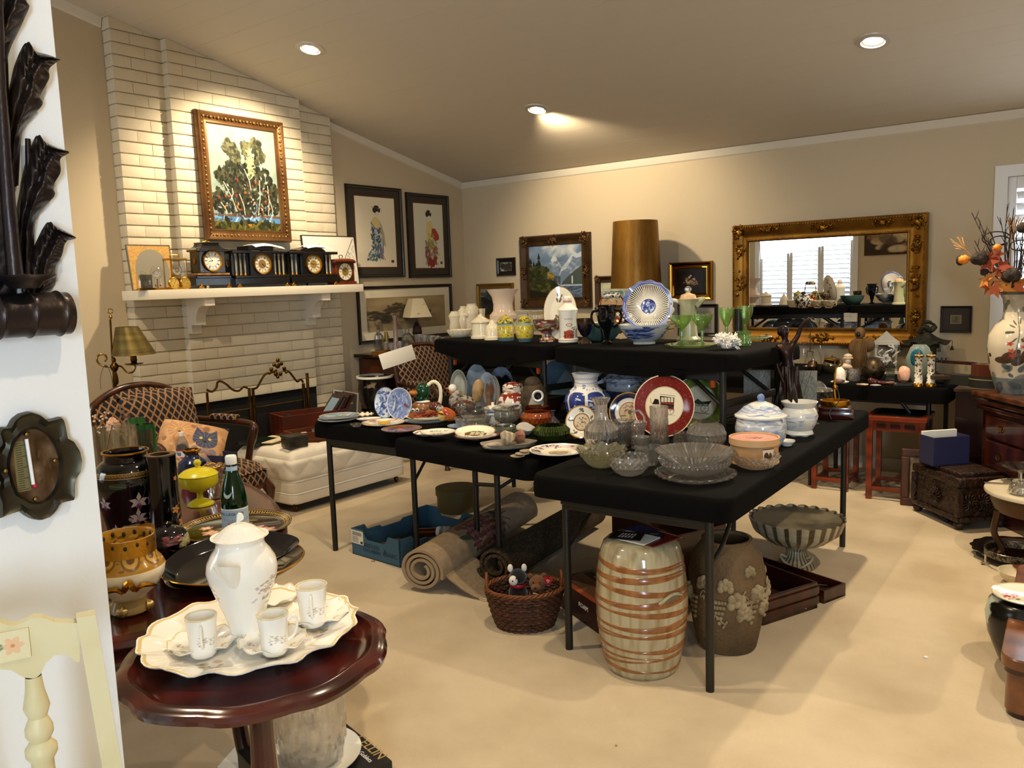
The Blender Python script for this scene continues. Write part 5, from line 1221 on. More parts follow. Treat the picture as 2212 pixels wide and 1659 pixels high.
o,w,h=frame_pts('gilt_mirror','large gilt mirror with carved corners and beaded edges on the back wall','B',(-2.656,1.874),(-1.225,.925),.135,.06,mat('gilt_frame','9a6a24',.36,metal=.85,noise=(6,'6d4616',.4,.75)),m_mirror,off=.01,tilt=0)
m_gor=mat('gilt_ornament','a8782c',.34,metal=.9,noise=(40,'5d3c12',.4,.7))
ornaments(o,w,h,.13,.06,m_gor,[(sx_*(w/2-.06),sz_*(h/2-.06),.06,.06)for sx_ in(-1,1)for sz_ in(-1,1)]+[(0,h/2-.06,.10,.04),(0,-h/2+.06,.10,.035),(w/2-.07,0,.035,.12),(-w/2+.07,0,.035,.12)]+[(sx_*.42,sz_*(h/2-.05),.10,.025)for sx_ in(-1,1)for sz_ in(-1,1)]+[(sx_*(w/2-.07),sz_*.26,.03,.06)for sx_ in(-1,1)for sz_ in(-1,1)],1.25,9)
def rectline(w,h,d,y):return[((-w/2+d,y,-h/2+d),(w/2-d,y,-h/2+d)),((w/2-d,y,-h/2+d),(w/2-d,y,h/2-d)),((w/2-d,y,h/2-d),(-w/2+d,y,h/2-d)),((-w/2+d,y,h/2-d),(-w/2+d,y,-h/2+d))]
beading(o,rectline(w,h,.018,-.062),.0085,m_gor);beading(o,rectline(w,h,.118,-.036),.005,m_gor)
iw,ih=w-.27,h-.27
g=G()
for sx_,sz_,dw,dh in((0,1,iw,.022),(0,-1,iw,.022),(1,0,.022,ih),(-1,0,.022,ih)):
 cx_,cz_=sx_*(iw/2-.011),sz_*(ih/2-.011)
 e=.0025;a=[(-dw/2,-dh/2),(dw/2,-dh/2),(dw/2,dh/2),(-dw/2,dh/2)]
 g.add([(cx_+x,-.0168-(e if(x*sx_<0 or z*sz_<0)else 0),cz_+z)for x,z in a],[(0,1,2,3)])
g.build('bevelled_edge',m_mirror,o,smooth=0)
cv=Cv(160,120,'2a2016',5);cv.spots(26,(.05,.1,.95,.9),.12,.16,['c9a878','8a6844','e0c8a0','3a2a1c','a8845a','5d4630'],.8,.5)
for nm,x0,z1,x1,z0,mm in(('figure_painting',-3.55,2.25,-2.75,1.72,pmat('figure_print',cv,.4)),):
 p=thing(nm,'framed painting of pale figures on the wall facing the gilt mirror','picture',((x0+x1)/2,-.998,(z0+z1)/2),PI)
 G().box((0,-.01,0),(x1-x0,.02,z1-z0)).build('frame_board',m_brownf,p,smooth=0);G().box((0,-.022,0),(x1-x0-.07,.004,z1-z0-.07)).build('print',mm,p,smooth=0)
 # ================================================================== folding tables with black fitted cloths
m_cloth=mat('black_tablecloth','060505',.95,bump=(500,.25,.003),spec=.12)
m_ptop=mat('grey_plastic_top','5d5a55',.6)
m_orange=mat('orange_clip','c8501e',.5)
def rr_outline(w,l,r,n=5):
 out=[]
 for cx_,cy_,a0 in((w/2-r,l/2-r,0),(-w/2+r,l/2-r,90),(-w/2+r,-l/2+r,180),(w/2-r,-l/2+r,270)):
  for k in range(n+1):
   a=math.radians(a0+90*k/n);out.append((cx_+r*math.cos(a),cy_+r*math.sin(a)))
 return out
def slab(w,l,r,levels):
 o=rr_outline(w,l,r);n=len(o);vs=[];fs=[]
 for(z,ins)in levels:
  for x,y in o:
   k=1-ins/max(.01,math.hypot(x,y));vs.append((x*k,y*k,z))
 for i in range(len(levels)-1):
  for j in range(n):fs.append((i*n+j,i*n+(j+1)%n,(i+1)*n+(j+1)%n,(i+1)*n+j))
 fs+=[tuple(range(n)),tuple(range((len(levels)-1)*n,len(levels)*n))]
 return vs,fs
def table(name,label,cx_,cy_,w,l,rz,zt,legs,cloth_label,drop=.085,legz=0,apron=True,sag=0,group='folding tables'):
 t=thing(name,label,'table',(cx_,cy_,0),rz,group)
 g=G();g.add(*slab(w-.012,l-.012,.05,[(zt-.05,0),(zt-.006,0)]));g.build('tabletop',m_ptop,t,smooth=30)
 pts={}
 for(x,y)in legs:G().tube([(x,y,zt-.05),(x,y,legz)],.0155,12).build('leg',m_blkpaint,t)
 ys=sorted(set(y for _,y in legs))
 for y in(min(ys),max(ys)):
  xs=[x for x,yy in legs if abs(yy-y)<.15]
  if len(xs)>1 and apron:
   G().box(((min(xs)+max(xs))/2,y,zt-.105),(max(xs)-min(xs),.02,.05),b=.003).build('crossbar',m_blkpaint,t,smooth=0)
 c=G();vs,fs=slab(w+.012,l+.012,.055,[(zt-drop,-.002),(zt-drop*.5,-.003),(zt-.016,0),(zt-.005,.004),(zt,.014)]);fs=fs[:-2]+fs[-1:]
 if sag:
  n=len(vs)//5
  vs=[(x,y,z-(sag*(math.sin(PI*(x/w+.5))**1.5 if abs(x)<w/2 else 0)*(1 if y<0 else.4)if i<2*n else 0))for i,(x,y,z)in enumerate(vs)]
  c.grid(lambda u,v:((u-.5)*(w-.06),-l/2-.008-.006*math.sin(u*23)*v,zt-.01-(drop-.01+sag*math.sin(PI*u)**1.3)*v),40,4)
 c.add(vs,fs)
 o=c.build('tablecloth',m_cloth,None,(cx_,cy_,0),rz,smooth=50);tag(o,cloth_label,'tablecloth')
 return t
ZL=.742
Aw,Al=.79,2.06
A0=Vector((-1.063,2.53,0));ra_=math.radians(2.0)
Ac=A0+Vector((-math.cos(ra_)*Aw/2-math.sin(ra_)*Al/2,-math.sin(ra_)*Aw/2+math.cos(ra_)*Al/2,0))
TA=table('folding_table','long folding table at the carpet aisle carrying the cut glass and tureens',Ac.x,Ac.y,Aw,Al,ra_,ZL,[(.29,-.93),(-.32,-.90),(.29,.94),(-.32,.94)],'black fitted tablecloth under the cut glass and the tureens')
rb_=math.radians(-6)
TB=table('folding_table','middle folding table of the row, set a little lower under the printed plates',-2.405,3.45,.93,1.36,rb_,ZL-.012,[(-.30,-.28),(-.02,-.40),(-.40,.6),(.38,.6)],'black fitted tablecloth on the lower middle table',apron=False)
TC=table('folding_table','folding table nearest the white daybed, with the blue plates on it',-3.31,3.84,.75,1.83,0,ZL,[(-.28,-.88),(.29,-.80),(-.28,.8),(.29,.8)],'black fitted tablecloth nearest the white daybed')
m_lab=mat('label_plate_print','cfccc2',.5)
def maker(t,x,y,z,k=1):
 text('LIFETIME',.017*k,m_lab,t,(x,y-.0015,z),(PI/2,0,0))
 g=G()
 for p,q in(((-.05,.014),(.05,.014)),((-.05,-.014),(.05,-.014)),((-.05,-.014),(-.055,0)),((-.055,0),(-.05,.014)),((.05,-.014),(.055,0)),((.055,0),(.05,.014))):
  g.tube([(x+p[0]*k,y,z+p[1]*k),(x+q[0]*k,y,z+q[1]*k)],.001,4)
 g.build('label_border',m_lab,t)
G().box((0,-.925,ZL-.115),(.60,.022,.07),b=.004).build('apron_panel',m_blkpaint,TA,smooth=0);maker(TA,.0,-.937,ZL-.115)
G().box((0,-.86,ZL-.115),(.55,.022,.06),b=.004).build('apron_panel',m_blkpaint,TC,smooth=0);maker(TC,-.02,-.872,ZL-.115,.9)
G().tube(spline([(.29,-.93,.46),(.315,-.86,.54),(.30,-.70,.66),(.24,-.55,.69)],6),.008,8).build('leg_brace',m_blkpaint,TA)
G().tube([(-.32,-.9,.42),(-.30,-.5,.66)],.008,8).build('leg_brace',m_blkpaint,TA)
G().tube([(.29,-.80,.45),(.30,-.72,.55),(.30,-.62,.67)],.008,8).build('leg_brace',m_blkpaint,TC)
G().tube([(-.30,-.28,.44),(-.02,-.40,.50)],.010,8).build('crossbar',m_blkpaint,TB);G().tube([(-.02,-.4,.48),(.12,-.1,.64)],.009,8).build('leg_brace',m_blkpaint,TB)
ZU=1.14
def raised(fl,frr,d,label,cl,sag,name='raised_table'):
 a=math.atan2(frr[1]-fl[1],frr[0]-fl[0]);w=math.hypot(frr[0]-fl[0],frr[1]-fl[1])
 c=Vector(((fl[0]+frr[0])/2,(fl[1]+frr[1])/2))+Vector((-math.sin(a),math.cos(a)))*d/2
 t=table(name,label,c.x,c.y,w,d,a,ZU,[(-w/2+.09,-d/2+.07),(w/2-.09,-d/2+.07),(-w/2+.09,d/2-.07),(w/2-.09,d/2-.07)],cl,.075,ZL+.001,True,sag,'raised tables')
 for sx_ in(-1,1):
  x=sx_*(w/2-.09)
  G().tube([(x,-d/2+.07,ZL+.10),(x,d/2-.07,ZL+.10)],.009,8).build('end_bar',m_blkpaint,t)
  G().box((x,0,ZL+.16),(.012,d-.16,.035),b=.002).build('end_bar',m_blkpaint,t)
  G().tube([(x,-d/2+.09,ZL+.14),(x-sx_*.28,-d/2+.12,ZU-.06)],.010,8).build('leg_brace',m_blkpaint,t)
  G().tube([(x,d/2-.09,ZL+.14),(x-sx_*.28,d/2-.12,ZU-.06)],.010,8).build('leg_brace',m_blkpaint,t)
  G().box((x-sx_*.05,-d/2+.07,ZL+.27),(.02,.018,.07),b=.006).build('latch_clip',m_orange,t)
 return t,a
TUL,aL=raised((-3.585,3.84),(-2.51,3.545),.60,'raised folding table carrying the white ceramics and ginger jars','black tablecloth sagging under the white ceramics',.06)
TUR,aR=raised((-2.445,3.53),(-1.405,3.40),.66,'raised folding table carrying the blue bowl and green stemware','black tablecloth under the blue bowl and green stemware',.05)
# ================================================================== plates
def plate_cv(name,bg,fn,size=256,seed=3):
 c=Cv(size,size,bg,seed);fn(c);return pmat(name,c,.1,coat=.3)
PP=lambda r:[(0,.004),(r*.55,.004),(r*.62,.005),(r*.7,.009),(r,.017),(r*.995,.0135),(r*.7,.005),(r*.58,0),(0,0)]
def plate(name,label,px,py,rp,m,z=ZL,group=None,flute=None,sy=1,rz=0,prof=None,tilt=0,k=1,cat='plate'):
 P=atz(px,py,z+.01);r=rp*mpp(P)
 pr=[(a,b*k)for a,b in(prof(r)if prof else PP(r))]
 o=G().lathe(pr,56,flute=flute(r)if flute else None,planar=r,sy=sy).build(name,m,None,(P.x,P.y,z+.0012),rot=(tilt,0,facing(P)+rz));return tag(o,label,cat,group)
def stand_plate(name,label,px,py,ry,m,z=ZL,tilt=14,yaw=0,k=1,back=0,easel=True,cat='plate',group=None,sx=1):
 B_=atz(px,py+ry,z);s=mpp(B_);r=ry*s*1.02
 P=B_+Vector((0,0,r*math.cos(math.radians(tilt))+.004))
 d=Vector((P.x,P.y,0)).normalized();P+=d*(r*math.sin(math.radians(tilt))+back)
 o=thing(name,label,cat,P,facing(P)+math.radians(yaw),group)
 T=Matrix.Rotation(math.radians(90-tilt),4,'X')
 G().lathe([(a,b*k)for a,b in PP(r)],56,planar=r,M=T@Matrix.Diagonal((sx,1,1,1))).build('plate_body',m,o)
 if easel:
  for sx_ in(-.35,.35):
   x=sx_*r;b=-r*math.cos(math.radians(tilt))
   G().tube([(x,-.03-r*.2,b),(x,.0,b-.0),(x,r*.3+.03,b),(x*.6,r*.05+.02,0)],.003,6).build('easel_leg',m_blkpaint,o)
 return o
m_bw=plate_cv('blue_scene_plate','7f96a8',lambda c:(c.cloud(6,.25),c.spots(40,(.1,.1,.9,.9),.14,.05,['a9b8c0','5d7488','c9cfd0','6d8090','8d8a80'],.5,.6),c.ring(.93,1,'b4b9b8')))
plate('stacked_plate','grey-blue scenic plate, lower of the stack nearest the daybed',730,906,43,m_bw,group='blue stacked plates')
plate('stacked_plate','grey-blue scenic plate, upper of the stack nearest the daybed',733,900,43,m_bw,z=ZL+.017,group='blue stacked plates')
plate('ruffled_dish','small cream ruffled dish behind the blue plate stack',786,897,21,m_ivory,flute=lambda r:scal(12,.08,r))
plate('oval_dish','small white oval dish with sprigs beside the blue plates',797,906,27,m_saucw,sy=.55)
plate('glass_coaster','flat clear glass coaster at the table edge',770,918,14,m_flint,cat='coaster')
cvp=lambda c:(c.spots(40,(.05,.05,.95,.95),.07,.05,['d8a48a','c9b27a','b06a58','9aa070','e0c9a0'],.7,.3),c.ring(0,.6,'efe9da'),c.ring(.93,1,'c9a870'))
plate('floral_plate','cream plate with a rim of autumn flowers under the yellow bowl',829,914,47,plate_cv('floral_rim_plate','efe6d2',cvp))
vessel('yellow_bowl','tiny white bowl with bright yellow inside on the floral plate','bowl',830,917,ZL+.009,[(9,0),(12,2),(18,9)],plate_cv('yellow_inside','f0ece0',lambda c:c.ring(0,.86,'e8b820')),planar=0)
P=atz(830,912,ZL+.012);s=mpp(P);tag(G().lathe([(0,.012),(15*s,.014)],24).build('yellow_filling',mat('yolk_yellow','e2a90c',.3),None,(P.x,P.y,ZL+.008)),'yellow glaze filling the tiny bowl','bowl')
m_bt1=plate_cv('blue_toile','dfe3e6',lambda c:(c.spots(160,(.1,.1,.9,.9),.05,.035,['4a68a8','7088bc','33508e','c9d2e0'],.8),c.ring(.94,1,'8d9cc0')))
m_bt2=plate_cv('blue_feather','7f90bc',lambda c:(c.spots(120,(0,0,1,1),.09,.02,['4f68a4','a9b6d2','6078b0','c0c9dc'],.7,.3),c.ell(.72,.45,.1,.04,'8a2c3a',1,-.5),c.ell(.8,.42,.07,.03,'3f6a4a',1,-.5),c.ring(.94,1,'d8dce4')))
stand_plate('display_plate','blue and white floral plate propped up at the daybed end of the table',838,872,33,m_bt1,yaw=-48,tilt=8)
stand_plate('display_plate','mottled blue plate with a small red bird, propped up',868,874,34,m_bt2,yaw=-40,tilt=8)
plate('bronze_plate','coppery scenic plate with a dark rim on the table front',868,928,44,plate_cv('copper_scene_plate','7a5240',lambda c:(c.cloud(7,.3),c.spots(50,(.2,.2,.8,.8),.1,.07,['b06a3a','4a3444','8d4a5a','c9884a','5d4a5a'],.7,.5),c.ring(.8,.92,'8a5a3c'),c.ring(.92,1,'5d4638'))))
plate('octagonal_plate','white octagonal plate with red border under the city plate',921,936,28,plate_cv('red_border_plate','efe6d6',lambda c:c.ring(.75,.85,'9a3a34')),flute=lambda r:(lambda a,q,z:(q*(1+.04*math.cos(8*a)),z)))
def cityplate(c):
 c.ring(.98,1.0,'b09a70');c.spots(60,(.28,.3,.72,.62),.035,.018,['5d5448','8a7f6d','3f3a34'],.7)
 for t,a in(('x',0),):
  for k in range(9):an=math.radians(140-12*k);c.rect(.5+.33*math.cos(an)-.012,.46+.34*math.sin(an)-.025,.5+.33*math.cos(an)+.012,.46+.34*math.sin(an)+.025,'4a443c',.8)
o=plate('souvenir_plate','white souvenir plate lettered CITY OF with a sketched map',946,935,38,plate_cv('city_plate','efe9da',lambda c:(c.ring(.975,1,'b09a70'),c.spots(70,(.25,.25,.75,.6),.03,.016,['5d5448','8a7f6d','3f3a34'],.7),c.ring(.50,.51,'8a8070'))),z=ZL+.012)
text('CITY OF',.028,mat('plate_ink','3f3a34',.5),o,(.012,.044,.0105),(0,0,0))
plate('square_plate','pale squared plate with red edge under the crate plate',1030,943,46,plate_cv('red_edge_plate','e6e2da',lambda c:c.ring(.9,1.3,'8a3a3a')),flute=lambda r:(lambda a,q,z:(q*(1+.05*math.cos(4*a)),z)))
def crate(c):
 c.ring(.965,.985,'6d5a34');c.poly([(.25,.4),(.55,.28),(.78,.42),(.72,.62),(.45,.7),(.25,.58)],'6b5a30');c.spots(50,(.24,.3,.78,.7),.03,.02,['4a4424','7d6a3a','3a3018'],.8)
 for i in range(3):
  for j in range(2):x,y=.36+i*.12+j*.03,.42+j*.12+i*-.02;c.poly([(x,y),(x+.1,y-.03),(x+.12,y+.07),(x+.02,y+.1)],'d8c9a8')
 c.ell(.84,.3,.04,.03,'3a3434')
plate('crate_plate','cream plate printed with a straw-packed crate, resting tilted on another',1026,934,44,plate_cv('crate_plate_print','efe6cc',crate),z=ZL+.03,tilt=.12)
def border_plate(c):c.ring(.62,.93,'cfc4bc');c.spots(130,(0,0,1,1),.03,.03,['7a5a54','3a3a58','a88a80','544a5a'],.8,0,lambda x,y:.31<math.hypot(x-.5,y-.5)<.46);c.ring(.93,1,'efe9dc');c.ell(.5,.45,.17,.15,'b09878',.8);c.spots(20,(.36,.34,.64,.56),.04,.03,['8a7a64','c9b498'],.6)
plate('border_plate','large white plate with a dark patterned border, beside the cut glass',1206,974,63,plate_cv('border_plate_print','f2ead6',border_plate))
P=atz(1098,962,ZL+.01);s=mpp(P)
m_stone=mat('pale_stone','8a8272',.6,noise=(14,'6d6656',.4,.7))
o=tag(G().lathe([(0,.006),(50*s,.008),(60*s,.022),(62*s,.024),(56*s,.006),(46*s,0),(0,0)],40,sy=.62,flute=fl(7,.03)).build('stone_dish',m_stone,None,(P.x,P.y,ZL+.001),facing(P)+.12),'long grey soapstone dish filled with rocks and shells','dish')
def rock(name,label,px,py,r3,m,z=ZL,seed=1,cat='rock',rz=0,n=5):
 P=atz(px,py,z);s=mpp(P);rg=random.Random(seed);ks=[(Vector((rg.gauss(0,1),rg.gauss(0,1),rg.gauss(0,1))).normalized(),.62+.3*rg.random())for _ in range(15)]
 def f(v):
  q=1.05+.02*math.sin(9*v.x+4*v.z)
  for k,d in ks:
   t=v.dot(k)
   if t>.01:q=min(q,d/t)
  return q
 o=G().ball((0,0,r3[2]*s*.85),[a*s for a in r3],22,14,f=f).build(name,m,None,(P.x,P.y,z),facing(P)+rz,smooth=22);return tag(o,label,cat)
rock('petrified_wood','red-brown petrified wood chunk in the soapstone dish',1120,958,(17,12,17),mat('petrified','5d3426',.6,noise=(18,'a8745a',.4,.7)),ZL+.008,4)
rock('seashell','cream ribbed seashell in the soapstone dish',1096,962,(18,12,20),mat('shell_cream','b8a88c',.5,wave=(14,'94846a',3,'X')),ZL+.008,8,'shell')
rock('coral_lump','pale coral lump at the near end of the soapstone dish',1064,968,(22,12,8),mat('coral_lump','b4a48c',.8,noise=(40,'8d7f6a',.4,.7)),ZL+.008,9)
rock('crumpled_cloth','grey crumpled cloth lying behind the petrified wood',1135,938,(26,16,14),mat('grey_cloth','b4aea4',.9),ZL,12,'cloth')
for i,(px,py)in enumerate(((1118,983),(1128,978),(1138,972))):
 plate('wood_coaster',['pale wooden coaster nearest the table edge','pale wooden coaster in the middle of three','pale wooden coaster touching the patterned plate'][i],px,py,16,mat('pale_wood_coaster','8d7f68',.6),z=ZL+.003*i,group='three wooden coasters',k=.4,cat='coaster')
 # ================================================================== birds and jars
def figure(name,label,cat,px,py,z,blobs,group=None,rz=0):
 P=stand(px,py,z,6);s=mpp(P);o=thing(name,label,cat,P,facing(P)+rz,group)
 for nm,m,bl in blobs:
  g=G()
  for b in bl:
   M=Matrix.Rotation(b[6],3,'Y')if len(b)>6 else None
   g.ball((b[0]*s,b[1]*s,b[2]*s),(b[3]*s,b[4]*s,b[5]*s),16,10,M=M)
  g.build(nm,m,o,smooth=60)
 o['s']=s;o['v']=s;return o
m_gr=mat('mallard_green','0f3a22',.1,coat=.4);m_br=mat('duck_brown','5a2c1a',.12,coat=.4,noise=(16,'2c1610',.4,.7));m_bill=mat('bill_yellow','b8702a',.2)
m_tanc=mat('tan_glaze','9a6a42',.2,noise=(10,'6d4428',.4,.7));m_blkb=mat('black_glaze','0c0c0c',.1);m_redg=mat('red_glaze','a02c1c',.2,noise=(14,'d88a3a',.4,.65));m_speck=mat('speckled_hen','a89c8c',.3,noise=(60,'3a322c',.45,.6));m_tanl=mat('tail_tan','a8875a',.4,noise=(20,'4a3a2a',.5,.75));m_dkglaze=mat('dark_glaze','241a1a',.12,coat=.4)
o=figure('duck_pitcher','ceramic mallard pitcher with glossy green head, orange bill and looped handle','pitcher',914,902,ZL,[('body',m_tanc,[(0,4,18,26,18,20)]),('collar',m_porc,[(2,0,34,15,13,4)]),('head',m_gr,[(2,0,56,16,14,20),(-2,0,42,12,11,12)]),('bill',m_bill,[(-18,-4,54,12,8,6)])])
part_tube(o,'handle',[(12,68,0),(26,76,0),(38,66,0),(40,44,0),(34,22,0),(24,14,0)],[4,4,4,4,5,5],m_ivory)
figure('goose_figurine','glossy brown curled goose figurine beside the mallard pitcher','figurine',940,908,ZL,[('body',m_tanc,[(-6,0,12,18,10,12)]),('neck',m_br,[(2,0,28,14,8,12),(8,0,16,8,7,14)]),('breast',m_porc,[(2,-5,10,12,6,8)])])
figure('owl_figurine','small owl figurine with big white eyes in front of the mallard pitcher','figurine',897,906,ZL,[('body',m_tanc,[(0,0,12,11,8,13)]),('eyes',m_porc,[(-4,-7,20,4,3,5),(5,-7,20,4,3,5)]),('pupils',m_blkb,[(-4,-9.5,20,2,1.5,2),(5,-9.5,20,2,1.5,2)]),('breast',mat('owl_yellow','b8962c',.3),[(0,-6,8,6,4,7)])])
figure('bird_figurine','red, yellow and black songbird figurine','figurine',965,912,ZL,[('body',m_redg,[(2,0,16,22,11,14,.5)]),('breast',mat('bird_yellow','c9a83a',.25),[(-10,-3,15,10,9,12)]),('head',m_speck,[(-13,0,29,9,8,8)]),('tail',m_blkb,[(24,0,10,12,6,4,.3)])])
figure('duck_figurine','dark glossy duck figurine with a white neck ring','figurine',1003,906,ZL+.0,[('body',m_br,[(0,0,24,28,14,17)]),('wing',m_dkglaze,[(-4,-10,24,16,6,9)]),('base',m_porc,[(0,0,5,22,12,6)])])
figure('rooster_figurine','speckled hen figurine with a red comb and raised tan tail','figurine',1000,898,ZL,[('body',m_speck,[(0,0,26,30,14,18),(-14,0,36,14,11,22,.4)]),('head',m_porc,[(-20,0,60,9,7,9)]),('comb',m_redg,[(-24,-2,52,4,3,5)]),('beak',m_bill,[(-30,0,60,5,3,2)]),('tail',m_tanl,[(34,0,52,13,7,26,.15)]),('foot_base',m_porc,[(-4,0,3,26,14,5)])])
lf=thing('leaf_platter','stacked oval platters heaped with red and amber glass leaves','platter',atz(922,912,ZL),facing(atz(922,912,ZL)))
s=mpp(atz(922,912,ZL))
G().lathe([(0,.004),(40*s,.004),(50*s,.014),(52*s,.016),(50*s,.012),(38*s,0),(0,0)],40,sy=.62).build('lower_platter',m_porc,lf);G().lathe([(0,.022),(36*s,.022),(52*s,.034),(54*s,.036),(51*s,.031),(34*s,.017),(0,.017)],40,(6*s,6*s,0),sy=.6).build('upper_platter',m_porc,lf)
rg=random.Random(8)
for mm,nm in((mat('amber_leaf','8a4414',.15),'amber_leaves'),(mat('red_leaf','6d1c12',.15),'red_leaves')):
 g=G()
 for k in range(22):g.ball((rg.uniform(-36,40)*s,rg.uniform(-16,22)*s,.034+rg.random()*.014),(9*s,6*s,2.5*s),8,5,M=Matrix.Rotation(rg.random()*3,3,'Z')@Matrix.Rotation(rg.uniform(-.5,.5),3,'X'))
 stuff(g.build(nm,mm,lf,smooth=70))
o=figure('glass_hen','clear pressed glass covered hen dish','dish',1022,925,ZL,[('hen_lid',m_flint,[(6,0,36,32,20,20),(-24,0,48,11,9,17,.3)])])
s=o['s'];G().lathe(hollow([(26*s,0),(34*s,8*s),(40*s,20*s),(39*s,24*s)],.003),40,flute=fl(24,.02),sy=.7).build('nest_base',m_crystal,o,smooth=15)
cut_bowl('pressed_dish','small pressed glass dish leaning before the glass hen','dish',1030,930,ZL,[(14,0),(24,6),(27,10)],26,.03,2)
plate('blue_saucer','plain pale blue saucer between the plates and the glass hen',990,922,24,mat('pale_blue_glaze','8da0b8',.15))
cvj=Cv(256,128,'e8e2d8',5);cvj.spots(40,(0,.2,1,.8),.04,.08,['2a4a80','3a5a90'],.8)
v=vessel('blue_jar','small blue and white lidded jar behind the glass hen','jar',1066,918,ZL,[(15,0),(17,4),(17,34)],pmat('blue_jar_print',cvj,.12),hol=True)
part_lathe(v,'lid',[(20,34),(20,36),(12,39),(4,40),(3,43),(4,46),(0,47)],m_porc)
cvi=Cv(512,256,'e6dece',9);cvi.spots(90,(0,0,1,1),.03,.05,['8a3020','2a2c48','b0702c','8a3020','4a2a20'],.85);cvi.rect(0,.84,1,.93,'7a2a1c')
for k in range(8):cvi.poly([(k/8,.84),(k/8+.06,.84),(k/8+.03,.6)],'8a3020')
v=vessel('imari_jar','red, white and navy lidded ginger jar in the middle of the lower table','jar',1108,905,ZL,[(18,0),(26,12),(31,30),(30,44),(22,54),(18,57)],pmat('imari_jar_print',cvi,.1,coat=.3),seg=48)
part_lathe(v,'lid',[(20,56),(21,60),(20,70),(14,75),(0,77)],pmat('imari_lid_print',cvi,.1,coat=.3))
v=vessel('imari_pitcher','small patterned pitcher with round handle behind the ginger jar','pitcher',1120,888,ZL,[(16,0),(20,14),(16,34),(12,44)],mat('imari_pitcher_print','c9c0b4',.15,noise=(22,'2a2c48',.45,.6)),hol=True)
part_tube(v,'handle',[(-2,40,-10),(2,56,-12),(10,52,-12),(8,38,-10)],3,m_porc)
cut_bowl('footed_bowl','clear footed glass bowl in front of the ginger jar','bowl',1096,930,ZL,[(20,0),(14,3),(9,8),(10,12),(24,20),(27,30),(26,40),(32,46)],20,.03,3,m_flint,th=.002)
cut_bowl('glass_ashtray','heavy grey glass ashtray in front of the footed bowl','ashtray',1087,940,ZL,[(26,0),(30,6),(32,12),(27,16)],12,.02,2,m_smoke,th=.006)
m_carn=mat('carnival_glass','b0561c',.12,trans=.45,ior=1.5,coat=.6,noise=(10,'8a3a14',.4,.7));m_amb=mat('amber_glass','8a3a08',.05,trans=.85)
cut_bowl('carnival_bowl','orange iridescent carnival glass bowl, lower of the nested pair','bowl',1160,928,ZL,[(18,0),(24,4),(33,14),(35,26),(28,36)],22,.02,4,m_carn,th=.003)
vessel('amber_bowl','clear amber glass bowl nested in the carnival bowl','bowl',1160,910,ZL+.012,[(14,0),(20,6),(24,18),(27,30)],m_amb,th=.002)
vessel('terracotta_bowl','wide brown earthenware bowl on the lower table, at the back','bowl',1190,890,ZL,[(18,0),(22,4),(28,20),(36,30)],mat('earthenware','4a2412',.35,noise=(20,'33180c',.4,.7)),th=.004)
v=vessel('perfume_bottle','squat lilac glass perfume bottle with wide lip','bottle',1195,928,ZL,[(13,0),(16,5),(15,14),(8,22),(3.5,27),(3.5,36),(7,39)],mat('lilac_glass','8d7888',.05,trans=.8),th=.002)
cut_bowl('green_bowl','olive green ribbed glass bowl near the table front','bowl',1192,957,ZL,[(20,0),(30,6),(38,18),(38,26),(30,34),(28,35)],40,.03,1,mat('olive_glass','5f7332',.03,trans=.85,ior=1.5),th=.003,seg=160)
for i,(px,py,ry,yaw,cfn,lb)in enumerate(((996,842,38,-62,lambda c:(c.cloud(6,.2),c.ring(.7,.95,'8d9088')),'pale grey-green plate on edge behind the hen figurine'),(1036,838,46,-58,lambda c:(c.cloud(5,.2),c.spots(20,(.3,.1,.8,.6),.14,.1,['5d4a30','3a342a','7a6a50'],.7,.4)),'tall grey-blue scenic plate on edge behind the hen'),(1058,852,42,-64,lambda c:(c.cloud(5,.2),c.spots(30,(.1,.1,.9,.7),.12,.1,['7a4a28','3a4a6a','8d6a48'],.7,.4)),'scenic plate on edge with blue sky and brown hills'),(1068,856,40,-64,lambda c:c.ring(.8,1,'8d8a80'),'white plate on edge between the scenic plates'),(1088,842,44,-52,lambda c:(c.spots(26,(.1,0,.9,.7),.16,.14,['1c1a1c','2c2a2a','121012'],.9,.2),c.cloud(6,.15)),'grey plate with black cows on edge at the back'))):
 stand_plate('upright_plate',lb,px,py,ry,plate_cv('upright_plate_print_%d'%i,['a9b0aa','8496a8','8d9cb4','d8d4c8','7f8ca0'][i],cfn),yaw=yaw,tilt=4,k=.8,back=.08,easel=False)
stand_plate('blue_platter','large plain slate-blue platter propped at the back under the raised table',1212,826,46,mat('slate_blue_glaze','4f6578',.2),yaw=12,tilt=10,back=.02)
stand_plate('blue_platter','second slate-blue platter half hidden behind the red coach plate',1412,850,36,MATS['slate_blue_glaze'],yaw=-10,tilt=12)
o=figure('carved_birdhouse','brown carved owl-like birdhouse with a ringed round opening','birdhouse',1155,905,ZL,[('body',mat('carved_bark','4a3a24',.7,noise=(16,'2a2014',.4,.7),bump=(30,.5,.01)),[(0,0,40,30,20,44),(-2,0,78,18,14,14)]),('face',mat('face_plaster','a09888',.6),[(4,-14,28,18,10,30)])])
s=o['s'];G().lathe([(8*s,0),(11*s,3*s),(13*s,0),(11*s,-3*s)],24,M=Matrix.Translation((8*s,-24*s,52*s))@Matrix.Rotation(PI/2,4,'X')).build('ring',m_porc,o);G().lathe([(0,0),(9*s,0)],20,M=Matrix.Translation((8*s,-23.4*s,52*s))@Matrix.Rotation(PI/2,4,'X')).build('opening',m_blkb,o)
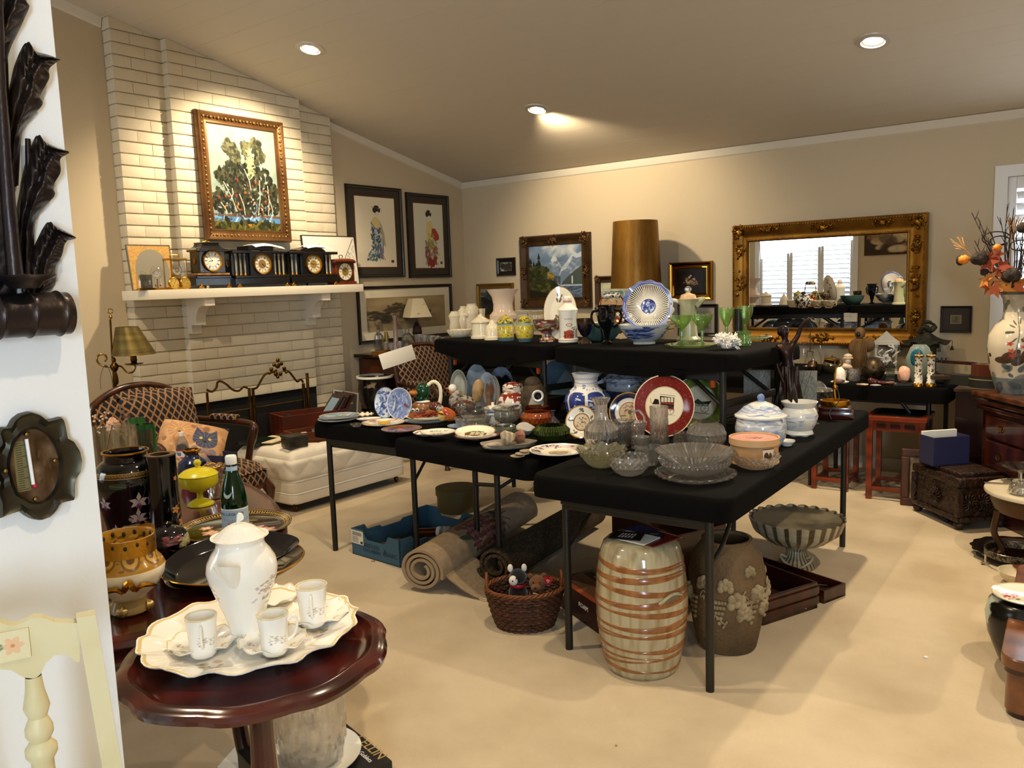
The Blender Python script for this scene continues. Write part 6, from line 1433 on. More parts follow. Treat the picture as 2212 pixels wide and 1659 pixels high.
# ================================================================== end table: porcelain, coach plates, cut glass
cv=Cv(512,256,'e9e6e0',6)
for k in range(6):
 x=k/6;cv.rect(x+.012,.06,x+.155,.62,'2c3f86');cv.ell(x+.083,.62,.071,.05,'2c3f86')
 cv.spots(14,(x+.02,.1,x+.15,.6),.014,.03,['dfe3ec','a9b6d8','c9d2e6'],.9)
cv.spots(70,(0,.7,1,.8),.012,.012,['5d70ac','8d9cc8'],.8)
for k in range(40):cv.line([(k/40,.88),(k/40+.012,.93),(k/40+.025,.88)],.004,'5d70ac')
cv.rect(0,.82,1,.83,'5d70ac')
m_hexv=pmat('hex_vase_print',cv,.1,coat=.4)
v=vessel('blue_white_vase','tall blue and white six-panelled vase with flared neck','vase',1268,924,ZL,[(34,0),(36,4),(42,30),(46,56),(44,66),(34,76),(25,84),(24,96),(28,108),(30,112)],m_hexv,seg=60,flute=fl(6,.02),th=.004)
cv=Cv(512,256,'c9d0dc',6);cv.rect(0,.1,1,.7,'33466f');cv.cloud(20,.1)
for k in range(8):cv.ell(k/8+.06,.4,.05,.24,'c9ced6');cv.spots(10,(k/8+.02,.2,k/8+.1,.6),.012,.03,['4a5d8d','7d8cb0'],.8)
cv.spots(120,(0,.8,1,1),.01,.02,['5d6f9a','8d9cb8'],.8)
m_plant=pmat('planter_print',cv,.12,coat=.3)
PLP=[(34,0),(38,6),(46,40),(48,62),(46,76),(52,84),(50,88)]
vessel('blue_planter','blue and white porcelain planter behind the navy plate','planter',1358,908,ZL,PLP,m_plant,'blue planters',th=.006)
vessel('blue_planter','blue and white porcelain planter partly behind the six-panelled vase','planter',1290,892,ZL,[(a*.82,b*.92)for a,b in PLP],m_plant,'blue planters',th=.006)
def sprig(c,n,box,cols):c.spots(n,box,.025,.018,cols,.85)
def goldplate(c):
 c.ring(.93,1.2,'b8862c')
 for k in range(5):a=k*1.26+.4;sprig(c,12,(.5+.36*math.cos(a)-.07,.5+.36*math.sin(a)-.06,.5+.36*math.cos(a)+.07,.5+.36*math.sin(a)+.06),['5d5848','8a7f5a','4a4840'])
 c.ring(.48,.55,'8a5a24');c.ring(0,.48,'c9bda6');sprig(c,20,(.36,.36,.64,.64),['8a6a3a','6d6444','a85a3a','5d5a3c'])
stand_plate('gold_rim_plate','small white plate with gold rim and flower border, propped up',1258,914,35,plate_cv('gold_rim_print','e6e4dc',goldplate),yaw=-22,tilt=16)
def navyplate(c):
 c.ring(.0,2,'ddd9d0');c.ring(.72,.95,'14163a');c.ring(.95,1.2,'b8862c');c.ring(.47,.52,'a06a2c');c.ring(0,.47,'c0b09a')
 c.spots(26,(.32,.42,.68,.7),.02,.02,['8a4a34','7a6a58','a87058'],.6);c.ell(.5,.42,.09,.08,'c9b47a');c.ell(.52,.5,.05,.06,'6d6048');c.line([(.3,.4),(.42,.41)],.02,'3a3430')
stand_plate('navy_plate','white plate with broad navy rim and gilded edge, peacock in the middle',1360,893,42,plate_cv('navy_plate_print','ddd9d0',navyplate),yaw=-14,tilt=14)
def coach(c,rim,dk):
 c.ring(.62,.97,rim);c.spots(500,(0,0,1,1),.012,.008,dk,.5,0,lambda x,y:.33<math.hypot(x-.5,y-.5)<.475);c.ring(.97,1,'e6dcc0');c.ring(.6,.63,'c9b894')
def stage(c):
 coach(c,'6d1c1a',['8d3a34','a0584a','551210'])
 c.poly([(.44,.48),(.66,.46),(.66,.64),(.42,.66)],'2a2624');
 for k in range(4):x=.445+k*.052;c.poly([(x,.565),(x+.042,.56),(x+.042,.635),(x,.64)],'d8ccb0')
 c.poly([(.44,.54),(.66,.525),(.66,.545),(.44,.56)],'9a3224');c.poly([(.43,.46),(.66,.44),(.66,.46),(.43,.48)],'9a3224');c.line([(.42,.685),(.67,.665)],.006,'3a3430')
 for x,r in((.45,.05),(.60,.065)):
  c.ring(2*r-.012,2*r+.004,'5d4a3c',1,x,.43)
  for k in range(6):c.line([(x,.43),(x+r*math.cos(k),.43+r*math.sin(k))],.004,'5d4a3c')
 c.poly([(.30,.52),(.42,.52),(.4,.6),(.34,.61)],'1c1a18');c.line([(.26,.62),(.28,.55),(.3,.53)],.006,'2a2624');c.line([(.3,.36),(.68,.35)],.006,'b09470')
def buggy(c):
 coach(c,'6b7d3a',['8d9c58','a8b070','55662c'])
 c.poly([(.38,.5),(.48,.46),(.62,.47),(.66,.53),(.54,.52),(.46,.57)],'3f4a38');c.poly([(.58,.52),(.72,.54),(.66,.46)],'2a2a26');c.line([(.3,.56),(.36,.48),(.48,.44),(.66,.45)],.012,'1c1c1a')
 for x,r in((.36,.06),(.60,.075)):
  c.ring(2*r-.012,2*r+.004,'3a342c',1,x,.40)
  for k in range(6):c.line([(x,.40),(x+r*math.cos(k),.40+r*math.sin(k))],.004,'4a4238')
 c.line([(.24,.33),(.68,.3)],.02,'b0966d')
stand_plate('coach_plate','large dark red rimmed plate printed with a black and red horse coach',1436,880,66,plate_cv('red_coach_print','e8dcc0',stage,384),yaw=-16,tilt=12,k=.8)
stand_plate('coach_plate','large green rimmed plate printed with an open carriage',1512,876,59,plate_cv('green_coach_print','e2d8bc',buggy,384),yaw=-16,tilt=12,k=.8,back=.05)
cv=Cv(512,128,'d9d8d4',5);cv.spots(260,(0,.3,1,.75),.03,.05,['a9b4c6','8d9cb8','c0c8d2'],.5,.4);cv.spots(60,(0,.8,1,.95),.02,.03,['7d8db0','a9b4c8'],.6);cv.spots(40,(0,.45,1,.6),.012,.03,['7488b4'],.5)
m_tur=pmat('tureen_print',cv,.1,coat=.4)
v=vessel('tureen','large pale blue and white lidded porcelain tureen','tureen',1643,974,ZL,[(36,0),(40,4),(52,24),(54,44),(50,62),(46,68)],m_tur,seg=48,th=.005)
cvl=Cv(512,64,'dfddd6',5);cvl.spots(160,(0,.2,1,.8),.02,.08,['8d9cc4','a9b4d0','7488b8'],.6)
part_lathe(v,'lid',[(48,68),(55,68),(55,71),(48,76),(36,88),(20,96),(10,99)],pmat('tureen_lid_print',cvl,.1,coat=.4))
part_lathe(v,'knob',[(8,98),(6,102),(8,108),(7,112),(4,115),(0,116)],mat('knob_blue','6d82b4',.12))
for sx_ in(-1,1):part_lathe(v,'lug',[(0,0),(5,0),(4,4),(0,5)],MATS['knob_blue']).location=(sx_*30*v['s'],-44*v['s'],40*v['v'])
cv=Cv(512,128,'dad8d0',7);cv.spots(50,(0,.25,1,.7),.02,.05,['8d9cc0','a9b4cc','6d80b0'],.6,.4)
v=vessel('footed_pot','open cream porcelain pot with blue sprigs on scalloped feet, behind the tureen','pot',1726,944,ZL,[(26,0),(30,4),(27,12),(36,28),(39,42),(35,54),(31,60),(36,68),(38,72)],pmat('footed_pot_print',cv,.12,coat=.3),seg=48,th=.005,flute=lambda a,r,z:(r*(1+(.08*math.cos(6*a)if z<.008 else 0)),z))
plate('underplate','small stacked white saucers beside the tureen',1700,958,17,m_porc,group=None,k=1.4)
cvb=Cv(256,256,'c0887a',3);cvb.cloud(5,.12);cvb.spots(16,(.3,.4,.7,.65),.06,.03,['7a3a34','94544a'],.7,.4)
v=vessel('round_box','round tan cardboard box with a dusty pink lid picture','box',1629,1008,ZL,[(52,0),(52,3),(50,3),(50,44)],mat('tan_card','b5895a',.6),hol=False)
part_lathe(v,'lid_rim',[(50.5,40),(53,40),(53,54),(50,54),(49.5,50)],mat('lid_tan','c49a6c',.55));o=part_lathe(v,'lid_picture',[(50,51),(0,51.2)],pmat('lid_picture_print',cvb,.6));
for me in(o.data,):pass
uvl=o.data.uv_layers[0];R_=50*v['s']
for lp in o.data.loops:co=o.data.vertices[lp.vertex_index].co;uvl.data[lp.index].uv=(co.x/R_*.5+.5,co.y/R_*.5+.5)
cvl=Cv(96,48,'d9cdb8',3);cvl.ell(.3,.3,.2,.4,'4a2c22');cvl.ell(.65,.3,.15,.35,'5d3a2a');cvl.rect(0,.92,1,1,'6d3a2a');cvl.rect(0,0,1,.08,'6d3a2a')
g=G();s,w_=v['s'],v['v']
g.grid(lambda a,b:(math.sin(.35+.55*a)*50.6*s,-math.cos(.35+.55*a)*50.6*s,(12+24*b)*w_),8,1);g.build('picture_label',pmat('box_label',cvl,.5),v)
v=cut_bowl('crystal_decanter','round cut crystal decanter with a tall flared neck','decanter',1300,974,ZL,[(22,0),(30,8),(36,26),(35,42),(26,56),(15,64),(13,80),(13,96),(19,110)],24,.045,7,th=.004,tw=1)
cut_bowl('crystal_bucket','crystal ice bucket of stacked horizontal ribs behind the serrated bowl','bucket',1344,968,ZL,[(18,0),(19,10),(21,28),(24,50),(27,56)],20,.02,8,th=.004)
v=cut_bowl('crystal_basket','crystal basket with looped glass handle','basket',1378,970,ZL,[(14,0),(15,14),(14,34),(20,56)],18,.04,6,th=.003)
part_tube(v,'handle',[(-16,52),(-13,70),(0,80),(13,70),(16,52)],3,m_crystal)
cut_bowl('crystal_vase','tall square-shouldered crystal vase before the red coach plate','vase',1424,974,ZL,[(20,0),(21,10),(20,26),(19,40),(19,92)],16,.03,4,th=.004)
cut_bowl('crystal_globe','round swirled crystal rose bowl before the green coach plate','bowl',1526,978,ZL,[(16,0),(30,8),(40,26),(41,40),(34,56),(22,64)],26,.02,8,th=.004,tw=2.5)
cut_bowl('crystal_tumbler','small crystal vase with flared lip in the middle of the glass','vase',1386,1004,ZL,[(13,0),(14,18),(13,40),(19,58)],18,.03,5,th=.003)
cut_bowl('glass_pitcher','small clear glass pitcher beside the rose bowl','pitcher',1470,976,ZL,[(14,0),(17,10),(15,26),(16,40)],10,.02,3,m_flint,th=.002)
cut_bowl('serrated_bowl','pale yellowish cut glass bowl with a deeply notched rim','bowl',1300,1012,ZL,[(22,0),(30,8),(42,22),(52,36)],20,.05,4,thin_glass('straw_crystal','fafae6',.35,.05,1.55,'f4f2d0',.22),th=.005,scallop=.014)
cut_bowl('thumbprint_bowl','round crystal bowl with thumbprint facets at the table edge','bowl',1360,1030,ZL,[(20,0),(28,6),(38,18),(40,30),(37,42)],18,.05,5,th=.005)
cut_bowl('clear_bowl','plain clear glass bowl behind the thumbprint bowl','bowl',1402,1008,ZL,[(16,0),(18,4),(26,20),(31,40)],8,.01,2,m_flint,th=.003)
cut_bowl('crystal_platter','wide scalloped crystal platter at the bottom of the stack','platter',1502,1044,ZL,[(44,0),(60,2),(78,8),(86,14)],26,.03,3,th=.004,scallop=.003)
cut_bowl('crystal_bowl','cut crystal bowl in the middle of the stack','bowl',1502,1030,ZL+.012,[(40,0),(52,6),(70,20),(78,32)],44,.03,5,th=.004)
cut_bowl('fluted_bowl','broad fluted crystal bowl on top of the stack at the table edge','bowl',1502,1010,ZL+.04,[(30,0),(44,6),(66,20),(82,32)],48,.03,1,th=.004,seg=192,tw=0)
cut_bowl('boat_dish','long notched crystal relish dish before the round pink box','dish',1632,1016,ZL,[(26,0),(36,5),(44,16),(50,26)],26,.04,4,th=.004,scallop=.010)
def bronze_lady():
 P=stand(1702,932,ZL,14);s=mpp(P);o=thing('bronze_statue','tall dark bronze statue of a robed woman with one arm raised','statue',P,facing(P));o['s']=s
 H=lambda x,h,y=0:(x*s,y*s,h*s)
 me=bpy.data.meshes.new('figure');V=[];E=[];Rr=[]
 def chain(pts,start=None):
  prev=start
  for(x,h,y,r)in pts:
   V.append(H(x,h,y));Rr.append(r*s)
   if prev is not None:E.append((prev,len(V)-1))
   prev=len(V)-1
  return prev
 pel=chain([(0,128,0,17)]);w=chain([(-2,150,0,13),(-4,168,-1,16),(-6,182,0,17),(-7,190,0,9),(-8,199,-1,6.5)],pel)
 chest=w-2;hd=chain([(-9,208,-2,11),(-9,219,-1,11.5),(-8,227,0,7)],w)
 chain([(9,187,2,7),(19,205,6,6),(24,222,4,5),(34,236,0,4.2),(42,241,-1,4)],chest)
 chain([(-22,183,-2,7.5),(-26,158,-4,6.5),(-22,136,-10,5.5),(-12,112,-16,4.6),(-8,102,-17,4.4)],chest)
 chain([(2,104,0,20),(4,76,1,20),(2,44,0,21),(-2,16,0,24),(-4,2,0,27)],pel)
 me.from_pydata(V,E,[]);me.materials.append(m_bronze)
 b=bpy.data.objects.new('figure',me);COL.objects.link(b);b.parent=o
 sk=b.modifiers.new('skin','SKIN');sd=b.modifiers.new('sub','SUBSURF');sd.levels=2;sd.render_levels=2;sk.use_smooth_shade=True
 for i,r in enumerate(Rr):me.skin_vertices[0].data[i].radius=(r,r*.9)
 me.skin_vertices[0].data[0].use_root=True
 def robe(u,v):
  a=2*PI*u;h=4+136*v;rr=(19+18*(1-v)**1.5)*(1+.10*math.sin(9*a+6*v)+.06*math.sin(17*a-3*v))
  return H(math.cos(a)*rr+4-4*v-6*(1-v)**2,h,math.sin(a)*rr*.85)
 G().grid(robe,64,18,cu=True).build('robe',mat('bronze_robe','1d1815',.38,metal=.7),o,smooth=70)
 G().ball(H(-12,214,4),(12*s,11*s,12*s),16,10,f=lambda q:1+.07*math.sin(14*q.x+9*q.z)).build('hair',mat('bronze_robe',''),o)
 G().ball(H(-18,218,8),6*s,12,8).build('hair_bun',MATS['bronze_robe'],o)
 fx_,fh=4,214
 G().ball(H(-3.5,212,-11.5),(2.2*s,2.6*s,3.2*s),8,6).build('nose',m_bronze,o)
 g=G()
 for k in range(4):g.tube([H(43+k*1.6,241-k*1.2,-1),H(47+k*1.4,243-k*1.5,-1),H(49.5+k,241-k*1.7,-2)],[1.3*s,1.1*s,.8*s],6)
 g.tube([H(42,239,-2),H(44,236,-4),H(46,234,-4)],[1.3*s,1.1*s,.8*s],6);g.build('fingers',m_bronze,o)
 g=G()
 for k in range(4):g.tube([H(-9+k*1.7,101,-17),H(-8+k*1.7,96,-18),H(-7+k*1.6,92,-17)],[1.3*s,1.1*s,.8*s],6)
 g.tube([H(-12,104,-17),H(-14,99,-18),H(-13,96,-19)],[1.4*s,1.1*s,.9*s],6);g.build('fingers',m_bronze,o)
 G().tube([H(-8,108,-19),H(-6,60,-22),H(-2,2,-24)],[2.6*s,2.2*s,1.4*s],8).build('sword',m_bronze,o)
 G().tube([H(43,240,-2),H(43,170,-2)],.8*s,6).build('scale_cord',m_blkpaint,o)
 G().tube([H(36,172,-2),H(50,170,-2)],.9*s,6).build('scale_beam',m_bronze,o)
 for dx in(37,49):
  G().tube([H(dx,171,-2),H(dx-4,140,-2),H(dx+4,140,-2),H(dx,171,-2)],.4*s,5).build('scale_chain',m_bronze,o);G().lathe([(0,0),(6*s,2*s),(7*s,4*s),(0,1*s)],16,H(dx,136,-2)).build('scale_pan',m_bronze,o)
 G().lathe([(30*s,0),(31*s,3*s),(27*s,7*s),(0,8*s)],28).build('base',m_bronze,o)
MATS['bronze_robe']=mat('bronze_robe_dark','2a2019',.36,metal=.75)
bronze_lady()
cv=Cv(256,256,'6d6a5c',8);cv.cloud(30,.14);cv.cloud(12,.1)
for pts in(((.18,.02),(.38,.46),(.46,.4),(.30,.02)),((.34,.02),(.58,.42),(.60,.36),(.46,.02)),((.5,.02),(.74,.32),(.72,.26),(.56,.02))):cv.poly(pts,'c8321c');cv.line(list(pts)+[pts[0]],.012,'15120f')
cv.line([(.4,.44),(.62,1)],.012,'15120f');cv.line([(.55,.42),(.82,1)],.012,'15120f');cv.line([(.7,.3),(1,.56)],.010,'15120f');cv.poly([(.6,.02),(.95,.2),(.8,.02)],'1c1a18')
def panel(name,label,cat,c4,z,m,t=.004):
 a,b=atz(c4[0],c4[2],z),atz(c4[1],c4[2],z);P=(a+b)/2;f=fr(P);w=f(c4[1],c4[2])[0]-f(c4[0],c4[2])[0];h=f((c4[0]+c4[1])/2,c4[3])[1]
 o=G().box((0,0,h/2),(w,t,h)).build(name,m,None,(P.x,P.y,z),rot=Euler((math.radians(-8),0,facing(P)),'XYZ'),smooth=0);return tag(o,label,cat)
panel('stained_glass_panel','textured glass panel with orange-red leaded leaves standing behind the pots','glass panel',(1696,1764,905,801),ZL+.003,pmat('leaf_panel_print',cv,.15,coat=.3))
panel('stained_glass_panel','clear textured glass panel half hidden by the raised table legs','glass panel',(1606,1664,905,800),ZL+.003,MATS['leaf_panel_print'])
g_=thing('gyroscope','brass gyroscope compass on a stepped mahogany base at the table corner','gyroscope',stand(1803,905,ZL,30),0);g_.rotation_euler=(0,0,facing(g_.location));s=mpp(g_.location)
G().box((0,0,8*s),(76*s,70*s,16*s),b=.006).build('base',m_mahog,g_);G().box((0,0,20*s),(66*s,60*s,9*s),b=.004).build('base_step',m_mahog,g_)
G().lathe([(0,24*s),(29*s,24*s),(30*s,27*s),(30*s,36*s),(26*s,37*s),(25*s,30*s),(0,29*s)],40).build('compass_ring',m_gold,g_)
G().tube([(2*s,0,28*s),(-2*s,0,60*s),(0,0,94*s),(2*s,0,112*s)],[2.6*s,3.4*s,1.8*s,1.8*s],10).build('pillar',m_gold,g_)
G().ball((0,0,64*s),(5*s,5*s,6*s)).build('pillar_knop',m_gold,g_)
G().lathe([(9*s,-4*s),(10*s,0),(9*s,4*s),(6*s,4*s),(6*s,-4*s)],24,M=Matrix.Translation((6*s,-4*s,118*s))@Matrix.Rotation(PI/2,4,'X')).build('telescope_end',m_brassd,g_)
G().tube([(6*s,4*s,118*s),(-14*s,10*s,122*s),(-22*s,12*s,122*s)],[7*s,6*s,4*s],12).build('telescope',m_brassd,g_)
G().tube(spline([(2*s,-6*s,70*s),(8*s,-26*s,40*s),(-10*s,-40*s,16*s),(-6*s,-48*s,2*s)],6),1.0*s,6).build('cord',m_blkpaint,g_)
v=vessel('pierced_tin','round pierced silver tin with a glass lid behind the gyroscope','tin',1768,880,ZL,[(27,0),(29,3),(29,30),(31,33),(29,36),(22,38),(0,39)],mat('pierced_silver','8a867c',.3,metal=.8,noise=(60,'4a4840',.45,.6)),hol=False)
part_lathe(v,'glass_knob',[(18,38),(14,44),(8,50),(0,54)],m_flint)
P=atz(1758,918,ZL);tag(G().lathe([(0,0),(.02,0),(.03,.006),(0,.004)],20).build('glass_chip',m_flint,None,(P.x,P.y,ZL+.001)),'small clear glass dish by the stained glass panel','dish')
# ================================================================== raised table: white ceramics to the left, blue and green to the right
def up(name,label,cat,px,py,prof,m,**k):return vessel(name,label,cat,px,py,ZU+.001,prof,m,**k)
m_cream2=mat('cream_glaze','ecdfc0',.12,coat=.3);m_blush=mat('blush_marble','e2c9b0',.25,noise=(5,'b08a70',.5,.8))
up('shell_dish','shallow cream fluted dish at the end of the raised table','dish',993,729,[(16,0),(20,3),(25,10),(27,16)],m_cream2,flute=fl(18,.03))
RAISED=m_cream2
v=up('cream_vase','slim cream vase with modelled flowers, first of the three at the back','vase',984,719,[(10,0),(13,10),(11,24),(14,36),(9,44),(9,46)],m_cream2)
v=up('cream_vase','cream bottle vase with a swelling body at the back','vase',1003,718,[(11,0),(15,14),(17,30),(14,44),(7,52),(8,56)],m_cream2)
v=up('cream_vase','taller cream shouldered vase with an applied rose','vase',1021,720,[(12,0),(13,10),(14,40),(15,52),(10,60),(11,63)],m_cream2)
g=G();g.ball((-12*v['s'],-10*v['s'],40*v['v']),5*v['s'],12,8,f=lambda q:1+.2*math.sin(8*q.x+9*q.z));g.build('applied_rose',m_cream2,v)
up('bud_vase','thin cream bud vase with a squared flaring top','vase',1043,719,[(6,0),(5,8),(4,20),(7,52)],m_cream2,seg=4,smooth=10)
v=up('biscuit_jar','white embossed lidded jar on a stepped foot','jar',1039,732,[(22,0),(22,5),(19,7),(19,32),(21,34)],m_cream2,hol=False)
part_lathe(v,'lid',[(22,34),(22,37),(12,44),(6,47),(5,50),(0,53)],m_cream2)
v=up('cream_bell_jar','small cream beehive-shaped butter dome','jar',1064,735,[(18,0),(18,6),(15,8),(15,20),(12,30),(6,36),(5,40),(0,44)],m_cream2,hol=False)
v=up('marble_urn','large blush marble urn with a broad flared lip behind the jars','urn',1089,724,[(16,0),(18,6),(14,12),(18,20),(30,34),(30,42),(22,52),(21,66),(24,82),(32,94),(34,98)],m_blush,th=.005)
cvy=Cv(384,192,'c9b43a',8);cvy.spots(330,(0,0,1,1),.010,.016,['3f5a4a','8a7a20','e0d070','5d6a3a','a08a2c','7a3a34'],.85)
for k in range(4):cvy.ell(k/4+.12,.5,.035,.09,'e6dfd0');cvy.ell(k/4+.12,.5,.022,.055,'8a3a34');cvy.ell(k/4+.12,.5,.012,.03,'e0d8c8')
cvy.rect(0,0,1,.2,'5d7a88')
for k in range(48):cvy.rect(k/48,0,k/48+.006,.2,'2c3f4a')
cvy.rect(0,.88,1,1,'7d98a0');m_yj=pmat('yellow_jar_print',cvy,.12,coat=.3);m_yl=mat('yellow_lid_print','c4b048',.15,noise=(60,'5d5a2a',.48,.56))
v=up('yellow_jar','straight-sided yellow patterned porcelain jar with a knobbed lid','jar',1093,737,[(17,0),(18,3),(18,36),(17,38)],m_yj,hol=False)
part_lathe(v,'lid',[(19,38),(19,40),(16,46),(8,51),(3,53),(3,56),(0,57)],m_yl)
v=up('yellow_jar','round-bellied yellow patterned ginger jar with a domed lid','jar',1134,739,[(14,0),(18,10),(21,24),(19,36),(13,41)],m_yj,hol=False)
part_lathe(v,'lid',[(13,40),(14,42),(14,48),(10,53),(3,55),(0,56)],m_yl)
cvm=Cv(384,128,'6d3a34',5);cvm.spots(150,(0,0,1,1),.03,.07,['c9a84a','8a9a8a','b0605a','d8c8a0','4a2a3a','5d7a6a'],.85)
v=up('footed_bowl','footed famille bowl crowded with coloured flowers','bowl',1182,739,[(17,0),(17,6),(12,8),(11,18),(14,21),(24,30),(28,42),(29,48)],pmat('flower_bowl_print',cvm,.12,coat=.3),flute=lambda a,r,z:(r*(1+(.03*math.cos(16*a)if z>.07 else 0)),z))
cva=Cv(384,256,'e3e0d6',6)
cva.poly([(.42,.12),(.60,.12),(.60,.36),(.52,.40),(.42,.34)],'b0543c');cva.spots(30,(.42,.14,.6,.36),.01,.02,['8a3a2c','7a2c24'],.8)
for x in(.45,.5,.55):cva.ell(x,.2,.012,.05,'6d2a24')
cva.ell(.52,.55,.06,.05,'b06a5a');cva.ell(.52,.55,.045,.035,'e0d0c0');cva.line([(.60,.3),(.62,.42)],.006,'4a5a3a');cva.spots(16,(.57,.38,.67,.48),.02,.008,['4a6a4a'],.9)
for y in(.74,.71):
 for k in range(26):cva.rect(.43+k*.006,y,.434+k*.006,y+.012,'5d5a54',.8)
cva.rect(0,.06,1,.075,'a8986a')
v=up('apothecary_jar','white apothecary jar printed with a pink building, under a stacked lid','jar',1228,740,[(22,0),(22,6),(19,9),(19,60),(21,64),(21,68)],pmat('apothecary_print',cva,.1,coat=.3),hol=False)
part_lathe(v,'lid',[(22,68),(22,70),(16,77),(9,82),(8,90),(9,92),(9,96),(7,99),(0,100)],m_porc);part_lathe(v,'lid_band',[(9.4,85),(9.4,89)],mat('pink_band','c08a70',.4))
stand_plate('scalloped_platter','tall white scalloped oval platter painted with brown flower sprays, propped up',1212,680,58,plate_cv('sprig_platter','e8e0cc',lambda c:(sprig(c,40,(.3,.2,.55,.5),['5d4a3c','6d5a34','8a4a3a']),sprig(c,12,(.4,.72,.6,.86),['5d4a3c','4a4a5a']),sprig(c,10,(.6,.55,.75,.7),['5d4a3c']),c.ring(.97,1,'8a6a34'))),z=ZU,tilt=12,back=.03,sx=.62)
cvg=Cv(256,128,'3a2c1c',4);cvg.cloud(14,.2)
for k in range(4):cvg.ell(k/4+.12,.5,.06,.3,'14184a')
v=up('cobalt_goblet','small pewter goblet inset with cobalt blue ovals','goblet',1264,743,[(15,0),(14,4),(5,9),(4,14),(10,20),(16,32),(18,50),(18,54)],pmat('goblet_print',cvg,.25,metal=.5))
v=up('trophy_vase','black glass two-handled trophy vase','vase',1311,744,[(11,0),(11,4),(6,8),(6,14),(9,30),(18,48),(20,64),(20,78),(23,84)],m_blk,flute=lambda a,r,z:(r*(1+.03*math.cos(8*a)),z))
for sx_ in(-1,1):part_tube(v,'handle',[(sx_*19,72),(sx_*29,70),(sx_*32,58),(sx_*27,44),(sx_*14,36)],2.8,m_blk)
up('teal_bowl','large grey-teal ceramic bowl behind the trophy vase','bowl',1300,738,[(22,0),(30,6),(42,22),(46,36)],mat('teal_glaze','4a645c',.2))
cvb=Cv(512,160,'d0d2d0',5)
for k in range(3):cvb.spots(70,(k/3+.03,.3,k/3+.22,.85),.02,.06,['2c3c78','4a5d98','1f2c60','8d9cc0'],.8)
v=up('blue_white_bowl','large blue and white porcelain bowl holding the woven dish','bowl',1392,744,[(24,0),(24,5),(38,14),(50,30),(56,42)],pmat('blue_bowl_print',cvb,.1,coat=.4),seg=48,th=.004)
bb_=thing('lattice_dish','white openwork porcelain dish with a blue flowered rim, standing in the blue bowl','dish',v.location+Vector((0,.02,.11)),facing(v.location)+math.radians(-8));s=v['s']
T=Matrix.Translation((6*s,0,34*s))@Matrix.Rotation(math.radians(80),4,'X')@Matrix.Diagonal((1.0,1.0,1,1))
def dish_pt(a,q):r=(16+30*q)*s;return T@Vector((math.cos(a)*r,math.sin(a)*r,(2+12*q*q)*s))
g=G()
for k in range(64):
 a=2*PI*k/64
 g.tube([dish_pt(a,q)for q in(0,.35,.7,1)],1.0*s,5)
stuff(g.build('openwork_ribs',m_porc,bb_))
cvr=Cv(512,48,'dfe2e6',3);cvr.spots(120,(0,0,1,1),.02,.25,['2c3c88','4a5da8','8d9cd0'],.8)
def rimf(u,v):
 a=2*PI*u;r=(45+9*v+1.2*math.sin(a*14)*v)*s;return T@Vector((math.cos(a)*r,math.sin(a)*r,(13.5+3*v)*s))
G().grid(rimf,90,3,cu=False).build('rim',pmat('lattice_rim_print',cvr,.12,coat=.3),bb_)
G().lathe([(0,2*s),(16*s,2*s),(17.5*s,3*s)],36,planar=17*s,M=T).build('centre',plate_cv('lattice_centre','8d9cc8',lambda c:(c.spots(60,(0,0,1,1),.1,.06,['2c3c80','4a5da0','d8dce8'],.8),c.ring(.85,1,'2c3c80'))),bb_)
m_celad=mat('celadon_glass','c9c8a0',.15,trans=.25,ior=1.4,coat=.3)
v=up('pitcher','tall pale green fluted pitcher with a scrolled handle and glass-knobbed lid','pitcher',1487,738,[(26,0),(26,4),(20,10),(17,40),(17,76),(22,86),(24,90)],m_celad,flute=fl(10,.03))
part_tube(v,'handle',[(-16,84),(-34,88),(-40,76),(-32,68),(-38,56),(-30,44),(-17,36)],4,mat('white_opal','e0dcc8',.2))
part_tube(v,'spout',[(14,78),(26,86),(36,91)],[12,8,3],m_celad)
part_lathe(v,'lid',[(18,88),(18,91),(15,99),(6,102),(4,104)],mat('blush_lid','d8b48a',.2));part_lathe(v,'lid_knob',[(3,103),(7,108),(7,113),(3,117),(0,118)],m_crystal)
m_dep=thin_glass('green_depression_glass','e8f8da',.1,.04,1.5,'bfe08a',.03)
def goblet(px,py,h,r,label):
 v=up('green_goblet',label,'goblet',px,py,[(14,0),(13,2),(4,5),(3,12),(4,24),(3,h*.46),(6,h*.52),(r*.6,h*.62),(r,h*.82),(r*1.06,h)],m_dep,group='green stemmed glasses',th=.0015)
 s=v['s'];return v
goblet(1473,742,60,20,'green stemmed glass standing in front of the pale pitcher');goblet(1517,744,64,21,'green stemmed glass to the coral side of the pale pitcher')
goblet(1569,742,76,16,'tall green stemmed glass directly behind the white coral');goblet(1610,740,78,16,'tall green stemmed glass beyond the black candle')
v=up('green_plate','flat green pressed glass plate under two stemmed glasses','plate',1494,752,[(38,0),(46,2),(58,6)],m_dep,th=.003,seg=48)
up('black_candle','black pillar candle among the green glasses','candle',1595,740,[(9,0),(9,72),(0,73)],m_blkpaint,hol=False)
cut_bowl('green_leaf_dish','flat green scalloped dish at the far corner of the raised table','dish',1634,735,ZU+.001,[(14,0),(22,3),(32,7)],14,.05,2,m_dep,th=.002)
cut_bowl('green_tumbler','green diamond-pressed tumbler behind the coral','tumbler',1607,748,ZU+.001,[(13,0),(14,6),(13,24),(15,32)],14,.05,5,m_dep,th=.002)
P=stand(1570,755,ZU+.001,8);s=mpp(P);rg=random.Random(21);g=G()
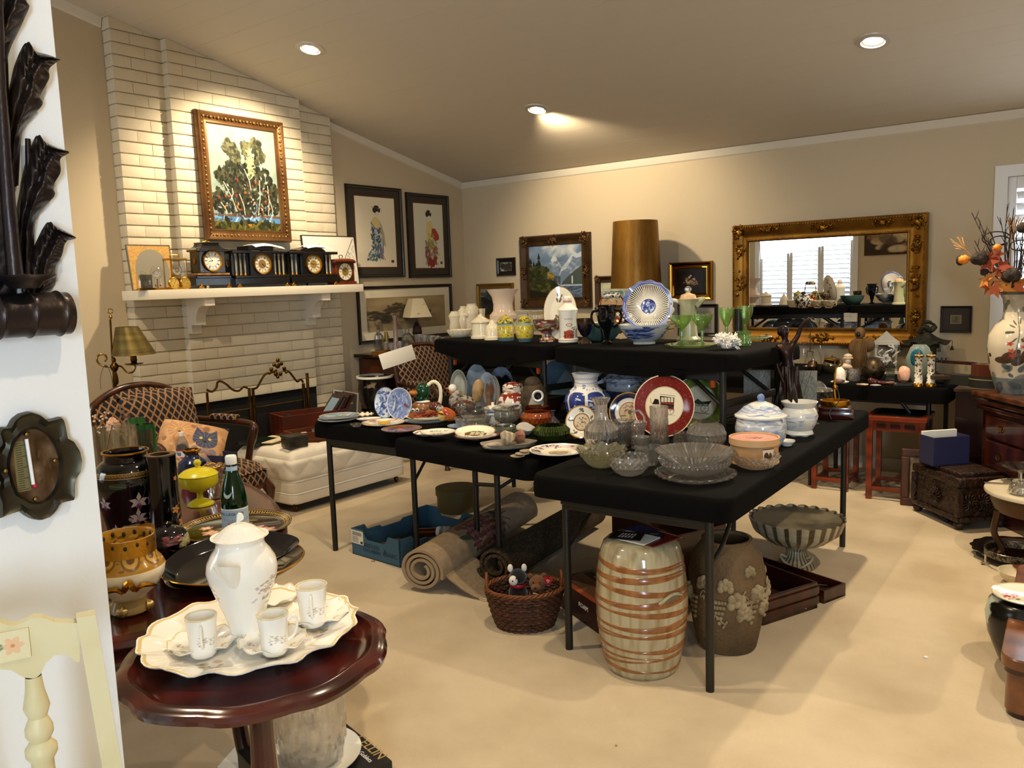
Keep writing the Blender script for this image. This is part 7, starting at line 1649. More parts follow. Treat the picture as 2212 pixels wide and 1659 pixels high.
def branch(p,d,L,r,n):
 q=p+d*L;g.tube([p,p.lerp(q,.5)+Vector((rg.gauss(0,1),rg.gauss(0,1),rg.gauss(0,1)))*L*.06,q],[r,r*.9,r*.75],6)
 g.ball(q,r*.85,6,4)
 if n:
  for k in range(3 if n>1 else 2):
   e=(d+Vector((rg.gauss(0,1),rg.gauss(0,1),rg.gauss(0,.8)))*.75).normalized();branch(p.lerp(q,.55+.45*rg.random()),e,L*.66,r*.74,n-1)
for k in range(11):
 a=k*2*PI/11;branch(Vector((0,0,8*s)),Vector((math.cos(a),math.sin(a)*.7,.15+.8*rg.random())).normalized(),17*s,3.4*s,3)
for k in range(4):branch(Vector((0,0,8*s)),Vector((rg.gauss(0,.5),rg.gauss(0,.5),1)).normalized(),18*s,3.2*s,3)
g.ball((0,0,6*s),(12*s,10*s,6*s),10,6)
tag(g.build('white_coral',mat('coral_white','ece8e0',.6),None,P,facing(P),smooth=60),'branching white coral at the edge of the raised table','coral')
m_copk=mat('copper','a05a34',.22,metal=1)
v=up('copper_kettle','copper kettle with a ceramic grip standing behind the trophy vase','kettle',1322,722,[(20,0),(24,4),(26,20),(20,32),(10,38),(10,42),(0,46)],m_copk,hol=False)
part_tube(v,'handle',[(-20,30),(-26,54),(-16,82),(18,82),(28,54),(20,30)],1.6,m_copk);part_tube(v,'grip',[(-17,82),(18,82)],6,mat('grip_print','e0dcd0',.2,noise=(60,'1c1c24',.48,.55)))
v=up('lidded_pot','black and white diamond-patterned pot with a black knob, at the back','pot',1346,718,[(18,0),(26,10),(28,26),(20,38),(10,44)],mat('diamond_glaze','e0dcd4',.15,noise=(55,'22222a',.48,.55)),hol=False);part_lathe(v,'knob',[(5,43),(8,47),(6,52),(0,54)],m_blk)
up('white_tureen','low white bowl with tiny flowers at the back of the raised table','bowl',1280,722,[(24,0),(30,8),(32,24)],m_saucw)
for px,lb in((1130,'white ruffled cream jug at the back behind the yellow jars'),(1160,'second white cream jug at the back, beside the scalloped platter')):up('cream_jug',lb,'jug',px,716,[(14,0),(20,10),(22,24),(16,36),(20,44)],m_cream2,flute=fl(6,.08))
up('white_planter','plain white porcelain planter at the back behind the biscuit jar','planter',1058,726,[(22,0),(26,8),(28,30),(27,34)],m_porc)
cvh=Cv(256,128,'d8cfb4',3);cvh.spots(60,(0,.1,1,.9),.03,.06,['5d5234','8a7a4a','3a3a2c'],.8)
m_heir=pmat('cup_scene_print',cvh,.15)
for px,lb in((1410,'brown printed cup at the back of the raised table, facing the mirror'),(1446,'second brown printed cup at the back, nearer the pitcher')):
 v=up('printed_cup',lb,'cup',px,716,[(10,0),(16,8),(20,20),(22,24)],m_heir)
 part_tube(v,'handle',[(20,20),(30,20),(30,8),(18,8)],1.8,m_heir)
 # ================================================================== white daybed and what lies on it
m_quilt=mat('quilted_ticking','e2d9c9',.75,bump=(200,.15,.002))
bd=thing('daybed','white quilted daybed with piped edges and a small caster, between armchair and tables','bed',(-4.72,3.83,0))
W_,L_,x1=.62,1.04,.31
def quilt(u,v,face):
 return 0
def bedtop(u,v):
 x,y=(u-.5)*W_,(v-.5)*L_
 e=(1-abs(2*u-1)**10)**.5*(1-abs(2*v-1)**12)**.5
 d=abs(math.sin(PI*(x+y)/.34))**.35*abs(math.sin(PI*(x-y)/.34))**.35
 return(x,y,.34+.075*e+.016*d*e)
G().grid(bedtop,60,90).build('mattress_top',m_quilt,bd,smooth=70)
def side(y0,y1,z0,z1,nm,q=False):
 pts=rr_outline(W_,L_,.05,4);g=G();n=len(pts);per=[0]
 for(a,b),(c,d)in zip(pts,pts[1:]+pts[:1]):per.append(per[-1]+math.hypot(c-a,d-b))
 N=260
 def fn(u,v):
  t=u*per[-1];i=max(k for k in range(n)if per[k]<=t+1e-9);i=min(i,n-1);f=(t-per[i])/max(1e-9,per[i+1]-per[i]);a,b=Vector(pts[i]),Vector(pts[(i+1)%n]);p=a.lerp(b,f)
  z=z0+(z1-z0)*v;k=(.008+(.016*abs(math.sin(PI*(t+1.2*z)/.20))**.22*abs(math.sin(PI*(t-1.2*z)/.20))**.22 if q else 0))*(1-abs(2*v-1)**6)
  return(p.x*(1+k/.4),p.y*(1+k/.5),z)
 g.grid(fn,N,16,cu=True);return g.build(nm,m_quilt,bd,smooth=70)
side(0,0,.215,.36,'quilted_side',True);side(0,0,.13,.215,'side_band');side(0,0,.06,.13,'base_band')
G().box((0,0,.07),(W_-.02,L_-.02,.02)).build('underside',m_wicker_flat,bd)
for zz in(.215,.13):
 G().tube([(x*1.012,y*1.008,zz)for x,y in rr_outline(W_,L_,.05,4)],.006,6,closed=True).build('piping',m_paper,bd)
for sx_,sy_ in((1,-1),(1,1),(-1,-1),(-1,1)):
 G().ball((sx_*(W_/2-.05),sy_*(L_/2-.05),.028),(.02,.014,.028),12,8).build('caster',m_brassd,bd);G().tube([(sx_*(W_/2-.05),sy_*(L_/2-.05),.05),(sx_*(W_/2-.05),sy_*(L_/2-.05),.075)],.01,8).build('caster_stem',m_chrome,bd)
ZB=.424
def crate_box(name,label,cat,P,d,rz,m,t=.012,extra=None):
 o=thing(name,label,cat,P,rz);w,l,h=d
 G().box((0,0,t/2),(w,l,t)).build('bottom_panel',m,o,smooth=0)
 for c_,d_,nm in(((0,-l/2+t/2,h/2),(w,t,h),'front_panel'),((0,l/2-t/2,h/2),(w,t,h),'back_panel'),((-w/2+t/2,0,h/2),(t,l-2*t,h),'end_panel'),((w/2-t/2,0,h/2),(t,l-2*t,h),'end_panel')):G().box(c_,d_,b=.002).build(nm,m,o,smooth=0)
 return o
m_tray=mat('cedar_tray','6d3c1c',.45,wave=(4,'55290f',4,'X'))
P=atz(700,968,ZB);P=Vector((-4.62,3.70,ZB));crate_box('wooden_tray','open brown wooden tray of jewellery and silver on the daybed','tray',P,(.22,.40,.075),math.radians(-14),m_tray)
for i,(dx,dy,r,m,nm,lb)in enumerate(((.02,-.12,.035,mat('pink_cloth','c9948c',.8),'pink_pouch','pink cloth pouch in the wooden tray'),(.0,.0,.04,m_silver,'silver_bowl','tangled silver pieces in the wooden tray'),(-.05,.06,.03,m_silver,'silver_shaker','upright silver shaker in the wooden tray'))):
 g=G();
 if nm=='silver_shaker':g.lathe([(0,0),(.02,0),(.024,.03),(.02,.05),(.012,.065),(0,.075)],16)
 else:g.ball((0,0,r*.9),(r*1.3,r,r*.8),14,9,f=lambda q:1+.12*math.sin(7*q.x)*math.cos(6*q.y))
 tag(g.build(nm,m,None,(P.x+dx,P.y+dy,ZB+.014),smooth=50),lb,nm.split('_')[1])
tb=thing('pewter_box','small dark pewter lidded box at the near corner of the daybed','box',(-4.53,3.44,ZB),math.radians(-8))
m_pew=mat('pewter','6d6a64',.35,metal=.9,noise=(12,'4a4844',.4,.7));G().box((0,0,.033),(.12,.14,.066),b=.008).build('body',m_pew,tb,smooth=30);G().box((0,0,.074),(.126,.146,.018),b=.007).build('lid',m_pew,tb,smooth=30)
P=Vector((-4.90,3.86,ZB));bg=crate_box('wooden_crate','large reddish wooden drawer holding frames, at the back of the daybed','drawer',P,(.26,.50,.16),math.radians(-16),mat('red_drawer_wood','5d2410',.4,wave=(3,'45180a',5,'X')),.014)
for k,(dx,tilt,m)in enumerate(((-.02,38,m_mahogd),(.02,36,m_mahogd),(.05,33,m_mahogd))):
 o=thing('picture_frame',['dark slim frame leaning in the wooden drawer, farthest of three','dark slim frame with a blue edge leaning in the drawer, middle of three','dark slim frame leaning in the drawer, nearest of three'][k],'frame',(P.x+.02+dx,P.y+.10+.03*k,ZB+.03),math.radians(-16));o.rotation_euler=Euler((math.radians(-tilt),0,math.radians(-16)),'XYZ')
 G().box((0,.0,.14),(.2,.014,.28),b=.003).build('frame_body',m,o,smooth=0);G().box((.0,-.009,.14),(.13,.003,.21)).build('picture_face',mat('frame_blue','7f98a8',.4),o,smooth=0)
o=thing('silver_photo','silver-edged frame with a dark gold-lettered card leaning behind the drawer','frame',atx(742,862,-5.02),PI/2-.3);o.location.z=ZB+.05;o.rotation_euler=Euler((math.radians(-18),math.radians(14),PI/2-.35),'XYZ')
G().box((0,0,.10),(.22,.012,.20)).build('frame_body',m_silver,o,smooth=0);G().box((0,-.008,.10),(.19,.003,.17)).build('card',mat('charcoal_card','26231f',.5),o,smooth=0);text('Rubbles',.04,mat('gold_script','a8863c',.4),o,(0,-.0105,.11),(PI/2,0,0))
P=atx(592,925,-4.95);tag(G().box((0,0,0),(.22,.3,.006)).build('old_papers',mat('old_paper','d9c8a4',.8),None,(-4.86,3.50,ZB+.012),rot=(.0,math.radians(-3),.3),smooth=0),'curled old papers on the daybed behind the wooden tray','papers')
tag(G().box((0,0,.006),(.16,.2,.012),b=.003).build('red_book',mat('red_cover','a8301c',.6),None,(-4.70,3.98,ZB+.001),.2,smooth=0),'bright red flat book under the wooden drawer edge','book')
tag(G().box((0,0,.008),(.2,.24,.016),b=.002).build('glass_tray',mat('dark_green_glass','26342a',.05,trans=.5),None,(-4.90,3.42,ZB+.0),.1,smooth=0),'dark green glass tray on the daybed by the chair arm','tray')
o=figure('toy_horse','black velvet toy horse peeking over the end of the wooden drawer','toy',655,868,.60,[('body',m_wicker_flat,[(0,0,6,10,6,6)]),('head',m_wicker_flat,[(10,0,12,8,4,5,.4)])])
o.location=Vector((-4.93,3.66,ZB+.10))
v=vessel('dark_planter','black floral jardiniere with a white rim on the floor behind the drawer','jardiniere',772,905,.35,[(26,0),(34,20),(36,44),(34,58),(38,66)],mat('black_floral_glaze','14100f',.2,noise=(9,'8d7f6a',.62,.68)),th=.006)
v.location=Vector((-5.15,4.78,.45));
o=thing('plant_stand','low dark wooden stand under the black floral jardiniere','stand',(-5.15,4.78,0));G().lathe([(.13,.45),(.13,.42),(0,.42),(0,.45)],24).build('stand_top',m_mahogd,o)
for k in range(3):a=2.1*k;G().tube([(math.cos(a)*.08,math.sin(a)*.08,.43),(math.cos(a)*.12,math.sin(a)*.12,0)],.014,8).build('leg',m_mahogd,o)
part_lathe(v,'white_rim',[(36,64),(39,66),(39,70),(34,70)],m_porc)
# ================================================================== corner cabinet with decanters and a small lamp
ZC=.90
cb=thing('corner_cabinet','dark walnut cabinet by the room corner, topped with decanters and glasses','cabinet',(-5.29,5.58,0),PI/2)
G().box((0,0,.46),(1.30,.44,.80),b=.004).build('carcass',m_walnut,cb,smooth=0);G().box((0,-.01,ZC-.015),(1.38,.50,.03),b=.006).build('cabinet_top',m_mahogd,cb,smooth=0);G().box((0,0,.04),(1.2,.4,.08)).build('plinth',m_mahogd,cb,smooth=0)
G().box((0,-.01,.55),(1.34,.47,.02),b=.004).build('moulding',m_mahogd,cb,smooth=0)
for sx_ in(-1,1):G().box((sx_*.325,-.225,.28),(.6,.016,.46),b=.004).build('door',m_walnut,cb,smooth=0);G().box((sx_*.325,-.225,.71),(.6,.016,.24),b=.004).build('drawer',m_walnut,cb,smooth=0)
for sx_ in(-1,1):G().ball((sx_*.05,-.24,.30),.012,10,7).build('knob',m_brassd,cb);G().ball((sx_*.32,-.24,.71),.012,10,7).build('knob',m_brassd,cb)
def cab(name,label,cat,px,py,prof,m,**k):return vessel(name,label,cat,px,py,ZC+.001,prof,m,**k)
v=cut_bowl('square_decanter','square cut decanter with a flat stopper at the end of the cabinet','decanter',818,759,ZC+.001,[(10,0),(11,4),(12,26),(11,34),(5,40),(4,46),(5,50)],8,.03,2,th=.002);part_lathe(v,'stopper',[(3,50),(4,54),(10,58),(10,63),(0,64)],m_crystal)
v=cut_bowl('round_decanter','round-bellied clear decanter in the middle of the cabinet','decanter',881,753,ZC+.001,[(12,0),(15,6),(15,18),(10,28),(5,33),(5,42)],12,.02,3,th=.002)
v=cab('red_swan_vase','red and white striped blown-glass vase with a drooping lip','vase',856,756,[(8,0),(7,6),(5,20),(5,40),(4,66),(8,74)],mat('striped_glass','7a1810',.1,trans=.3,wave=(26,'d9cfc0',1,'X')),th=.0015)
v=cab('ruby_flask','small ruby red glass flask with a gold stopper behind the decanter','flask',868,750,[(6,0),(10,10),(8,22),(3,30),(3,44)],mat('ruby_glass','8a1408',.05,trans=.6),th=.002);part_lathe(v,'gold_stopper',[(3,44),(4,48),(3,56),(0,58)],m_gold)
cab('yellow_vase','slender clear and yellow glass vase behind the square decanter','vase',836,757,[(6,0),(6,8),(5,20),(4,40)],mat('yellow_glass','c9a81c',.05,trans=.7),th=.0015)
cut_bowl('amber_dish','amber pressed glass dish in front of the square decanter','dish',826,771,ZC+.001,[(20,0),(22,4),(23,10)],16,.03,2,mat('amber_pressed','a86f10',.05,trans=.7),th=.002)
cut_bowl('amber_dish','tiny amber glass candle cup beside the amber dish','cup',838,768,ZC+.001,[(5,0),(3,6),(6,12)],8,.03,2,MATS['amber_pressed'],th=.001)
for i,(px,py,r,h)in enumerate(((798,760,8,26),(834,763,6,24),(846,764,6,22),(864,764,7,26),(905,757,9,34),(918,757,9,32),(932,755,9,30),(944,752,9,26),(954,751,8,22))):
 cut_bowl('wine_glass',['clear tumbler nearest the chimney side of the cabinet','small clear cordial glass before the yellow vase','small clear cordial glass next along from the yellow vase','clear cordial glass beside the striped vase','tall cut tumbler before the lamp base','second cut tumbler beyond the lamp base','third cut tumbler in the row toward the black table','fourth cut tumbler half behind the black cloth','last cut tumbler at the black cloth'][i],'glass',px,py,ZC+.001,[(r*.7,0),(r*.7,3),(r*.85,h*.5),(r,h)],12,.03,3,th=.0015)
v=cab('table_lamp','small table lamp with a square cream shade and dark faceted base','lamp',903,752,[(12,0),(11,4),(5,10),(6,18),(11,34),(9,46),(4,54),(2,56),(2,62)],mat('dark_glaze_lamp','2a1a16',.12,coat=.4),hol=False,seg=10,smooth=12)
s,w_=v['s'],v['v']
def shade(b,t,z0,z1,m,o,nm):
 g=G();vs=[(sx_*b,sy_*b,z0)for sx_,sy_ in((-1,-1),(1,-1),(1,1),(-1,1))]+[(sx_*t,sy_*t,z1)for sx_,sy_ in((-1,-1),(1,-1),(1,1),(-1,1))]
 vi=[(x*.97,y*.97,z)for x,y,z in vs]
 g.add(vs+vi,[(i,(i+1)%4,(i+1)%4+4,i+4)for i in range(4)]+[(i+8,(i+1)%4+8,(i+1)%4+12,i+12)for i in range(4)]+[(i,(i+1)%4,(i+1)%4+8,i+8)for i in range(4)]+[(i+4,(i+1)%4+4,(i+1)%4+12,i+12)for i in range(4)],None)
 return g.build(nm,m,o,rz=math.radians(24),smooth=0)
shade(25*s,12*s,66*w_,106*w_,mat('cream_shade','e6d7b4',.8),v,'lamp_shade')
for dx,dz in((14,92),(2,72)):G().tube([(dx*s,-25*s,dz*w_),((dx+3)*s,-24.6*s,(dz+4)*w_),((dx+6)*s,-24.4*s,(dz-1)*w_)],.0012,5).build('shade_sprig',m_blkpaint,v)
# ================================================================== tall gold lamp, back tables along the wall
P=Vector((-3.46,6.02,.78));k=mpp(P)
for i,(cx_,w)in enumerate(((-4.18,1.55),(-2.63,1.5))):
 table('back_table',['folding table along the back wall under the mountain painting','folding table along the back wall under the gilt mirror'][i],cx_,5.96,w,.95,0,.78,[(-w/2+.12,-.4),(w/2-.12,-.4),(-w/2+.12,.4),(w/2-.12,.4)],['black tablecloth under the mountain painting','black tablecloth under the near half of the gilt mirror'][i],.08,group='back wall tables')
TR_=table('back_table','short folding table at the mirror end, crowded with curios',-1.42,6.03,.95,.82,0,ZL,[(-.38,-.3),(.36,-.3),(-.38,.3),(.36,.3)],'black tablecloth under the curios at the mirror end',.10,group='back wall tables')
G().tube([(.36,-.3,.42),(.17,-.3,.66)],.012,8).build('leg_brace',m_blkpaint,TR_)
gl=thing('gold_lamp','tall table lamp with a big mottled gold drum shade on a square dark base','lamp',P,facing(P));f=fr(P)
b,t=f(1375,622)[1],f(1369,478)[1]
r0,r1=54*k,47*k
m_gshade=mat('gold_foil_shade','8d6526',.38,metal=.7,noise=(5,'6d4a18',.35,.7),stretch=(1,1,.5),bump=(30,.25,.01))
G().lathe([(r0,b),(r1,t),(r1-.006,t),(r0-.006,b)],64,(f(1374,600)[0],0,0)).build('drum_shade',m_gshade,gl)
G().box((f(1372,600)[0],0,b/2+.02),(.085,.085,b+.08),b=.006).build('square_base',mat('dark_bronze_base','3a2814',.4,metal=.3),gl,smooth=0);G().box((f(1372,600)[0],0,.012),(.14,.14,.024),b=.004).build('plinth',MATS['dark_bronze_base'],gl,smooth=0)
ZBT=.781
def bt(name,label,cat,px,py,prof,m,z=ZBT,**kk):return vessel(name,label,cat,px,py,z,prof,m,**kk)
bt('amber_jar','amber glass candle jar glimpsed between the raised table legs','jar',1096,786,[(12,0),(14,6),(13,22)],m_amb)
simple_box('red_tin','red printed tin glimpsed beyond the raised table legs','tin',atz(1066,786,ZBT),(.12,.08,.09),.3,mat('red_tin_paint','7a1c10',.4))
simple_box('script_box','white box covered in script on the back table','box',atz(1172,788,ZBT),(.12,.08,.07),.25,pmat('script_print',Cv(96,64,'c9c4b4',3).spots(200,(0,0,1,1),.03,.012,['6d685a','8d8878'],.8),.6))
simple_box('green_tin','olive green tin beside the script box','tin',atz(1204,790,ZBT),(.11,.08,.06),.25,mat('olive_tin','4a5230',.5))
simple_box('red_white_tin','red and white small carton seen above the blue planter','carton',atz(1322,800,ZBT),(.09,.06,.08),.2,pmat('carton_print',Cv(32,32,'d8d0c4').rect(0,0,1,.7,'a82020').rect(.3,.2,.7,.4,'e8e0d8'),.5))
bt('silver_candle_dish','round silver dish on the back table beside the coral rock','dish',1428,800,[(14,0),(16,4),(16,14)],m_silver)
rock('coral_rock','pinkish orange coral rock on the back table',1452,800,(10,8,10),mat('orange_coral','b8644a',.6,noise=(20,'8a4430',.4,.7)),ZBT,31)
for i,(px,py,r,c)in enumerate(((1225,792,8,'c9b494'),(1240,794,7,'b08a6a'),(1376,800,12,'9a8870'),(1395,800,9,'c9b89a'),(1505,798,12,'c0aa8a'),(1530,800,10,'8d7a62'),(1552,800,9,'b89a7a'),(1618,798,9,'b48a4a'),(1640,796,8,'8a5a2c'))):
 rock('mineral',['small cream mineral by the green tin','brown mineral second from the green tin','rough grey mineral above the blue planter','pale mineral beside the silver dish','cream mineral past the coral rock','dark tan mineral past the coral rock','rosy mineral before the raised table legs','amber mineral between the raised table legs','brown mineral beside the bronze statue'][i],px,py,(r,r*.8,r*.7),mat('mineral_%d'%i,c,.5,noise=(25,'5d4f40',.5,.8)),ZBT,40+i)
ZT3=ZL+.001
def cu(name,label,cat,px,py,prof,m,**k):return vessel(name,label,cat,px,py,ZT3,prof,m,**k)
m_hg=mat('hourglass_print','e0dac8',.2,noise=(70,'4a3a2c',.53,.57))
for px,lb in((1983,'cream and gold figured cylinder ornament, nearer the pink quartz'),(2010,'cream and gold figured cylinder ornament at the table end')):
 v=cu('cylinder_ornament',lb,'ornament',px,836,[(10,0),(10,6),(9,8),(7.5,30),(7.5,62),(9,64),(10,66),(8,68),(2,69),(1,75)],m_hg,hol=False,group='cream and gold cylinder ornaments')
 part_lathe(v,'gold_foot',[(10.4,0),(10.6,5),(9,8)],m_gold);part_lathe(v,'gold_cap',[(9.6,63),(10.4,65),(10.2,67),(2,69.5),(1.4,75),(0,75)],m_gold)
rock('pink_quartz','rough pale pink quartz lump on a black tray',1952,828,(15,10,20),mat('rose_quartz','d49c84',.35,noise=(9,'e8c0a8',.4,.7),coat=.2),ZT3+.01,17)
simple_box('black_stand','small black stand tray under the pink quartz','stand',atz(1952,832,ZT3),(.13,.09,.012),.3,m_blk)
v=cu('teal_vase','frosted glass vase with a turquoise core','vase',1985,826,[(14,0),(20,12),(27,34),(27,52),(18,74),(12,80)],mat('frosted_glass','7f8d84',.25,coat=.3),hol=False,sy=.5)
o=G().ball((-5*v['s'],-.034,52*v['v']),(13*v['s'],.012,20*v['v']),20,12).build('turquoise_core',mat('turquoise','0f5f78',.1,coat=.4),v)
v=cu('cork_ball','dark bronze pierced ball incense pot','pot',1886,824,[(8,0),(18,8),(24,22),(24,28),(18,42),(8,50),(0,52)],mat('pierced_bronze','4a3a26',.4,metal=.6,noise=(30,'2c2216',.45,.6)),hol=False,seg=40)
for k in range(8):a=2*PI*k/8;G().ball((math.cos(a)*24*v['s'],math.sin(a)*24*v['s'],32*v['v']),1.6*v['s'],8,6).build('hole',m_blkb,v)
m_driftw=mat('driftwood','84643a',.7,noise=(16,'5a3f20',.35,.7),stretch=(1,1,.25),bump=(30,.4,.01))
o=figure('carved_robed_figure','tall carved driftwood hooded figure before the mirror','carving',1856,812,ZT3,[('robe',m_driftw,[(0,0,30,17,12,36),(-4,0,60,19,12,22,.15),(14,0,66,16,8,16,.6)]),('hood',m_driftw,[(0,0,92,11,9,13)]),('face',m_dkglaze,[(-3,-7,90,5,3,6)])])
g=G();s=o['s']
for k in range(9):x=-14+3.4*k;g.tube(spline([(x*.7*s,-11*s,78*s),(x*s,-13.4*s,52*s),(x*.8*s,-13*s,26*s),(x*1.0*s,-12*s,4*s)],4),1.3*s,6)
g.build('robe_folds',m_driftw,o,smooth=60)
figure('cherub_bust','pink and white porcelain figure in a wide hat beside the carved figure','figurine',1831,816,ZT3,[('dress',mat('bisque','c9b8a4',.4),[(0,0,12,12,9,14)]),('hat',m_blush,[(0,0,46,9,8,6),(0,0,42,11,9,2.5)]),('face',m_blush,[(0,-2,36,6,6,7)]),('collar',m_blush,[(-4,-3,24,14,9,7,.2)])])
v=cu('white_china_cap','white china helmet-shaped cup turned upside down','cup',1814,828,[(18,0),(19,2),(12,4),(12,16),(10,26),(4,33),(0,35)],m_porc,hol=False)
v=cut_bowl('glass_cup','round cut glass tealight cup before the carved figure','cup',1844,824,ZT3,[(12,0),(13,6),(14,18),(12,26)],10,.04,3,th=.002)
def cloche(px,py,r,h,label):
 v=cu('glass_cloche',label,'cloche',px,py,[(r,0),(r,h*.55),(r*.93,h*.75),(r*.7,h*.91),(r*.35,h*.985),(r*.02,h)],m_glass,hol=False)
 return v
cloche(1755,812,18,58,'clear glass dome over a small brass clock');cloche(1734,803,22,78,'wide clear glass dome at the back, behind the statue');cloche(1770,797,19,88,'tall clear glass dome before the mirror')
v=cu('brass_clock','small round brass clock under the glass dome','clock',1755,812,[(14,0),(14,6),(9,10),(12,22),(8,30),(0,33)],m_brassd,hol=False)
v=cu('melon_jar','small silvered glass melon-shaped jar','jar',1797,806,[(12,0),(17,8),(18,20),(12,30),(3,34),(0,38)],mat('mercury_glass','8a8464',.15,metal=.8),hol=False,flute=fl(10,.05))
v=cu('crystal_lump','cluster of clear crystal drops behind the bronze ball','crystal',1880,800,[(8,0),(12,10),(9,26),(4,36),(0,40)],m_crystal,hol=False,seg=9,smooth=5)
pg=thing('white_pergola','cream porcelain temple ornament with columns and a figured pediment','ornament',stand(1913,808,ZT3,12),0);pg.rotation_euler=(0,0,facing(pg.location));s=mpp(pg.location);m_bis=mat('cream_bisque','e0d8c4',.45)
for x in(-20,20):G().lathe([(5*s,0),(5*s,4*s),(3*s,6*s),(3*s,56*s),(5*s,58*s),(5*s,62*s),(0,62*s)],14,(x*s,0,0),flute=fl(10,.06)).build('column',m_bis,pg)
G().box((0,0,66*s),(54*s,14*s,8*s),b=.002).build('entablature',m_bis,pg,smooth=0);G().prism([(-24*s,70*s),(24*s,70*s),(12*s,80*s),(0,92*s),(-12*s,80*s)],10*s,Matrix.Translation((0,-5*s,0))).build('pediment',m_bis,pg,smooth=0)
g=G();rg=random.Random(4)
for k in range(14):x,z=rg.uniform(-12,16),rg.uniform(10,56);g.tube(spline([(x*s,-8*s,z*s),((x+rg.uniform(-8,8))*s,-12*s,(z+8)*s),((x+rg.uniform(-14,20))*s,-10*s,(z+14)*s)],4),1.8*s,6)
g.build('branching_spray',m_paper,pg,smooth=60);G().box((0,0,2*s),(54*s,22*s,4*s)).build('base',m_bis,pg,smooth=0)
v=cu('glass_lantern','small glass lantern with a dark pyramid lid','lantern',1923,822,[(11,0),(11,3),(10,5),(10,26)],m_flint,hol=True,seg=6,smooth=10,th=.0015);part_lathe(v,'lid',[(12,26),(9,32),(3,38),(0,42)],m_blkpaint,seg=6,smooth=10)
bl=thing('bronze_pagoda','green-bronze pagoda lantern with upturned roof, dragon top and hanging bells','lantern',stand(1998,812,ZT3,20),0);bl.rotation_euler=(0,0,facing(bl.location));s=mpp(bl.location);m_verd=mat('verdigris_bronze','3a3a2c',.5,metal=.4,noise=(14,'22221a',.4,.7),bump=(40,.4,.01))
G().lathe([(28*s,0),(30*s,4*s),(24*s,8*s),(24*s,62*s),(27*s,66*s),(0,66*s)],6).build('body',m_verd,bl,smooth=10)
def roof(u,v):
 a=2*PI*u;k=1/max(abs(math.cos((a%(PI/3))-PI/6)),.5)*.9;r=(48-40*v**.7)*k;up_=9*(1-v)**3*abs(math.cos(3*a))**4
 return(math.cos(a)*r*s,math.sin(a)*r*s,(66+26*v+up_)*s)
G().grid(roof,72,8,cu=True).build('roof',m_verd,bl,smooth=50)
g=G();g.tube(spline([(-14*s,-4*s,92*s),(-4*s,-8*s,104*s),(8*s,0,96*s),(16*s,4*s,106*s),(4*s,0,114*s)],6),[5*s]*8+[6*s]*10+[3*s]*7,8);g.ball((2*s,0,114*s),(9*s,5*s,4*s),10,7);g.build('dragon_finial',m_verd,bl,smooth=60)
for a in range(6):
 t=2*PI*a/6+0;x,y=math.cos(t)*50*s,math.sin(t)*50*s;G().tube([(x,y,74*s),(x,y,64*s)],.6*s,5).build('bell_wire',m_verd,bl);G().lathe([(0,64*s),(2*s,62*s),(4*s,54*s),(0,54*s)],10,(x,y,0)).build('bell',m_verd,bl)
for i,(dz,c,lb)in enumerate(((0,'c9bda6','cream-edged book at the bottom of the pile by the cylinder ornaments'),(.028,'4a1c14','dark red book in the middle of the pile'),(.05,'3a2a1c','brown book on top of the pile under the pagoda eaves'))):simple_box('book',lb,'book',stand(2034,818,ZT3+dz,0),(.14,.10,.024),.35+.15*i,mat('book_cover_%d'%i,c,.5),group=None)
P=stand(1905,832,ZT3,4);s=mpp(P);o=thing('wooden_pipe','polished dark wooden figurine lying before the bronze ball','figurine',P,facing(P));G().tube(spline([(-20*s,0,8*s),(-8*s,0,6*s),(10*s,0,4*s),(24*s,0,4*s)],5),[6*s]*5+[4*s]*6+[5*s]*5,10).build('stem',m_mahog,o);G().ball((-22*s,0,9*s),6.5*s,12,8).build('bowl',m_mahog,o)
for i,(px,py,c,lb)in enumerate(((1864,832,'c9a878','flat tan slice of agate at the table front'),(1890,834,'a8a8a4','flat pale slice of agate beside the tan one'))):rock('agate_slice',lb,px,py,(13,6,2.4),mat('agate_%d'%i,c,.4),ZT3,60+i)
rock('pink_stone','smooth dusky pink stone by the gyroscope telescope',1812,828,(15,8,6),mat('pink_granite','6d4a42',.4,noise=(30,'8a6458',.4,.7)),ZT3,71)
# ================================================================== carved stools under the back table
m_rosew=mat('rosewood_red','7a2c0e',.3,wave=(3,'5a1d08',5,'Z'),coat=.3)
def carved_stool(px,py,wpx,hz,label,depth_=.34):
 A=atz(px,py,0);s=mpp(A);w=wpx*s;o=thing('carved_stool',label,'stool',(A.x+w/2,A.y+depth_/2,0),math.radians(3),'red carved stools');d=depth_
 for x in(-1,1):
  for y in(-1,1):G().box((x*(w/2-.016),y*(d/2-.016),hz/2),(.034,.034,hz),b=.003).build('leg',m_rosew,o,smooth=0)
 G().box((0,0,hz-.012),(w+.02,d+.02,.03),b=.006).build('seat_frame',m_rosew,o,smooth=0);G().box((0,0,hz+.004),(w-.05,d-.05,.012),b=.003).build('seat_panel',m_blk,o,smooth=0)
 for y in(-1,1):
  G().box((0,y*(d/2-.012),hz-.06),(w-.06,.012,.065)).build('apron',m_rosew,o,smooth=0)
  for k in range(3):G().box(((k-1)*w*.24,y*(d/2-.004),hz-.058),(w*.18,.010,.035),b=.004).build('carved_panel',m_mahogd,o,smooth=0)
  G().box((0,y*(d/2-.016),.07),(w-.05,.02,.026),b=.004).build('stretcher',m_rosew,o,smooth=0)
 for x in(-1,1):G().box((x*(w/2-.016),0,hz-.055),(.012,d-.06,.06)).build('apron',m_rosew,o,smooth=0);G().box((x*(w/2-.016),0,.055),(.02,d-.05,.026),b=.004).build('stretcher',m_rosew,o,smooth=0)
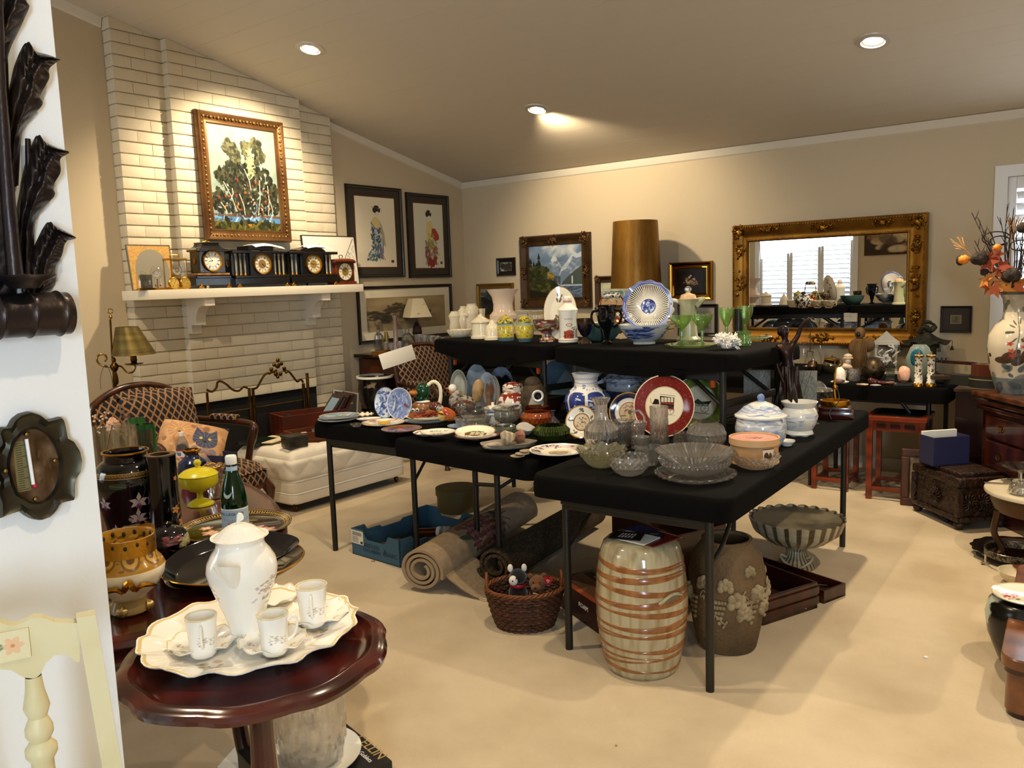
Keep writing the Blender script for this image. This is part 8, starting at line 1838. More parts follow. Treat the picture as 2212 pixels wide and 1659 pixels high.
carved_stool(1867,1076,112,.55,'red carved wooden stool with a fretted apron, standing clear of the tables')
carved_stool(1750,1054,74,.50,'lower red wooden stool behind the leg of the cut glass table')
A,B=atz(1944,1090,0),atz(2046,1100,0)
cv=Cv(96,96,'8d7f64',4);cv.cloud(6,.3);cv.spots(20,(.1,.2,.6,.7),.1,.08,['d8ccb0','5d5040','3a3026','c9b894'],.8,.4)
pf=thing('floor_picture','dark framed picture standing on the carpet against the carved chest','picture',(A+B)/2,math.atan2(B.y-A.y,B.x-A.x));pf.rotation_euler=Euler((math.radians(-7),0,pf.rotation_euler.z),'XYZ');w=(B-A).length;h=.36
for c_,d_ in(((0,0,.025),(w,.03,.05)),((0,0,h-.025),(w,.03,.05)),((-w/2+.025,0,h/2),(.05,.03,h-.1)),((w/2-.025,0,h/2),(.05,.03,h-.1))):G().box(c_,d_,b=.008).build('frame_rail',m_walnut,pf,smooth=0)
G().box((0,.004,h/2),(w-.1,.008,h-.1)).build('print',pmat('floor_picture_print',cv,.4),pf,smooth=0)
m_carv=mat('carved_oak_dark','2e190c',.42,noise=(26,'1a0e07',.4,.65),bump=(34,.8,.02))
F=atz(2068,1148,0);Lc=atz(1992,1100,0);Rc=atz(2156,1142,0)
ex=(Rc-F).normalized();w=(Rc-F).length+.06;ey=Vector((-ex.y,ex.x,0));d=(Lc-F).dot(ey);d=max(.32,d)
c0=F+ex*w/2+ey*d/2
cc=thing('carved_chest','heavily carved dark wooden chest on ball feet near the red stool','chest',c0,math.atan2(ex.y,ex.x))
G().box((0,0,.15),(w-.03,d-.03,.20),b=.004).build('chest_body',m_carv,cc,smooth=0);G().box((0,0,.275),(w,d,.05),b=.012).build('lid',m_carv,cc,smooth=20);G().box((0,0,.31),(w-.06,d-.06,.03),b=.012).build('lid_panel',m_carv,cc,smooth=20);G().box((0,0,.06),(w,d,.03),b=.008).build('base_moulding',m_carv,cc,smooth=20)
for sx_ in(-1,1):
 for sy_ in(-1,1):G().ball((sx_*(w/2-.03),sy_*(d/2-.03),.026),(.03,.03,.027),12,8).build('ball_foot',m_carv,cc);G().box((sx_*(w/2-.015),sy_*(d/2-.015),.16),(.035,.035,.17),b=.008).build('corner_post',m_carv,cc,smooth=20)
for y,nx,ny in((-1,0,1),):
 for k in range(3):
  g=G();x=(k-1)*w*.26;rg=random.Random(k)
  for q in range(12):a=q*.52;g.tube(spline([(x+.012*math.cos(a),-d/2+.008,.16+.012*math.sin(a)),(x+.035*math.cos(a+.3),-d/2+.004,.16+.035*math.sin(a+.3)),(x+.05*math.cos(a),-d/2+.008,.16+.05*math.sin(a))],4),.005,6)
  g.ball((x,-d/2+.008,.16),.014,10,7);g.build('carved_rosette',m_carv,cc,smooth=60)
 for sx_ in(-1,):
  g=G()
  for q in range(12):a=q*.52;g.tube(spline([(-w/2+.008,.012*math.cos(a),.16+.012*math.sin(a)),(-w/2+.004,.035*math.cos(a+.3),.16+.035*math.sin(a+.3)),(-w/2+.008,.05*math.cos(a),.16+.05*math.sin(a))],4),.005,6)
  g.build('carved_rosette',m_carv,cc,smooth=60)
nb=crate_box('navy_letter_box','open navy blue box with a pale lining standing on the carved chest','box',(c0 .x-ex.x*.02-.07,c0 .y+.02,.326),(.235,.13,.17),math.atan2(ex.y,ex.x)+.05,m_navy,.006)
G().box((0,.05,.165),(.222,.02,.05)).build('lining',m_paper,nb,smooth=0)
tk=thing('tassel','small dark blue tassel on the carpet before the carved chest','tassel',atz(2030,1124,0));G().tube([(0,0,.06),(.0,0,.03),(.05,-.02,.006)],[.004,.008,.014],8).build('threads',m_navy,tk)
A,B=atz(2098,842,.76),atz(2212,868,.76);ex=(B-A).normalized();ey=Vector((-ex.y,ex.x,0));an=math.atan2(ex.y,ex.x)
m_desk=mat('desk_mahogany','421a10',.22,wave=(2.4,'2b0e08',5,'X'),coat=.5);m_deskt=mat('desk_top','5d3418',.3,wave=(2.4,'40210e',5,'X'),coat=.3)
w,d=1.0,.55;c0=A+ex*w/2+ey*d/2
de=thing('secretary_desk','dark mahogany drop-front desk with stepped ledges and brass pulls by the shuttered window','desk',(c0 .x,c0 .y,0),an)
G().box((0,.03,.36),(w-.05,d-.06,.72),b=.004).build('carcass',m_desk,de,smooth=0);G().box((0,0,.745),(w,d,.028),b=.006).build('writing_leaf',m_deskt,de,smooth=0)
for k,z in enumerate((.70,.665)):G().box((0,-d/2+.035+.012*k,z),(w-.04,.05,.024),b=.006).build('ledge',m_desk,de,smooth=0)
for k,(z,h)in enumerate(((.56,.13),(.40,.16),(.20,.18))):
 o=G().box((.02,-d/2+.048,z),(w-.14,.022,h),b=.006).build('drawer',m_desk,de,smooth=0)
 for x in(-.26,.28):
  G().lathe([(0,0),(.016,0),(.018,.004),(0,.006)],16,M=Matrix.Translation((x,-d/2+.036,z+.01))@Matrix.Rotation(PI/2,4,'X')).build('pull_plate',m_brass,o);G().tube(arc((x,-d/2+.028,z+.006),.022,180,360,10),.003,6).build('pull',m_brass,o)
dk=thing('dark_cabinet','tall narrow dark cabinet side between the curio table and the desk','cabinet',(c0 .x-.40,c0 .y+.16,0),0)
dk.location=(-.80,5.92,0);G().box((0,0,.36),(.20,.50,.72),b=.004).build('carcass',m_mahogd,dk,smooth=0);G().box((0,0,.73),(.22,.52,.02),b=.004).build('cabinet_top',m_walnut,dk,smooth=0)
cs=thing('instrument_case','black instrument case with pale edging on the desk','case',stand(2134,840,.76,24),0);cs.rotation_euler=(0,0,facing(cs.location)+math.radians(150));s=mpp(cs.location)
m_case=mat('black_case','1b1a15',.6);m_uke=mat('ukulele_wood','4f2412',.3,coat=.3)
def uke(o,k,z0,z1,m,nm,neck=True):
 pts=[]
 for i in range(48):a=2*PI*i/48;r=(30+5*math.cos(2*a)+3*math.cos(a))*k*s;pts.append((math.cos(a)*r,math.sin(a)*r*.85))
 g=G();n=len(pts);g.add([(x,y,z0)for x,y in pts]+[(x,y,z1)for x,y in pts],[tuple(range(n)),tuple(range(n,2*n))]+[(i,(i+1)%n,(i+1)%n+n,i+n)for i in range(n)]);return g.build(nm,m,o,smooth=40)
uke(cs,1.05,0,24*s,m_case,'case_body');G().box((62*s,0,12*s),(64*s,22*s,24*s),b=.004).build('case_neck',m_case,cs,smooth=0)
o=uke(cs,1.07,17*s,19*s,mat('case_edging','8a8058',.6),'edging')
uk=thing('ukulele','small brown ukulele lying face up on its black case','ukulele',cs.location+Vector((0,0,24.5*s)),cs.rotation_euler.z)
uke(uk,.95,0,26*s,m_uke,'body');G().lathe([(0,26.4*s),(8*s,26.4*s),(8*s,26*s)],20,(8*s,0,0)).build('sound_hole',m_blkb,uk);G().box((66*s,0,25*s),(76*s,9*s,7*s),b=.002).build('neck',m_mahogd,uk,smooth=0);G().box((110*s,0,25*s),(26*s,13*s,5*s),b=.002).build('headstock',m_mahogd,uk,smooth=0);G().box((-14*s,0,27*s),(5*s,18*s,3*s)).build('bridge',m_mahogd,uk,smooth=0)
for k in range(4):G().tube([(102*s+10*(k//2)*s,(8 if k%2 else-8)*s,25*s),(102*s+10*(k//2)*s,(8 if k%2 else-8)*s,33*s)],2*s,6).build('tuning_peg',m_blkpaint,uk)
cv=Cv(512,512,'c9bda6',15);cv.cloud(6,.14);cv.rect(0,0,1,.16,'6d7a7a');cv.spots(60,(0,0,1,.28),.05,.03,['5d6468','8d8878','3f4850','2c3a4a'],.7,.4)
for cx_ in(.52,.86,.18):
 for k in range(5):cv.ell(cx_+(k-2)*.045,.34+.05*(k%2),.06,.035,['3f2c22','543a2c','2c2420'][k%3],.95,.5*k);cv.ell(cx_+(k-2)*.05+.04,.38+.05*(k%2),.018,.02,'2a201c')
 cv.line([(cx_-.02,.4),(cx_+.0,.62),(cx_-.01,.8)],.007,'6d6a5a');
 for k in range(14):a=cv.rng.rand()*6;cv.ell(cx_+.06*math.cos(a),.62+.10*math.sin(a),.03,.006,'4a4a3c',.9,a)
 for k in range(5):cv.flower(cx_-.07+.12*cv.rng.rand(),.3+.22*cv.rng.rand(),.022,['a83a30','c0604a','c9b0a0'][k%3],'8a4030',5)
cv.rect(0,.80,1,.98,'9a907c');cv.spots(30,(0,.8,1,.97),.03,.02,['6d6452','b4a890','4a4a44'],.7);cv.rect(0,.97,1,1,'4a4440')
v=vessel('bird_vase','large cream Japanese vase painted with brown birds and bamboo, holding dried flowers','vase',2190,852,.76,[(34,0),(36,6),(48,50),(54,96),(52,124),(40,146),(28,158),(25,176),(28,200),(34,212),(38,216)],pmat('bird_vase_print',cv,.15,coat=.3),seg=48,th=.006)
s=v['s'];top=Vector((v.location.x,v.location.y,.76+214*v['v']));fa=facing(v.location)
df=thing('dried_arrangement','dried autumn bouquet of twigs, pods, wheat, orange lanterns and maple leaves','bouquet',top,fa)
rg=random.Random(11);m_twig=mat('dark_twig','2a1a12',.8);m_wheat=mat('wheat_straw','a8855a',.8);m_pod=mat('woven_pod','3a2c1e',.8,noise=(30,'1e160e',.4,.6),bump=(26,.9,.02));m_lant=mat('orange_lantern','d8801c',.5,bump=(50,.4,.01));m_mapl=[mat('maple_rust','8a3412',.6),mat('maple_gold','a8681c',.5),mat('maple_orange','b0501a',.6)]
f=fr(top)
def dp(px,py,y=0):a=f(px,py);return Vector((a[0],y,a[1]-top.z if abs(a[1])>1 else a[1]))
def dpx(px,py,y=0):
 x,z=f(px,py);return Vector((x,y,z))
g=G()
for tx_,ty_ in((2098,458),(2112,470),(2106,520),(2120,508),(2125,540),(2160,470),(2176,440),(2182,470),(2190,452),(2204,520),(2210,480),(2216,560),(2140,500),(2108,545),(2168,505),(2195,500),(2230,470),(2240,520)):
 b=dpx(2188+rg.uniform(-14,14),640,rg.uniform(-.03,.03));t=dpx(tx_,ty_,rg.uniform(-.06,.06));m_=b.lerp(t,.55)+Vector((rg.uniform(-.02,.02),0,rg.uniform(-.02,.02)))
 g.tube(spline([b,m_,t],5),[.0055]*3+[.0042]*4+[.0022]*4,5)
 for k in range(3):q=m_.lerp(t,.3+.25*k);g.tube([q,q+Vector((rg.uniform(-.03,.03),rg.uniform(-.02,.02),.05))],[.0026,.0012],4)
stuff(g.build('twigs',m_twig,df))
g=G()
for c,r in(((2152,515),26),((2160,520),18),((2205,530),20)):C0=dpx(*c);g.tube([C0+Vector((math.cos(a)*r*s,.02*math.sin(a*2),math.sin(a)*r*.55*s))for a in np.linspace(.3,5.6,22)],.0034,5)
stuff(g.build('curled_vines',m_twig,df))
g=G()
for c0_,tips in((dpx(2086,540,-.02),[(2052+4*k,516+7*(k%4))for k in range(8)]+[(2066+3*k,512)for k in range(5)]),(dpx(2184,520),[(2176+4*k,468+3*(k%3))for k in range(10)])):
 for t in tips:g.tube([c0_,dpx(*t,rg.uniform(-.03,.03))],[.0022,.0028],4)
 g.tube(spline([c0_,c0_.lerp(dpx(2180,640),.5),dpx(2180,640)],4),.0035,5)
stuff(g.build('wheat_sprays',m_wheat,df))
for px,py,r,m,nm in((2083,561,12,m_lant,'orange_lantern'),(2155,515+20,9,m_lant,'orange_lantern'),(2117,558,18,m_pod,'woven_pod'),(2185,595,19,m_pod,'woven_pod'),(2213,492,14,m_pod,'woven_pod'),(2128,588,9,m_pod,'woven_pod')):
 G().ball(dpx(px,py,-.03),(r*s,r*s*.8,r*s*.85),18,12,f=lambda q:1+.06*math.sin(9*q.x+6*q.z)).build(nm,m,df,smooth=70)
G().ball(dpx(2075,562,-.02),(9*s,8*s,12*s),12,8).build('lantern_calyx',m_twig,df)
def maple(c,r,rot,m,tilt):
 pts=[]
 for k in range(10):a=2*PI*k/10;q=r if k%2==0 else r*.42;pts.append((math.cos(a+PI/2)*q,math.sin(a+PI/2)*q))
 o=G().prism(pts,.002).build('maple_leaf',m,df,smooth=0);o.location=c;o.rotation_euler=(tilt,rot,rg.uniform(-.6,.6));return o
for k,(px,py,r)in enumerate(((2136,568,24),(2146,560,22),(2150,590,22),(2140,600,20),(2136,618,20),(2160,612,22),(2176,626,20),(2186,634,20),(2200,622,20),(2150,626,20),(2206,610,18),(2128,606,18),(2168,575,20),(2156,548,16))):maple(dpx(px,py,-.05+.03*rg.random()),r*s,rg.uniform(-1,1),m_mapl[[0,0,2,1,2,1,1,1,2,2,1,1,0,2][k]],rg.uniform(-.5,.5))
gf=thing('gilt_picture','gilt-edged picture frame leaning on the desk before the bird vase','frame',atz(2200,846,.761),an-.15);gf.rotation_euler=Euler((math.radians(-20),math.radians(8),an-.1),'XYZ')
G().box((.05,0,.12),(.22,.016,.24),b=.004).build('frame_body',m_gold,gf,smooth=0);G().box((.05,-.010,.12),(.18,.003,.20)).build('print',mat('sepia_print','b09a80',.5),gf,smooth=0)
A=atz(2112,1035,0);s=mpp(A)
st=thing('padded_stool','honey wood stool with a dark green padded seat before the desk','stool',(A.x+.22,A.y+.18,0),an)
G().box((0,0,.44),(.46,.40,.07),b=.03).build('padded_seat',mat('dark_green_leather','1e211b',.45),st,smooth=40);G().box((0,0,.385),(.42,.36,.05),b=.004).build('seat_rail',m_oak,st,smooth=0)
for x in(-1,1):
 for y in(-1,1):G().tube(spline([(x*.19,y*.16,.37),(x*.20,y*.17,.25),(x*.18,y*.15,.1),(x*.20,y*.17,0)],5),[.026]*6+[.02]*5+[.016]*5,8).build('leg',m_oak,st)
Pt=atz(2262,1060,.36);o=thing('marble_table','low round table with a cream marble top and gilt scrolled legs','table',(Pt.x,Pt.y,0),facing(Pt));R_=118*mpp(Pt)
G().lathe([(0,.36),(R_,.36),(R_+.003,.352),(R_,.342),(0,.342)],64).build('marble_top',mat('cream_marble','dccfb4',.2,noise=(3,'c9b894',.45,.7)),o);G().lathe([(R_*.92,.342),(R_*.9,.30),(R_*.82,.25),(R_*.7,.24),(R_*.7,.34)],48).build('apron',mat('gilt_brown','4a3018',.4,metal=.3),o)
for k in range(4):a=math.radians(200+90*k);x,y=math.cos(a),math.sin(a);G().tube(spline([(x*R_*.8,y*R_*.8,.25),(x*R_*.85,y*R_*.85,.14),(x*R_*.7,y*R_*.7,.05),(x*R_*.82,y*R_*.82,.02),(x*R_*.86,y*R_*.86,.05)],5),.016,8).build('leg',MATS['gilt_brown'],o)
cut_bowl('crystal_inkwell','squat cut glass jar on the marble-topped table','jar',2206,1072,.361,[(20,0),(24,6),(22,18),(14,26),(16,30)],14,.04,4,th=.004)
P=atz(2196,1030,.361);s=mpp(P)
v=vessel('silver_dish','ruffled silver dish on a short stem on the marble-topped table','dish',2204,1044,.361,[(18,0),(16,3),(6,7),(5,18),(14,22),(34,28),(46,34)],m_silver,flute=lambda a,r,z:(r*(1+(.07*math.sin(9*a)if r>.06 else 0)),z),th=.002)
o=thing('silver_flatware','pair of silver serving pieces lying at the edge of the marble-topped table','cutlery',atz(2160,1046,.361),facing(P)+.15)
for k in range(2):G().tube([(-.07,.012*k,.004),(.03,.014*k,.004),(.09,.016*k,.006)],[.004,.003,.008],8,flat=.4).build('handle',m_silver,o)
P=atz(2206,1184,.05);R_=96*mpp(P);o=tag(G().lathe([(0,.012),(R_*.66,.012),(R_*.72,.02),(R_*.92,.034),(R_,.03),(R_*.98,.024),(R_*.7,.004),(0,.004)],72,flute=lambda a,r,z:(r*(1+(.025*math.sin(16*a)if r>R_*.8 else 0)),z)).build('silver_platter',m_silver,None,(P.x,P.y,.012)),'large silver platter with a ruffled border on the carpet','platter')
G().lathe([(0,.0125),(R_*.62,.0125)],48).build('dark_centre',mat('smoked_silver','2a241c',.12,metal=.7),o)
P=atz(2190,1222,0);o=thing('gallery_stand','silver gallery ring stand with little feet on the carpet','stand',P,facing(P));R_=56*mpp(P)
G().lathe([(R_,.05),(R_+.003,.052),(R_+.003,.082),(R_,.084),(R_-.003,.082),(R_-.003,.052)],48).build('gallery_band',mat('pierced_gallery','7a766c',.35,metal=.9,noise=(90,'3a3834',.48,.55)),o)
for k in range(4):a=math.radians(200+90*k);G().tube([(math.cos(a)*R_,math.sin(a)*R_,.055),(math.cos(a)*R_,math.sin(a)*R_,.012),(math.cos(a)*R_*1.14,math.sin(a)*R_*1.14,.004)],[.006,.006,.010],8).build('foot',m_silver,o)
vessel('china_bowl','small white china bowl with brown decoration on the carpet','bowl',2204,1268,0,[(24,0),(36,10),(44,26)],mat('brown_decor_china','d8ccb4',.15,noise=(9,'6d3420',.55,.62)),flute=None)
m_fam=mat('black_famille','15140f',.2,noise=(7,'b8c0b0',.56,.6))
v=vessel('ceramic_drum','black and white ceramic garden planter under a painted plate','planter',2212,1448,0,[(42,0),(52,10),(72,60),(78,100),(72,128),(66,134)],m_fam,hol=False,seg=48)
P=v.location+Vector((0,0,136*v['v']));s=v['s']
tag(G().lathe([(0,.006),(44*s,.006),(68*s,.02),(67*s,.016),(42*s,0),(0,0)],48,planar=68*s).build('painted_plate',plate_cv('red_flower_plate','ebe3d0',lambda c:(sprig(c,26,(.15,.3,.4,.6),['a83a28','c0503a','4a5a3a']),c.ring(.95,1,'c9b894'))),None,P,facing(v.location)),'white plate with red flowers lying on the ceramic planter','plate')
A=atz(2160,1420,.21);Bq=atz(2200,1214,.21)
m_burl=mat('burl_veneer','7d4c2a',.3,noise=(9,'4f2a14',.35,.68,8),coat=.3)
d2=(Bq-A).length;ang=math.atan2((Bq-A).y,(Bq-A).x)-PI/2
ez=Vector((math.cos(ang),math.sin(ang),0));ed=Vector((-math.sin(ang),math.cos(ang),0));c0=A+ez*.30+ed*(d2/2)
bt_=thing('burl_trunk','low burl veneered chest with rounded top corners at the carpet aisle','chest',(c0 .x,c0 .y,0),ang)
g=G();vs,fs=slab(.60,d2,.06,[(.17,.006),(.175,0),(.205,0),(.21,.006)]);g.add(vs,fs);g.build('top',m_burl,bt_,smooth=30)
g=G();vs,fs=slab(.57,d2-.03,.05,[(0.02,0),(.155,0)]);g.add(vs,fs);g.build('body',m_burl,bt_,smooth=30);g=G();vs,fs=slab(.585,d2-.015,.05,[(.155,0),(.17,0)]);g.add(vs,fs);g.build('dark_band',m_mahogd,bt_,smooth=30);g=G();vs,fs=slab(.56,d2-.04,.05,[(0,0),(.02,0)]);g.add(vs,fs);g.build('plinth',m_mahogd,bt_,smooth=30)
G().box((.07,0,.2108),(.004,d2-.2,.0012)).build('inlay_line',mat('boxwood_inlay','a8805a',.4),bt_,smooth=0)
# ================================================================== under the tables
m_pbox=mat('blue_card','34566b',.7);m_kraft=mat('kraft_card','5d4a36',.8)
A,B=atz(762,1196,0),atz(872,1229,0);ex=(B-A).normalized();w=.40;ey=Vector((-ex.y,ex.x,0));d=.58;c0=A+ex*w/2+ey*d/2
pb=thing('produce_box','blue cardboard produce tray printed SEEDLESS CUCUMBERS under the blue plate table','box',(c0 .x,c0 .y,0),math.atan2(ex.y,ex.x))
G().box((0,0,.004),(w,d,.006)).build('bottom_panel',m_kraft,pb,smooth=0)
def side_out(L,h):return[(-L/2,0),(L/2,0),(L/2,h),(L/2-.09,h),(L/2-.11,h*.78),(.09,h*.78),(.07,h*.68),(-.07,h*.68),(-.09,h*.78),(-L/2+.11,h*.78),(-L/2+.09,h),(-L/2,h)]
for nm,L,M in(('front_panel',w,Matrix.Translation((0,-d/2,0))),('back_panel',w,Matrix.Translation((0,d/2-.006,0))),('side_panel',d,Matrix.Translation((-w/2+.006,0,0))@Matrix.Rotation(PI/2,4,'Z')),('side_panel',d,Matrix.Translation((w/2,0,0))@Matrix.Rotation(PI/2,4,'Z'))):G().prism(side_out(L,.15),.006,M).build(nm,m_pbox,pb,smooth=0)
cvl=Cv(128,96,'cfc9bc');
for k in range(30):cvl.rect(.1+k*.026,.62,.1+k*.026+(.014 if k%3 else.008),.9,'1c1c1c')
for k in range(5):cvl.rect(.06,.1+k*.1,.6,.14+k*.1,'5d5a54');
cvl.rect(.78,.06,.96,.26,'1c1c1c')
G().box((-w/2+.052,-d/2-.002,.105),(.10,.003,.075)).build('shipping_label',pmat('shipping_label_print',cvl,.6),pb,smooth=0)
m_bp=mat('box_ink','16303f',.6);text('SEEDLESS',.032,m_bp,pb,(-.03,-d/2-.001,.072),(PI/2,0,0));text('CUCUMBERS',.026,m_bp,pb,(-.03,-d/2-.001,.045),(PI/2,0,0));text('NARC',.036,m_bp,pb,(.13,-d/2-.001,.05),(PI/2,0,0))
g=G()
for px,pz,rot in((.075,.055,.6),(.085,.06,-.5)):g.ball((px,-d/2-.001,pz),(.008,.001,.018),10,6,M=Matrix.Rotation(rot,3,'Y'))
g.build('leaf_mark',m_bp,pb)
for i,(dx,dy,L,r,c,nm,lb)in enumerate(((-.06,-.10,.16,.008,'7a1c14','red_pen','red handled tool lying in the blue produce box'),(-.02,-.06,.2,.006,'4a2a1a','wooden_stick','thin dark wooden stick in the blue produce box'),(.03,-.02,.13,.010,'a08a6a','tan_handle','tan handled brush in the blue produce box'))):
 q=c0+ex*dx+ey*dy;tag(G().tube([(-L/2,0,r+.012),(L/2,0,r+.03)],r,8).build(nm,mat(nm+'_paint',c,.4),None,(q.x,q.y,0),math.atan2(ex.y,ex.x)+.6+.2*i),lb,'tool')
q=c0+ex*.02+ey*.10
o=thing('glass_jar','dark jar with a white cap lying in the blue produce box','jar',(q.x,q.y,.05),.4);G().tube([(-.07,0,0),(.05,0,.01)],.034,16).build('jar_body',m_amb,o);G().tube([(.05,0,.01),(.07,0,.012)],.038,16).build('cap',m_paper,o)
q=c0+ex*.10+ey*.16;tag(G().ball((0,0,.045),(.055,.045,.04),16,10,f=lambda v:1+.12*math.sin(8*v.x)*math.sin(7*v.y)).build('white_plush',mat('plush_white','b8b0a8',.95,sheen=.4),None,(q.x,q.y,.01)),'pale fluffy plush toy at the back of the blue produce box','toy')
q=c0+ex*.05+ey*.2;simple_box('brown_blocks','reddish brown wooden piece in the blue produce box','wood',(q.x+.06,q.y-.12,.009),(.14,.08,.05),.5,m_mahog)
v=vessel('hat_box','round olive green hat box in the shade under the tables','hat box',990,1112,0,[(44,0),(44,34),(47,34),(47,48)],mat('olive_card','4a4018',.6),hol=False,seg=48)
def rug_roll(name,label,a,b,r,m,m_in,turns=3.2,flap=None):
 a,b=Vector(a),Vector(b);d=(b-a);L=d.length;an_=math.atan2(d.y,d.x)
 o=thing(name,label,'rug',(a.x,a.y,0),an_);N=130;t=.016
 def sp2(u):
  th_=2*PI*turns*u;rr=.04+(r-.04)*u;return th_,rr
 g=G()
 for s_ in(0,1):
  def fn(u,v):
   th_,rr=sp2(u);rr-=(t*.9 if s_ else 0);aa=th_+2.2
   return(L*v,math.cos(aa)*rr*1.08,r+math.sin(aa)*rr*.96)
  g.grid(fn,N,10,uvf=lambda u,v:(v,(u-.69)/.31))
 def cap(end):
  def fn(u,v):th_,rr=sp2(u);rr-=t*.9*v;aa=th_+2.2;return(L*end,math.cos(aa)*rr*1.08,r+math.sin(aa)*rr*.96)
  return fn
 g.grid(cap(0),N,1,uvf=lambda u,v:(.02,.02));g.grid(cap(1),N,1,uvf=lambda u,v:(.02,.02))
 g.build('roll',m,o,smooth=60);return o,L
cv=Cv(512,256,'9a8468',9);cv.cloud(26,.06);cv.cloud(60,.06)
for x,y,r in((.36,.80,.06),(.46,.86,.07),(.42,.70,.06),(.52,.76,.05),(.33,.9,.04),(.58,.88,.05)):
 cv.flower(x,y,r,'6d3a34','8a5a50',6);cv.flower(x,y,r*.6,'8a5a54','5d2c28',6,rot=.5)
for x,y,a in((.28,.82,.5),(.4,.93,-.4),(.5,.64,.3),(.56,.95,.8),(.33,.7,-.7),(.62,.76,1.2),(.3,.62,.2)):cv.ell(x,y,.05,.022,['3f4a30','4f5a3c','7a4a30'][int(x*97)%3],.9,a)
for k in range(12):cv.line([(.60,.8),(.60+.1*math.cos(k*.52),.8+.16*math.sin(k*.52))],.006,'4a3430',.7)
a,b=atz(912,1282,0),atz(1120,1140,0)
ru,Lr=rug_roll('rolled_rug','rolled beige rug with pink rose sprays and a fringed end, under the middle table',a,a+(b-a).normalized()*1.15,.115,pmat('rose_rug_print',cv,.95),None)
cvf=Cv(64,64,'9a8468',2);cvf.cloud(20,.08);m_rugp=pmat('rug_plain',cvf,.95)
def flapf(u,v):return(.02+.30*u,-.10-.20*v,.105*(1-v)**1.4+.008)
g=G().grid(flapf,10,8);g.grid(lambda u,v:Vector(flapf(u,v))-Vector((0,0,.006)),10,8);g.build('loose_end',m_rugp,ru,smooth=60)
g=G();rg=random.Random(3)
for k in range(34):
 x=.02+.30*k/33;g.tube([(x,-.30,.008),(x+rg.uniform(-.02,.02),-.33,.006),(x+rg.uniform(-.03,.03),-.355+rg.uniform(-.01,.01),.004)],.0022,4)
stuff(g.build('fringe',mat('fringe_cream','b8a888',.9),ru))
cv=Cv(256,256,'3a2e1c',4);cv.spots(900,(0,0,1,1),.012,.012,['241a12','5d4a30','4a3a24','2c2418','6d5a3c'],.8)
a,b=atz(1070,1268,0),atz(1200,1186,0);rug_roll('rolled_rug','rolled dark brown speckled rug beside the rose rug',a,a+(b-a).normalized()*1.1,.105,boxmat('speckled_rug',cv,(4,4,4),.95),None,2.6)
m_wick=mat('wicker','4f2a12',.6,noise=(24,'301808',.4,.7));m_wickl=mat('wicker_light','6d3c18',.55)
P=stand(1136,1372,0,58);s=mpp(P);k_=vpp(P)
bk=thing('wicker_basket','brown wicker basket with two hooped handles holding soft toys','basket',P,facing(P))
def bw(row,off,rad):return[(math.cos(a)*(rad+.0035*math.cos(26*a+off)),math.sin(a)*(rad+.0035*math.cos(26*a+off))*.8,row+.0012*math.sin(26*a))for a in np.linspace(0,2*PI,157)[:-1]]
for i in range(13):zr=.006+i*.0128;G().tube(bw(zr,PI*(i%2),(60+22*(i/12)**.8)*s),.0068,5,closed=True).build('weave_strand',m_wick,bk,smooth=70)
for kk in range(26):a=2*PI*kk/26;G().tube([(math.cos(a)*60*s,math.sin(a)*60*s*.8,.004),(math.cos(a)*74*s,math.sin(a)*74*s*.8,.085),(math.cos(a)*81*s,math.sin(a)*81*s*.8,.17)],.004,5).build('stake',m_wick,bk)
for off in(0,2,4):G().tube([(math.cos(a)*(82*s+.006*math.cos(14*a+off)),math.sin(a)*(82*s+.006*math.cos(14*a+off))*.8,.172+.006*math.sin(14*a+off))for a in np.linspace(0,2*PI,121)[:-1]],.005,5,closed=True).build('rim_braid',m_wickl,bk,smooth=70)
for sx_ in(-1,1):G().tube(spline([(sx_*78*s,-18*s,.16),(sx_*80*s,-14*s,.215),(sx_*80*s,0,.235),(sx_*80*s,14*s,.215),(sx_*78*s,18*s,.16)],6),.0065,7).build('handle',m_wickl,bk)
G().lathe([(0,.012),(60*s,.012)],30,sy=.8).build('bottom',m_wick,bk)
m_bplush=mat('black_plush','0c0b0d',.95,sheen=.3);m_wplush=mat('white_plush_fur','e0d8cc',.95,sheen=.4);m_tplush=mat('tan_plush','6d4018',.95,sheen=.3)
def blobs(o,nm,m,L):
 g=G();[g.ball(b[:3],b[3:6],14,9)for b in L];return g.build(nm,m,o,smooth=70)
cx_=P+Vector((0,0,0));ct=thing('plush_cat','black and white plush cat with a red collar sitting in the wicker basket','toy',P+Vector((0,0,.05)),facing(P));X=-14*s
blobs(ct,'body',m_bplush,[(X,0,.08,.042,.036,.07),(X+.002,-.004,.168,.038,.034,.034)])
blobs(ct,'ears',m_wplush,[(X-.03,0,.205,.012,.008,.018),(X+.03,0,.205,.012,.008,.018)]);blobs(ct,'muzzle',m_wplush,[(X-.018,-.03,.16,.02,.016,.022)]);blobs(ct,'nose',m_bplush,[(X-.021,-.046,.163,.004,.003,.003),(X-.006,-.042,.172,.003,.003,.004)]);blobs(ct,'paws',m_wplush,[(X-.035,-.05,.05,.03,.024,.022),(X+.03,-.055,.04,.026,.026,.024)]);blobs(ct,'paw_pads',m_bplush,[(X+.03,-.08,.042,.009,.004,.009),(X-.06,-.06,.052,.006,.006,.006)])
G().lathe([(.034,-.007),(.036,0),(.034,.007)],20,(X,0,.132)).build('collar',mat('collar_red','a81418',.4),ct)
br=thing('plush_bear','tan plush bear with a red heart-shaped tag in the wicker basket','toy',P+Vector((0,0,.05)),facing(P));X=28*s
